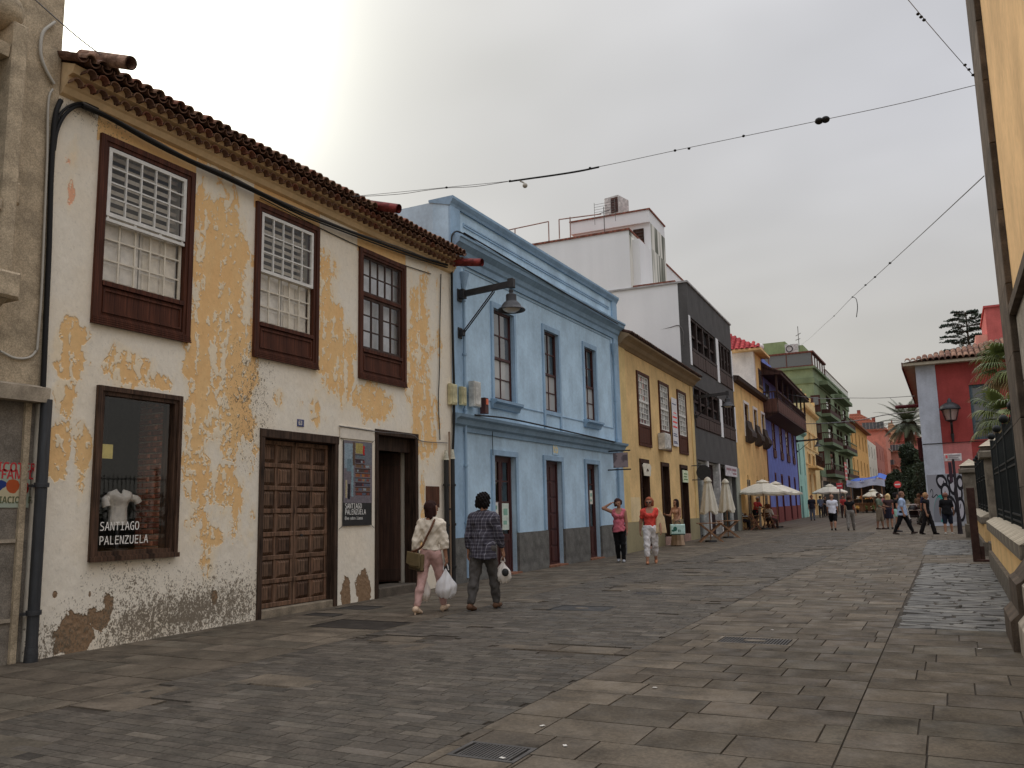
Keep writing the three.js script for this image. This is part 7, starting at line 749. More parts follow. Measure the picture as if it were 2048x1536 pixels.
function person(o) {
  const { px, py, face, h = 1.7, label, legs, arms, lean = 0, top, bottom, hair, shoes = [60, 50, 44], tone = 'tan', headTurn = 0, headTilt = 0, nod = 0, near = false, heavy = 1, sit = 0, at: at0, group, seatY = .45 } = o;
  const s = h / 1.7, P = at0 || onGround(px, py); const root = thing('person', label, 'person', [P.x, P.y, P.z], face, group); const cell = near ? .0115 : .021, hcell = near ? .0055 : .011;
  const dirv = (a, ot, sd) => V3(Math.sin(ot) * sd, -Math.cos(a) * Math.cos(ot), Math.sin(a) * Math.cos(ot));
  const hipY = sit ? seatY / s + .09 : .92; const pel = V3(0, hipY, 0); const J = { L: {}, R: {} };
  for (const [n, sd] of [['L', 1], ['R', -1]]) { const l = legs[n], a = l[0] * D2R, kn = l[1] * D2R, ot = (l[2] || 2) * D2R; const hip = V3(.088 * sd, hipY - .02, 0); const knee = hip.clone().addScaledVector(dirv(a, ot, sd), .43); const ank = knee.clone().addScaledVector(dirv(a - kn, ot * .4, sd), .42); J[n].hip = hip; J[n].knee = knee; J[n].ank = ank; J[n].pitch = l[3] || 0; }
  let dy = 0; if (!sit) dy = .075 - Math.min(...['L', 'R'].map((n) => J[n].ank.y - Math.max(0, Math.sin(J[n].pitch * D2R) * .12))); pel.y += dy; for (const n of 'LR') { J[n].hip.y += dy; J[n].knee.y += dy; J[n].ank.y += dy; }
  const up = V3(0, Math.cos(lean * D2R), Math.sin(lean * D2R)); const chest = pel.clone().addScaledVector(up, .34), neck = pel.clone().addScaledVector(up, .535), waist = pel.clone().addScaledVector(up, .15);
  for (const [n, sd] of [['L', 1], ['R', -1]]) { const a = arms[n]; const sh = pel.clone().addScaledVector(up, .45).add(V3(.172 * sd * (.5 + heavy * .5), 0, 0)); J[n].sh = sh; if (a.el) { J[n].el = V3(...a.el); J[n].wr = V3(...a.wr); J[n].hd = a.hd ? V3(...a.hd).normalize() : J[n].wr.clone().sub(J[n].el).normalize(); } else { const an = a[0] * D2R, ot = a[1] * D2R, e = a[2] * D2R; J[n].el = sh.clone().addScaledVector(dirv(an, ot, sd), .285); const fd = dirv(an + e, ot * .4, sd); J[n].wr = J[n].el.clone().addScaledVector(fd, .245); J[n].hd = fd; } }
  const hc = neck.clone().add(V3(0, .155, .02 + lean * .001)); const hq = new THREE.Quaternion().setFromEuler(new THREE.Euler(nod * D2R, headTurn * D2R, headTilt * D2R, 'YXZ')); const hp = (x, y, z) => V3(x, y, z).applyQuaternion(hq).add(hc);
  const W = heavy; const torso = [seg(pel.clone().add(V3(.05, 0, 0)), pel.clone().add(V3(-.05, 0, 0)), .118 * W, .118 * W, 1.15), seg(pel, waist, .125 * W, .118 * W, 1.25), seg(waist, chest, .118 * W, .135 * W, 1.3), seg(chest.clone().add(V3(.07, .05, 0)), chest.clone().add(V3(-.07, .05, 0)), .105 * W, .105 * W, 1.15), ...[1, -1].map((q) => seg(pel.clone().addScaledVector(up, .49).add(V3(.035 * q, 0, 0)), pel.clone().addScaledVector(up, .45).add(V3(.135 * W * q, 0, 0)), .062, .058))];
  if (o.bust) for (const sd of [1, -1]) torso.push(seg(chest.clone().add(V3(.065 * sd, .0, .07)), chest.clone().add(V3(.065 * sd, -.01, .085)), .06, .055));
  const armU = (n, t = 1, inf = 0) => t <= .5 ? [seg(J[n].sh, lerpV(J[n].sh, J[n].el, t * 2), .056 * Math.sqrt(W) + inf, mix(.056, .042, t * 2) * Math.sqrt(W) + inf)] : [seg(J[n].sh, J[n].el, .056 * Math.sqrt(W) + inf, .042 + inf), seg(J[n].el, lerpV(J[n].el, J[n].wr, t * 2 - 1), .041 + inf, mix(.041, .027, t * 2 - 1) + inf)];
  const legP = (n, t = 1, inf = 0, tw = W) => { const q = Math.sqrt(tw); const L = [seg(J[n].hip, lerpV(J[n].hip, J[n].knee, Math.min(1, t * 2)), .09 * tw + inf, mix(.09 * tw, .058 * q, Math.min(1, t * 2)) + inf)]; if (t > .5) { const f = t * 2 - 1; const calf = lerpV(J[n].knee, J[n].ank, .35).add(V3(0, 0, -.012)); L.push(seg(J[n].knee, f < .35 ? lerpV(J[n].knee, calf, f / .35) : calf, .056 * q + inf, .054 * q + inf)); if (f > .35) L.push(seg(calf, lerpV(calf, J[n].ank, (f - .35) / .65), .054 * q + inf, mix(.054, .036, (f - .35) / .65) + inf)); } return L; };
  const headP = [seg(hp(0, .015, -.018), hp(0, .025, -.012), .088, .092), seg(hp(0, -.02, .02), hp(0, -.075, .045), .068, .042), seg(hp(0, .01, .083), hp(0, -.022, .098), .011, .016), seg(hp(.082, 0, -.005), hp(.083, -.025, .0), .012, .015, 1), seg(hp(-.082, 0, -.005), hp(-.083, -.025, 0), .012, .015, 1), seg(hp(.03, .02, .075), hp(-.03, .02, .075), .016, .016), seg(neck.clone().add(V3(0, -.06, 0)), hp(0, -.05, -.02), .054, .05)];
  const bodyP = [...torso, ...armU('L'), ...armU('R'), ...legP('L'), ...legP('R'), headP[6], headP[0]];
  const mesh = (pr, c, k = .03, mod) => { const [a, b] = bounds(pr, .05); const f = field(pr, k); return surfaceNet(mod ? (x, y, z) => mod(f(x, y, z), x, y, z) : f, a, b, c).scale(s, s, s); };
  // hands: palm, four fingers of two joints, thumb from the side
  const hands = ['L', 'R'].map((n) => { const sd = n === 'L' ? 1 : -1, d = J[n].hd.clone(), w = J[n].wr; let th = V3(0, 0, 1).addScaledVector(d, -d.z); if (th.length() < .2) th = V3(-sd, 0, 0).addScaledVector(d, d.x * sd); th.normalize(); const nr = th.clone().cross(d).multiplyScalar(sd).normalize(); if (nr.x * sd > 0 && Math.abs(d.y) > .5) nr.negate(); const cu = (arms[n].curl ?? 25) * D2R; const L = [seg(w.clone().addScaledVector(d, -.03), w.clone().addScaledVector(d, .02), .026, .026)]; for (let i = 0; i < 4; i++) { const of = (1.5 - i) * .019; const kn = w.clone().addScaledVector(d, .085 - Math.abs(i - 1) * .005).addScaledVector(th, of); L.push(seg(w.clone().addScaledVector(d, .025).addScaledVector(th, of * .8), kn, .014, .0115)); const ln = [.036, .041, .038, .030][i]; const d1 = d.clone().multiplyScalar(Math.cos(cu)).addScaledVector(nr, Math.sin(cu)), d2 = d.clone().multiplyScalar(Math.cos(cu * 2.4)).addScaledVector(nr, Math.sin(cu * 2.4)); const k1 = kn.clone().addScaledVector(d1, ln); L.push(seg(kn, k1, .0098, .009), seg(k1, k1.clone().addScaledVector(d2, ln * .95), .009, .0075)); } const t0 = w.clone().addScaledVector(d, .03).addScaledVector(th, .026), t1 = t0.clone().addScaledVector(d, .03).addScaledVector(th, .022).addScaledVector(nr, .008); L.push(seg(t0.clone().addScaledVector(d, -.01), t1, .013, .011), seg(t1, t1.clone().addScaledVector(d, .03).addScaledVector(nr, .008), .011, .009)); J[n].grip = w.clone().addScaledVector(d, .085).addScaledVector(nr, .02); return L; });
  const skin = M_(new THREE.Color(...skinTones[tone]), null, .6);
  const bg = [mesh(bodyP, cell, .03), mesh(headP, hcell, .018), ...hands.map((L) => mesh(L, hcell, .006))];
  part(root, 'body', mergeGeometries(bg.map((g) => { const q = g.clone(); return q; })), skin);
  const wr = (am0, fr, amp = am0 * (near ? 1.5 : 1.1)) => (d, x, y, z) => d + amp * .5 * Math.sin(y * fr * 3.1 + x * fr * 1.2 + Math.sin(z * fr * 2) * 2) * Math.sin(x * fr * 1.7 - z * fr + y * 6) + amp * (Math.sin(x * fr + y * fr * .7 + Math.sin(z * fr) * 1.5) * Math.sin(y * fr * .9 - z * fr * .6 + 1) + .5 * Math.sin(x * fr * 2.1 - y * fr * 1.3));
  const mat = (c, t) => c.isMaterial ? c : M_(C(...c, .66), t || T.cloth, .9);
  if (top) { const lo = top.loose ?? .014, sl = top.sleeve ?? .3; const pr = torso.map((p) => ({ ...p, ra: p.ra + lo, rb: p.rb + lo })); if (sl > 0) for (const n of 'LR') pr.push(...armU(n, sl, (top.sl ?? .012) + lo * .3)); const hem = pel.y + (top.hem ?? -.06), nk = neck.y + (top.neck ?? -.02); if (top.flare) pr.push(seg(waist, pel.clone().add(V3(0, top.hem ?? -.06, 0)), .135 * W + lo, .17 * W + lo, 1.08)); const w0 = wr(top.wrinkle ?? .004, 22); const tank = top.tank;
    part(root, top.name || 'shirt', mesh(pr, cell, .03, (d, x, y, z) => { d = w0(d, x, y, z); d = Math.max(d, hem + .015 * Math.sin(x * 14) - y); const dx = x; const r = Math.hypot(dx, (z - neck.z) * .8); if (tank) d = Math.max(d, Math.max(y - (nk - .02), Math.min(y - (chest.y + (z > 0 ? .07 : .09)), .075 - Math.abs(dx) > 0 ? Math.abs(.085 - 0) - Math.abs(dx) * 0 - .0 : 1))) * 1; if (top.vneck && z > neck.z) d = Math.max(d, (top.vneck - r * 1.0) > 0 ? (y - (nk - .11)) : -1); return Math.max(d, y - nk + (r < .075 ? .0 : -.06)); }), mat(top.c, top.tex)); }
  if (bottom) { const lo = (bottom.loose ?? .012) + .006, t = bottom.to ?? .96; const w0 = wr(bottom.wrinkle ?? .004, 20); let pr; const wy = pel.y + (bottom.waist ?? .1); if (bottom.skirt) { const hemC = V3(0, bottom.hemY, 0).add(V3(0, 0, pel.z)); pr = [...torso.slice(0, 2).map((p) => ({ ...p, ra: p.ra + lo, rb: p.rb + lo })), seg(pel, hemC, .15 * W, bottom.hemR, 1.1)]; part(root, 'skirt', mesh(pr, cell, .03, (d, x, y, z) => Math.max(d + .012 * Math.sin(Math.atan2(x, z) * 9) * sst(pel.y, bottom.hemY, y), y - wy, bottom.hemY - y)), mat(bottom.c)); } else { pr = [...torso.slice(0, 2).map((p) => ({ ...p, ra: p.ra + lo, rb: p.rb + lo })), ...legP('L', t, lo, bottom.tw ?? W), ...legP('R', t, lo, bottom.tw ?? W)]; if (bottom.flare) for (const n of 'LR') { const e = lerpV(J[n].knee, J[n].ank, clamp(t * 2 - 1)); pr.push(seg(J[n].knee, e, .062 + lo, .062 + bottom.flare)); } part(root, bottom.name || 'trousers', mesh(pr, cell, .022, (d, x, y, z) => Math.max(w0(d, x, y, z), y - wy)), mat(bottom.c)); } if (bottom.belt) part(root, 'belt', mesh([seg(waist.clone().add(V3(0, -.06, 0)), waist.clone().add(V3(0, -.08, 0)), .128 * W + lo, .128 * W + lo, 1.22)], cell, .02, (d, x, y) => Math.max(d, Math.abs(y - (pel.y + bottom.waist - .01)) - .022)), mat(bottom.belt)); }
  for (const n of 'LR') { const k = J[n].ank, pt = J[n].pitch * D2R, f = V3(0, Math.sin(-pt), Math.cos(pt)), hl = k.clone().add(V3(0, -.035, 0)).addScaledVector(f, -.045), te = k.clone().add(V3(0, -.042, 0)).addScaledVector(f, .155); const y0 = k.y - .075; const sh = mesh([seg(hl, lerpV(hl, te, .5), .04, .038), seg(lerpV(hl, te, .45), te, .04, .028, 1), seg(k, hl, o.lowShoe ? .02 : .04, .04)], hcell, .02, (d, x, y, z) => pt === 0 ? Math.max(d, y0 + .004 - y) : d); part(root, 'shoe', sh, mat(shoes)); if (o.heel) part(root, 'heel', rod(hl.clone().multiplyScalar(s), V3(hl.x, Math.max(.003, hl.y - .08), hl.z - .005).multiplyScalar(s), .014, 8), mat(shoes)); }
  if (hair && hair.style !== 'bald') { const pr = [seg(hp(0, .03, -.028), hp(0, .035, -.02), .102, .102)]; const st = hair.style, L = hair.len || .2; if (st === 'bob' || st === 'long') { for (const sd of [1, 0, -1]) pr.push(seg(hp(.06 * sd, 0, -.04), hp(.075 * sd, 0, -.045).add(V3(0, -L, -.01)), .06, .035)); for (const sd of [1, -1]) pr.push(seg(hp(.082 * sd, .03, .0), hp(.09 * sd, 0, .005).add(V3(0, -L * .8, 0)), .032, .025)); } if (st === 'pony') pr.push(seg(hp(0, .05, -.12), hp(0, -.1, -.16), .04, .03)); if (st === 'curly') pr.push(seg(hp(0, .05, -.04), hp(0, .06, 0), .105, .1), seg(hp(.05, -.02, -.05), hp(-.05, -.02, -.05), .07, .07)); const qi = hq.clone().invert(); const v = V3(0, 0, 0); const am = st === 'curly' ? .014 : .005, fr = st === 'curly' ? 90 : 60; part(root, 'hair', mesh(pr, hcell, .02, (d, x, y, z) => { v.set(x, y, z).sub(hc).applyQuaternion(qi); d += am * Math.sin(v.x * fr + v.y * 13) * Math.sin(v.y * (st === 'curly' ? fr : 9) + v.z * fr); const fc = Math.max(v.z - (.045 + (v.y > .05 ? .6 * (v.y - .05) : -.02)), -1); return Math.max(d, v.y > .075 ? d : fc, st === 'short' ? Math.max(-.085 - v.y, (v.z > -.01 && v.y < .03) ? v.z + .01 : -1) : -1); }), mat(hair.c)); }
  { const ey = []; for (const sd of [1, -1]) part(root, 'eye', sph(.0125 * s, ...hp(.031 * sd, .004, .082).multiplyScalar(s).toArray(), 1, .7, 1, 8), M.dark); part(root, 'mouth', rod(hp(.02, -.062, .081).multiplyScalar(s), hp(-.02, -.062, .081).multiplyScalar(s), .006 * s, 6), M_(new THREE.Color(.25, .07, .06), null, .6)); if (o.glasses) part(root, 'sunglasses', [...[1, -1].map((sd) => sph(.03 * s, ...hp(.034 * sd, .004, .086).multiplyScalar(s).toArray(), 1, .8, .4, 10)), rod(hp(.09, .008, .02).multiplyScalar(s), hp(.06, .008, .08).multiplyScalar(s), .005, 5), rod(hp(-.09, .008, .02).multiplyScalar(s), hp(-.06, .008, .08).multiplyScalar(s), .005, 5)], M.black); }
  root.updateMatrixWorld(true); const w = (v) => root.localToWorld(v.clone().multiplyScalar(s)); return { root, J, s, w, pel, chest, neck, waist, grip: { L: w(J.L.grip), R: w(J.R.grip) } };
}
// carrier bag hanging from a hand: gathered neck, two handles, bulging folds
function carrierBag(p, hgt, wid, label, c, print, turn = 0, top) { const o = thing('carrier_bag', label, 'bag', [p.x, p.y - hgt, p.z], turn); const pts = []; for (let k = 0; k <= 14; k++) { const t = k / 14; pts.push(new THREE.Vector2(Math.max(.004, wid * (Math.pow(Math.sin(Math.PI * Math.min(1, t * .92 + .07)), .6)) * mix(1, .16, Math.pow(t, 1.4))), hgt * .82 * t)); } const g = new THREE.LatheGeometry(pts, 40); const P = g.attributes.position; for (let k = 0; k < P.count; k++) { const x = P.getX(k), y = P.getY(k), z = P.getZ(k), a = Math.atan2(z, x); const f = 1 + .13 * Math.sin(a * 5 + y * 6) + .07 * Math.sin(a * 11 + y * 14) + .06 * Math.sin(y * 40 + a * 2); P.setXYZ(k, x * f, y + .012 * Math.sin(a * 3), z * f * .62); } g.computeVertexNormals(); const m = new THREE.MeshPhysicalMaterial({ color: C(...c, .72), roughness: .35, transmission: .25, thickness: 0, side: THREE.DoubleSide }); part(o, 'pouch', g, m); for (const s of [-1, 1]) part(o, 'handle', tube([[s * wid * .2, hgt * .78, 0], [s * wid * .16, hgt * .9, 0], [0, hgt, 0]], .009, 10, 5), m); if (print) part(o, 'print', print, M_(C(...(print.col || [90, 130, 60]), .72), null, .6)); return o; }
const yard = (a) => a * Math.PI;
// ---- couple walking up the street
{
  const p = person({ px: 862, py: 1226, face: yard(1.03), h: 1.63, near: true, label: 'person in cream blouse and pink trousers carrying a shoulder bag and shopping', legs: { L: [-15, 8, 2, 16], R: [19, 5, 2, -6] }, arms: { L: [-14, 13, 10], R: [2, 11, 6] }, lean: 3, top: { name: 'blouse', c: [222, 208, 184], sleeve: .94, loose: .022, sl: .02, hem: .05, wrinkle: .007 }, bottom: { c: [178, 138, 128], to: .95, loose: .006, waist: .09, tw: .98, belt: [92, 46, 34] }, shoes: [196, 168, 138], heel: true, hair: { style: 'bob', c: [48, 27, 22], len: .13 }, headTurn: -38, tone: 'tan', heavy: .93 });
  carrierBag(p.grip.R, .52, .19, 'white carrier bag with green print held by the person in pink trousers', [208, 206, 204], null, .5); carrierBag(p.grip.R.clone().add(V3(-.3, -.12, .12)), .44, .15, 'white carrier bag behind the legs of the person in pink trousers', [206, 196, 184], null, 1.6);
  { const a = p.w(p.J.L.hip.clone().add(V3(.10, -.02, -.12))); const o = thing('shoulder_bag', 'olive canvas shoulder bag on a leather strap across the cream blouse', 'bag', [a.x, a.y - .18, a.z], yard(1.03) - .45); o.rotation.z = .12; const m = M_(C(112, 96, 62, .72), T.cloth, .9), st = M_(C(92, 58, 38, .72), null, .8); part(o, 'pouch', cbx(-.15, .15, -.02, .22, -.06, .05, .035), m); part(o, 'flap', (() => { const s = new THREE.Shape(); s.moveTo(-.15, .225); s.lineTo(.15, .225); s.lineTo(.16, .06); s.quadraticCurveTo(0, .02, -.16, .06); s.closePath(); return uvm(new THREE.ExtrudeGeometry(s, { depth: .012, bevelEnabled: true, bevelSize: .006, bevelThickness: .006, bevelSegments: 2 }).translate(0, 0, -.08)); })(), m); part(o, 'buckle', cbx(-.1, -.06, .07, .085, -.083, -.074, .003), M.boxgrey); part(o, 'gusset', cbx(-.14, .14, -.035, .02, -.052, .045, .01), M_(C(70, 58, 38, .72), T.cloth, .9)); const inv = (v) => o.worldToLocal(v); o.updateMatrixWorld(true); const L = (v) => o.worldToLocal(p.w(v)); part(o, 'strap', tube([V3(.13, .21, -.03), L(p.pel.clone().add(V3(.08, .1, -.15))), L(p.waist.clone().add(V3(.0, .1, -.145))), L(p.chest.clone().add(V3(-.07, .03, -.15))), L(p.J.R.sh.clone().add(V3(.07, .06, -.07))), L(p.J.R.sh.clone().add(V3(.08, .075, .01)))], .016, 40, 6), st); }
  const plaid = tex(128, 128, (u, v) => { const q = (t) => { const k = md(t, 1); let c = .0; if (k < .06 || (k > .5 && k < .54)) c = .55; else if (k > .2 && k < .38) c = -.12; return c; }; const a = q(u), b = q(v); const l = .27 + a * .36 + b * .36; return [clamp(l + .01), clamp(l), clamp(l + .03)]; }, .105);
  const m = person({ px: 968, py: 1220, face: yard(1.02), h: 1.71, near: true, label: 'person in grey checked shirt with a white bag walking up the street', legs: { L: [-13, 6, 2, 10], R: [20, 12, 3, 0] }, arms: { L: [-8, 12, 14], R: [6, 13, 14] }, lean: 4, top: { name: 'shirt', c: M_(new THREE.Color(1, 1, 1), plaid, .9), sleeve: .78, sl: .016, hem: -.16, wrinkle: .005, flare: true, loose: .03, neck: .035 }, bottom: { c: [74, 70, 66], to: .95, loose: .016, wrinkle: .006 }, shoes: [92, 64, 44], hair: { style: 'curly', c: [30, 25, 24] }, headTurn: -6, tone: 'tan', heavy: 1.08 });
  const b = carrierBag(m.grip.R, .40, .15, 'white carrier bag with a black disc held by the person in checked shirt', [214, 206, 194], null, .3); part(b, 'print', clean(new THREE.SphereGeometry(.055, 12, 8).scale(1, 1.1, .35).translate(.05, .16, .085)), M.black);
}
// ---- people coming down the street
{
  const w = person({ px: 1241, py: 1125, face: .30, h: 1.64, near: true, label: 'person in pink vest and black leggings with a hand on the head', legs: { L: [4, 6, 1], R: [-4, 10, -3] }, arms: { L: [0, 7, 6], R: { el: [-.42, 1.50, .04], wr: [-.215, 1.625, .02], hd: [.82, .4, -.25], curl: 35 } }, top: { name: 'vest', c: [186, 88, 100], sleeve: 0, loose: .016, hem: -.1, flare: true, vneck: .1, neck: -.04, wrinkle: .006 }, bottom: { name: 'leggings', c: [22, 21, 22], to: .95, loose: .010 }, shoes: [150, 150, 152], hair: { style: 'bob', c: [60, 36, 31], len: .05 }, headTilt: 20, headTurn: -8, nod: 20, tone: 'tan', bust: true });
  const r = person({ px: 1304, py: 1128, face: .30, h: 1.66, near: true, label: 'person in red top and white cropped trousers with sunglasses and a tote', legs: { L: [-10, 14, 2, 12], R: [12, 4, 2] }, arms: { L: [6, 15, 18], R: [-10, 14, 8] }, top: { name: 'top', c: [216, 58, 40], sleeve: .26, loose: .012, hem: .03, vneck: .11, neck: -.03, wrinkle: .005 }, bottom: { c: [214, 208, 204], to: .80, loose: .016, wrinkle: .006, waist: .08 }, shoes: [168, 108, 70], lowShoe: true, hair: { style: 'bob', c: [142, 74, 44], len: .09 }, nod: 8, headTurn: -12, tone: 'tan', heavy: 1.06, bust: true, glasses: true });
  { const a = r.w(r.J.L.sh.clone().add(V3(.09, -.4, .03))); const o = thing('tote_bag', 'long beige tote hanging from the shoulder of the person in red', 'bag', [a.x, a.y - .16, a.z], .5); const m = M_(C(206, 178, 132, .72), T.cloth, .9); const s = new THREE.Shape(); s.moveTo(-.12, 0); s.lineTo(.13, .0); s.lineTo(.09, .36); s.lineTo(.0, .56); s.lineTo(-.08, .36); s.closePath(); part(o, 'pouch', uvm(new THREE.ExtrudeGeometry(s, { depth: .05, bevelEnabled: true, bevelSize: .02, bevelThickness: .02, bevelSegments: 2 }).translate(0, 0, -.02)), m); part(o, 'strap', tube([[-.06, .36, 0], [-.03, .58, .02], [-.06, .62, -.04], [.0, .5, -.06]], .014, 16, 6), m); }
  const k = person({ px: 1356, py: 1092, face: -.35, h: 1.62, near: true, label: 'person in long tan skirt and strapless top holding a mint shopper', legs: { L: [4, 4, 2], R: [-4, 6, 2] }, arms: { L: [14, 10, 40], R: [26, 6, 72] }, top: { name: 'top', c: [168, 124, 96], sleeve: 0, loose: .012, hem: .05, neck: -.17 }, bottom: { skirt: true, c: [158, 130, 102], hemY: .03, hemR: .27, waist: .07, loose: .022 }, shoes: [120, 96, 76], hair: { style: 'long', c: [40, 26, 24], len: .28 }, headTurn: -14, tone: 'tan', heavy: .92, bust: true });
  { const a = k.grip.L.clone().add(V3(.05, -.04, .04)); const o = thing('mint_shopper', 'large mint green shopper with a dark leaf print', 'bag', [a.x, a.y - .42, a.z], .5); const m = M_(C(176, 208, 196, .72), T.cloth, .6); part(o, 'pouch', cbx(-.26, .26, 0, .36, -.07, .07, .03), m); part(o, 'base', cbx(-.25, .25, -.012, .02, -.072, .072, .01), M_(C(30, 70, 60, .72), null, .6)); part(o, 'handle', tube([[-.1, .36, .05], [-.07, .46, .04], [.07, .46, .04], [.1, .36, .05]], .012, 16, 6), M_(C(30, 60, 54, .72), null, .6)); part(o, 'print', [sph(.07, -.1, .2, .07, 1, 1.2, .12, 10), sph(.05, -.17, .14, .07, 1.2, .8, .12, 10), sph(.035, .02, .13, .07, .5, 1.4, .12, 8), sph(.035, .07, .13, .07, .5, 1.4, .12, 8)], M_(C(36, 92, 76, .72), null, .6)); }
  const dq = HC.rect(1278, 917, 1303, 1089); const dp = HC.world((dq[0] + dq[1]) / 2 + .15, HC.foot(dq[0]) + .06, -.3); person({ at: dp, face: 1.2, h: 1.64, label: 'person in black standing in the first doorway of the yellow house', legs: { L: [3, 3, 2], R: [-3, 3, 2] }, arms: { L: [10, 8, 20], R: [12, 8, 60] }, top: { c: [28, 26, 28], sleeve: .5 }, bottom: { c: [26, 24, 26] }, hair: { style: 'long', c: [34, 26, 24], len: .15 }, headTurn: 10 });
}
// ---- cafe guests
{
  const sitL = { L: [84, 84, 8], R: [80, 74, 8] };
  const wz = onGround(1513, 1057); person({ at: wz, face: 1.0, h: 1.74, label: 'person in red waistcoat bending over the cafe table', legs: { L: [-6, 4, 2], R: [14, 8, 3] }, arms: { L: [40, 6, 40], R: [30, 10, 50] }, lean: 20, top: { name: 'waistcoat', c: [168, 46, 48], sleeve: .3, hem: -.08 }, bottom: { c: [26, 25, 28] }, shoes: [150, 140, 130], hair: { style: 'short', c: [120, 112, 104] }, tone: 'dark', nod: 15 });
  person({ at: V3(-10.3, gy(0, -47.4), -47.4), face: -1.2 + Math.PI, h: 1.66, sit: 1, label: 'seated guest in black and white striped shirt', legs: sitL, arms: { L: [30, 8, 50], R: [28, 8, 60] }, top: { c: M_(new THREE.Color(1, 1, 1), tex(8, 64, (u, v) => md(v * 1, 1) < .5 ? .1 : .8, .11), .9), sleeve: .9, hem: -.04 }, bottom: { c: [34, 32, 36] }, hair: { style: 'bob', c: [88, 58, 40], len: .1 } });
  person({ at: V3(-9.4, gy(0, -50.2), -50.2), face: .6, h: 1.68, sit: 1, label: 'seated guest in black under the parasol near the violet house', legs: sitL, arms: { L: [20, 8, 60], R: [24, 8, 60] }, top: { c: [28, 26, 28], sleeve: .5, hem: -.04 }, bottom: { c: [30, 28, 30] }, hair: { style: 'pony', c: [34, 26, 24] } });
  person({ at: V3(-9.0, gy(0, -48.6), -48.6), face: 2.6, h: 1.68, sit: 1, label: 'seated guest in white shirt with brown hair at the cafe table', legs: sitL, arms: { L: [20, 8, 60], R: [24, 8, 60] }, top: { c: [190, 180, 172], sleeve: .4, hem: -.04 }, bottom: { c: [60, 44, 40] }, hair: { style: 'bob', c: [110, 66, 44], len: .08 } });
}
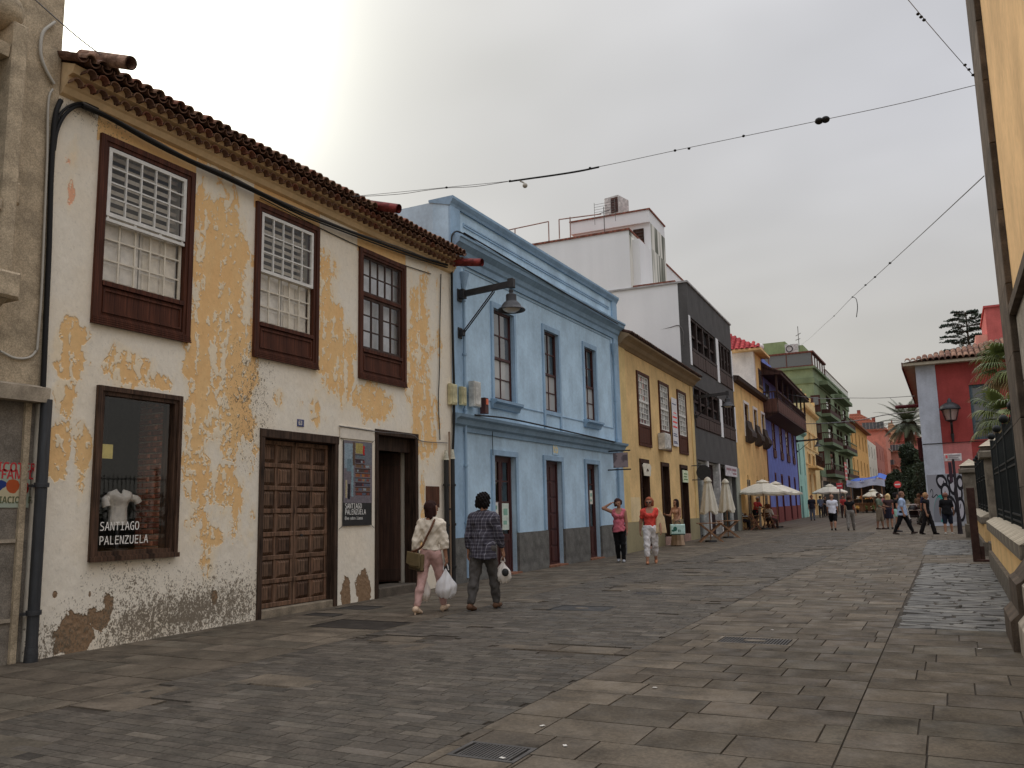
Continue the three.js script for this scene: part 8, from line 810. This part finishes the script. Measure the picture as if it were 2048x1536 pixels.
// ---- walkers further up
{
  const N = Math.PI, walk = { L: [-16, 8, 2, 14], R: [17, 4, 2] }, walk2 = { L: [15, 4, 2], R: [-15, 10, 2, 14] }, stand = { L: [2, 2, 2], R: [-2, 2, 2] }, sw = { L: [14, 8, 14], R: [-14, 8, 8] }, sw2 = { L: [-12, 9, 8], R: [12, 9, 14] }, hang = { L: [2, 8, 8], R: [2, 8, 8] };
  person({ px: 1668, py: 1061, face: N, h: 1.72, label: 'bald person in white t-shirt and black shorts walking away', legs: walk2, arms: hang, top: { c: [206, 206, 214], sleeve: .32, hem: -.1, loose: .02, flare: true }, bottom: { name: 'shorts', c: [20, 20, 22], to: .5, loose: .022 }, shoes: [40, 34, 32], hair: { style: 'bald' }, tone: 'tan', heavy: 1.12 });
  person({ px: 1703, py: 1061, face: N, h: 1.64, label: 'person in black sleeveless top and grey trousers walking away', legs: walk, arms: { L: [0, 14, 8], R: [4, 14, 10] }, top: { c: [22, 21, 22], sleeve: .08, hem: -.05, loose: .016 }, bottom: { c: [110, 104, 96], to: .95, loose: .02 }, shoes: [70, 60, 52], hair: { style: 'bob', c: [62, 40, 34], len: .06 }, heavy: 1.02 });
  person({ px: 1626, py: 1041, face: .1, h: 1.76, label: 'person in dark shirt and jeans walking towards the viewer', legs: stand, arms: hang, top: { c: [40, 38, 46], sleeve: .36, hem: -.12, loose: .022, flare: true }, bottom: { c: [96, 106, 118], to: .95, loose: .014 }, shoes: [34, 30, 30], hair: { style: 'short', c: [36, 28, 26] }, heavy: 1.1 });
  person({ px: 1612, py: 1033, face: N * .9, h: 1.6, label: 'person in maroon dress by the turquoise house', legs: walk, arms: hang, top: { c: [64, 34, 36], sleeve: .2, hem: -.1 }, bottom: { skirt: true, c: [60, 32, 34], hemY: .5, hemR: .2 }, shoes: [150, 60, 56], hair: { style: 'bob', c: [40, 30, 28], len: .08 } });
  person({ px: 1643, py: 1035, face: N * 1.1, h: 1.74, label: 'person in light blue shirt standing beside the far parasol', legs: stand, arms: { L: [10, 8, 50], R: [10, 8, 50] }, top: { c: [128, 150, 184], sleeve: .36, hem: -.1, loose: .02 }, bottom: { c: [70, 70, 72] }, hair: { style: 'short', c: [60, 50, 46] } });
  person({ px: 1688, py: 1036, face: .4, h: 1.7, label: 'person in red top among the tables by the green block', legs: stand, arms: { L: [20, 8, 60], R: [20, 8, 50] }, top: { c: [156, 48, 44], sleeve: .4 }, bottom: { c: [60, 46, 44] }, hair: { style: 'short', c: [60, 46, 40] } });
  person({ px: 1762, py: 1059, face: 1.3, h: 1.72, label: 'person in sage t-shirt and khaki shorts standing sideways', legs: { L: [8, 4, 2], R: [-6, 2, 2] }, arms: { L: [20, 6, 60], R: [14, 8, 50] }, top: { c: [92, 102, 84], sleeve: .36, hem: -.1, loose: .02 }, bottom: { name: 'shorts', c: [112, 98, 80], to: .56, loose: .024 }, shoes: [60, 44, 38], hair: { style: 'short', c: [54, 38, 34] }, tone: 'dark' });
  person({ px: 1781, py: 1058, face: N * .95, h: 1.66, label: 'person with long blond hair in dark skirt standing back to the viewer', legs: stand, arms: hang, top: { c: [64, 46, 46], sleeve: .1, hem: -.04 }, bottom: { skirt: true, c: [34, 32, 44], hemY: .52, hemR: .19, waist: .12 }, shoes: [44, 34, 32], hair: { style: 'long', c: [196, 164, 108], len: .26 } });
  person({ px: 1797, py: 1064, face: 1.7, h: 1.66, label: 'person in black top and mint shorts with a red bag', legs: stand, arms: { L: [4, 8, 20], R: [4, 8, 8] }, top: { c: [24, 22, 24], sleeve: .1, hem: -.02 }, bottom: { name: 'shorts', c: [146, 190, 174], to: .2, loose: .018 }, shoes: [60, 56, 58], hair: { style: 'curly', c: [28, 24, 24] } });
  { const q = onGround(1788, 1064); const o = thing('red_handbag', 'small red handbag beside the mint shorts', 'bag', [q.x + .12, q.y + .78, q.z], .2); const m = M_(C(178, 46, 48, .72), null, .6); part(o, 'pouch', cbx(-.13, .13, 0, .22, -.05, .05, .04), m); part(o, 'strap', tube([[-.1, .2, 0], [-.04, .5, 0], [.06, .62, 0], [.1, .2, 0]], .01, 16, 5), m); }
  person({ px: 1808, py: 1069, face: 1.45, h: 1.75, label: 'person in pale blue shirt and black trousers striding across the street', legs: { L: [26, 6, 2, -8], R: [-18, 8, 2, 10] }, arms: { L: [-4, 8, 14], R: [2, 8, 12] }, lean: 3, top: { c: [142, 160, 186], sleeve: .38, hem: -.14, loose: .026, flare: true }, bottom: { c: [22, 21, 23], to: .96, loose: .016 }, shoes: [56, 44, 40], hair: { style: 'short', c: [120, 84, 66] }, heavy: 1.12, nod: 8 });
  person({ px: 1850, py: 1050, face: 1.5, h: 1.76, label: 'person in navy shirt partly hidden behind the blond walker', legs: walk2, arms: sw, top: { c: [44, 46, 66], sleeve: .36, hem: -.1 }, bottom: { c: [66, 66, 60] }, hair: { style: 'short', c: [28, 24, 24] } });
  person({ px: 1842, py: 1046, face: N * .95, h: 1.66, label: 'person in brown top beside the pushchair', legs: stand, arms: hang, top: { c: [110, 84, 60], sleeve: .3 }, bottom: { c: [84, 82, 70] }, hair: { style: 'bob', c: [110, 84, 60], len: .08 } });
  person({ px: 1773, py: 1040, face: .2, h: 1.68, label: 'person in pink shirt near the flower stall', legs: stand, arms: { L: [20, 8, 60], R: [14, 8, 40] }, top: { c: [176, 110, 110], sleeve: .36 }, bottom: { c: [70, 64, 70] }, hair: { style: 'short', c: [60, 46, 40] } });
  person({ px: 1652, py: 1033, face: 1.0, h: 1.7, label: 'person in black beside the far cream parasol', legs: stand, arms: { L: [16, 8, 40], R: [14, 8, 50] }, top: { c: [30, 28, 30], sleeve: .4 }, bottom: { c: [40, 38, 40] }, hair: { style: 'short', c: [50, 40, 36] } });
  person({ px: 1858, py: 1069, face: 1.2, h: 1.66, label: 'person with fair hair in black vest and trousers walking past the graffiti', legs: { L: [16, 4, 2], R: [-14, 8, 2, 10] }, arms: { L: [-6, 8, 14], R: [4, 8, 10] }, top: { c: [22, 20, 22], sleeve: .08, hem: -.05 }, bottom: { c: [28, 24, 24], to: .96, loose: .014, flare: .02 }, shoes: [30, 26, 26], hair: { style: 'bob', c: [150, 110, 66], len: .06 } });
  person({ px: 1898, py: 1069, face: N * 1.0, h: 1.62, label: 'person in black t-shirt and dark shorts beside the sign post', legs: { L: [-5, 4, 3], R: [8, 4, 4] }, arms: { L: [6, 12, 20], R: [4, 12, 20] }, top: { c: [20, 19, 21], sleeve: .36, hem: -.1, loose: .03, flare: true }, bottom: { name: 'shorts', c: [30, 34, 48], to: .48, loose: .022 }, shoes: [150, 146, 136], hair: { style: 'short', c: [116, 76, 62] }, heavy: 1.05 });
}
const renderer = new THREE.WebGLRenderer({ antialias: true });
renderer.toneMapping = THREE.LinearToneMapping; renderer.toneMappingExposure = EXPOSURE;
renderer.shadowMap.enabled = true; renderer.shadowMap.type = THREE.PCFSoftShadowMap;
renderer.setSize(1024, 768);
renderer.render(scene, camera);
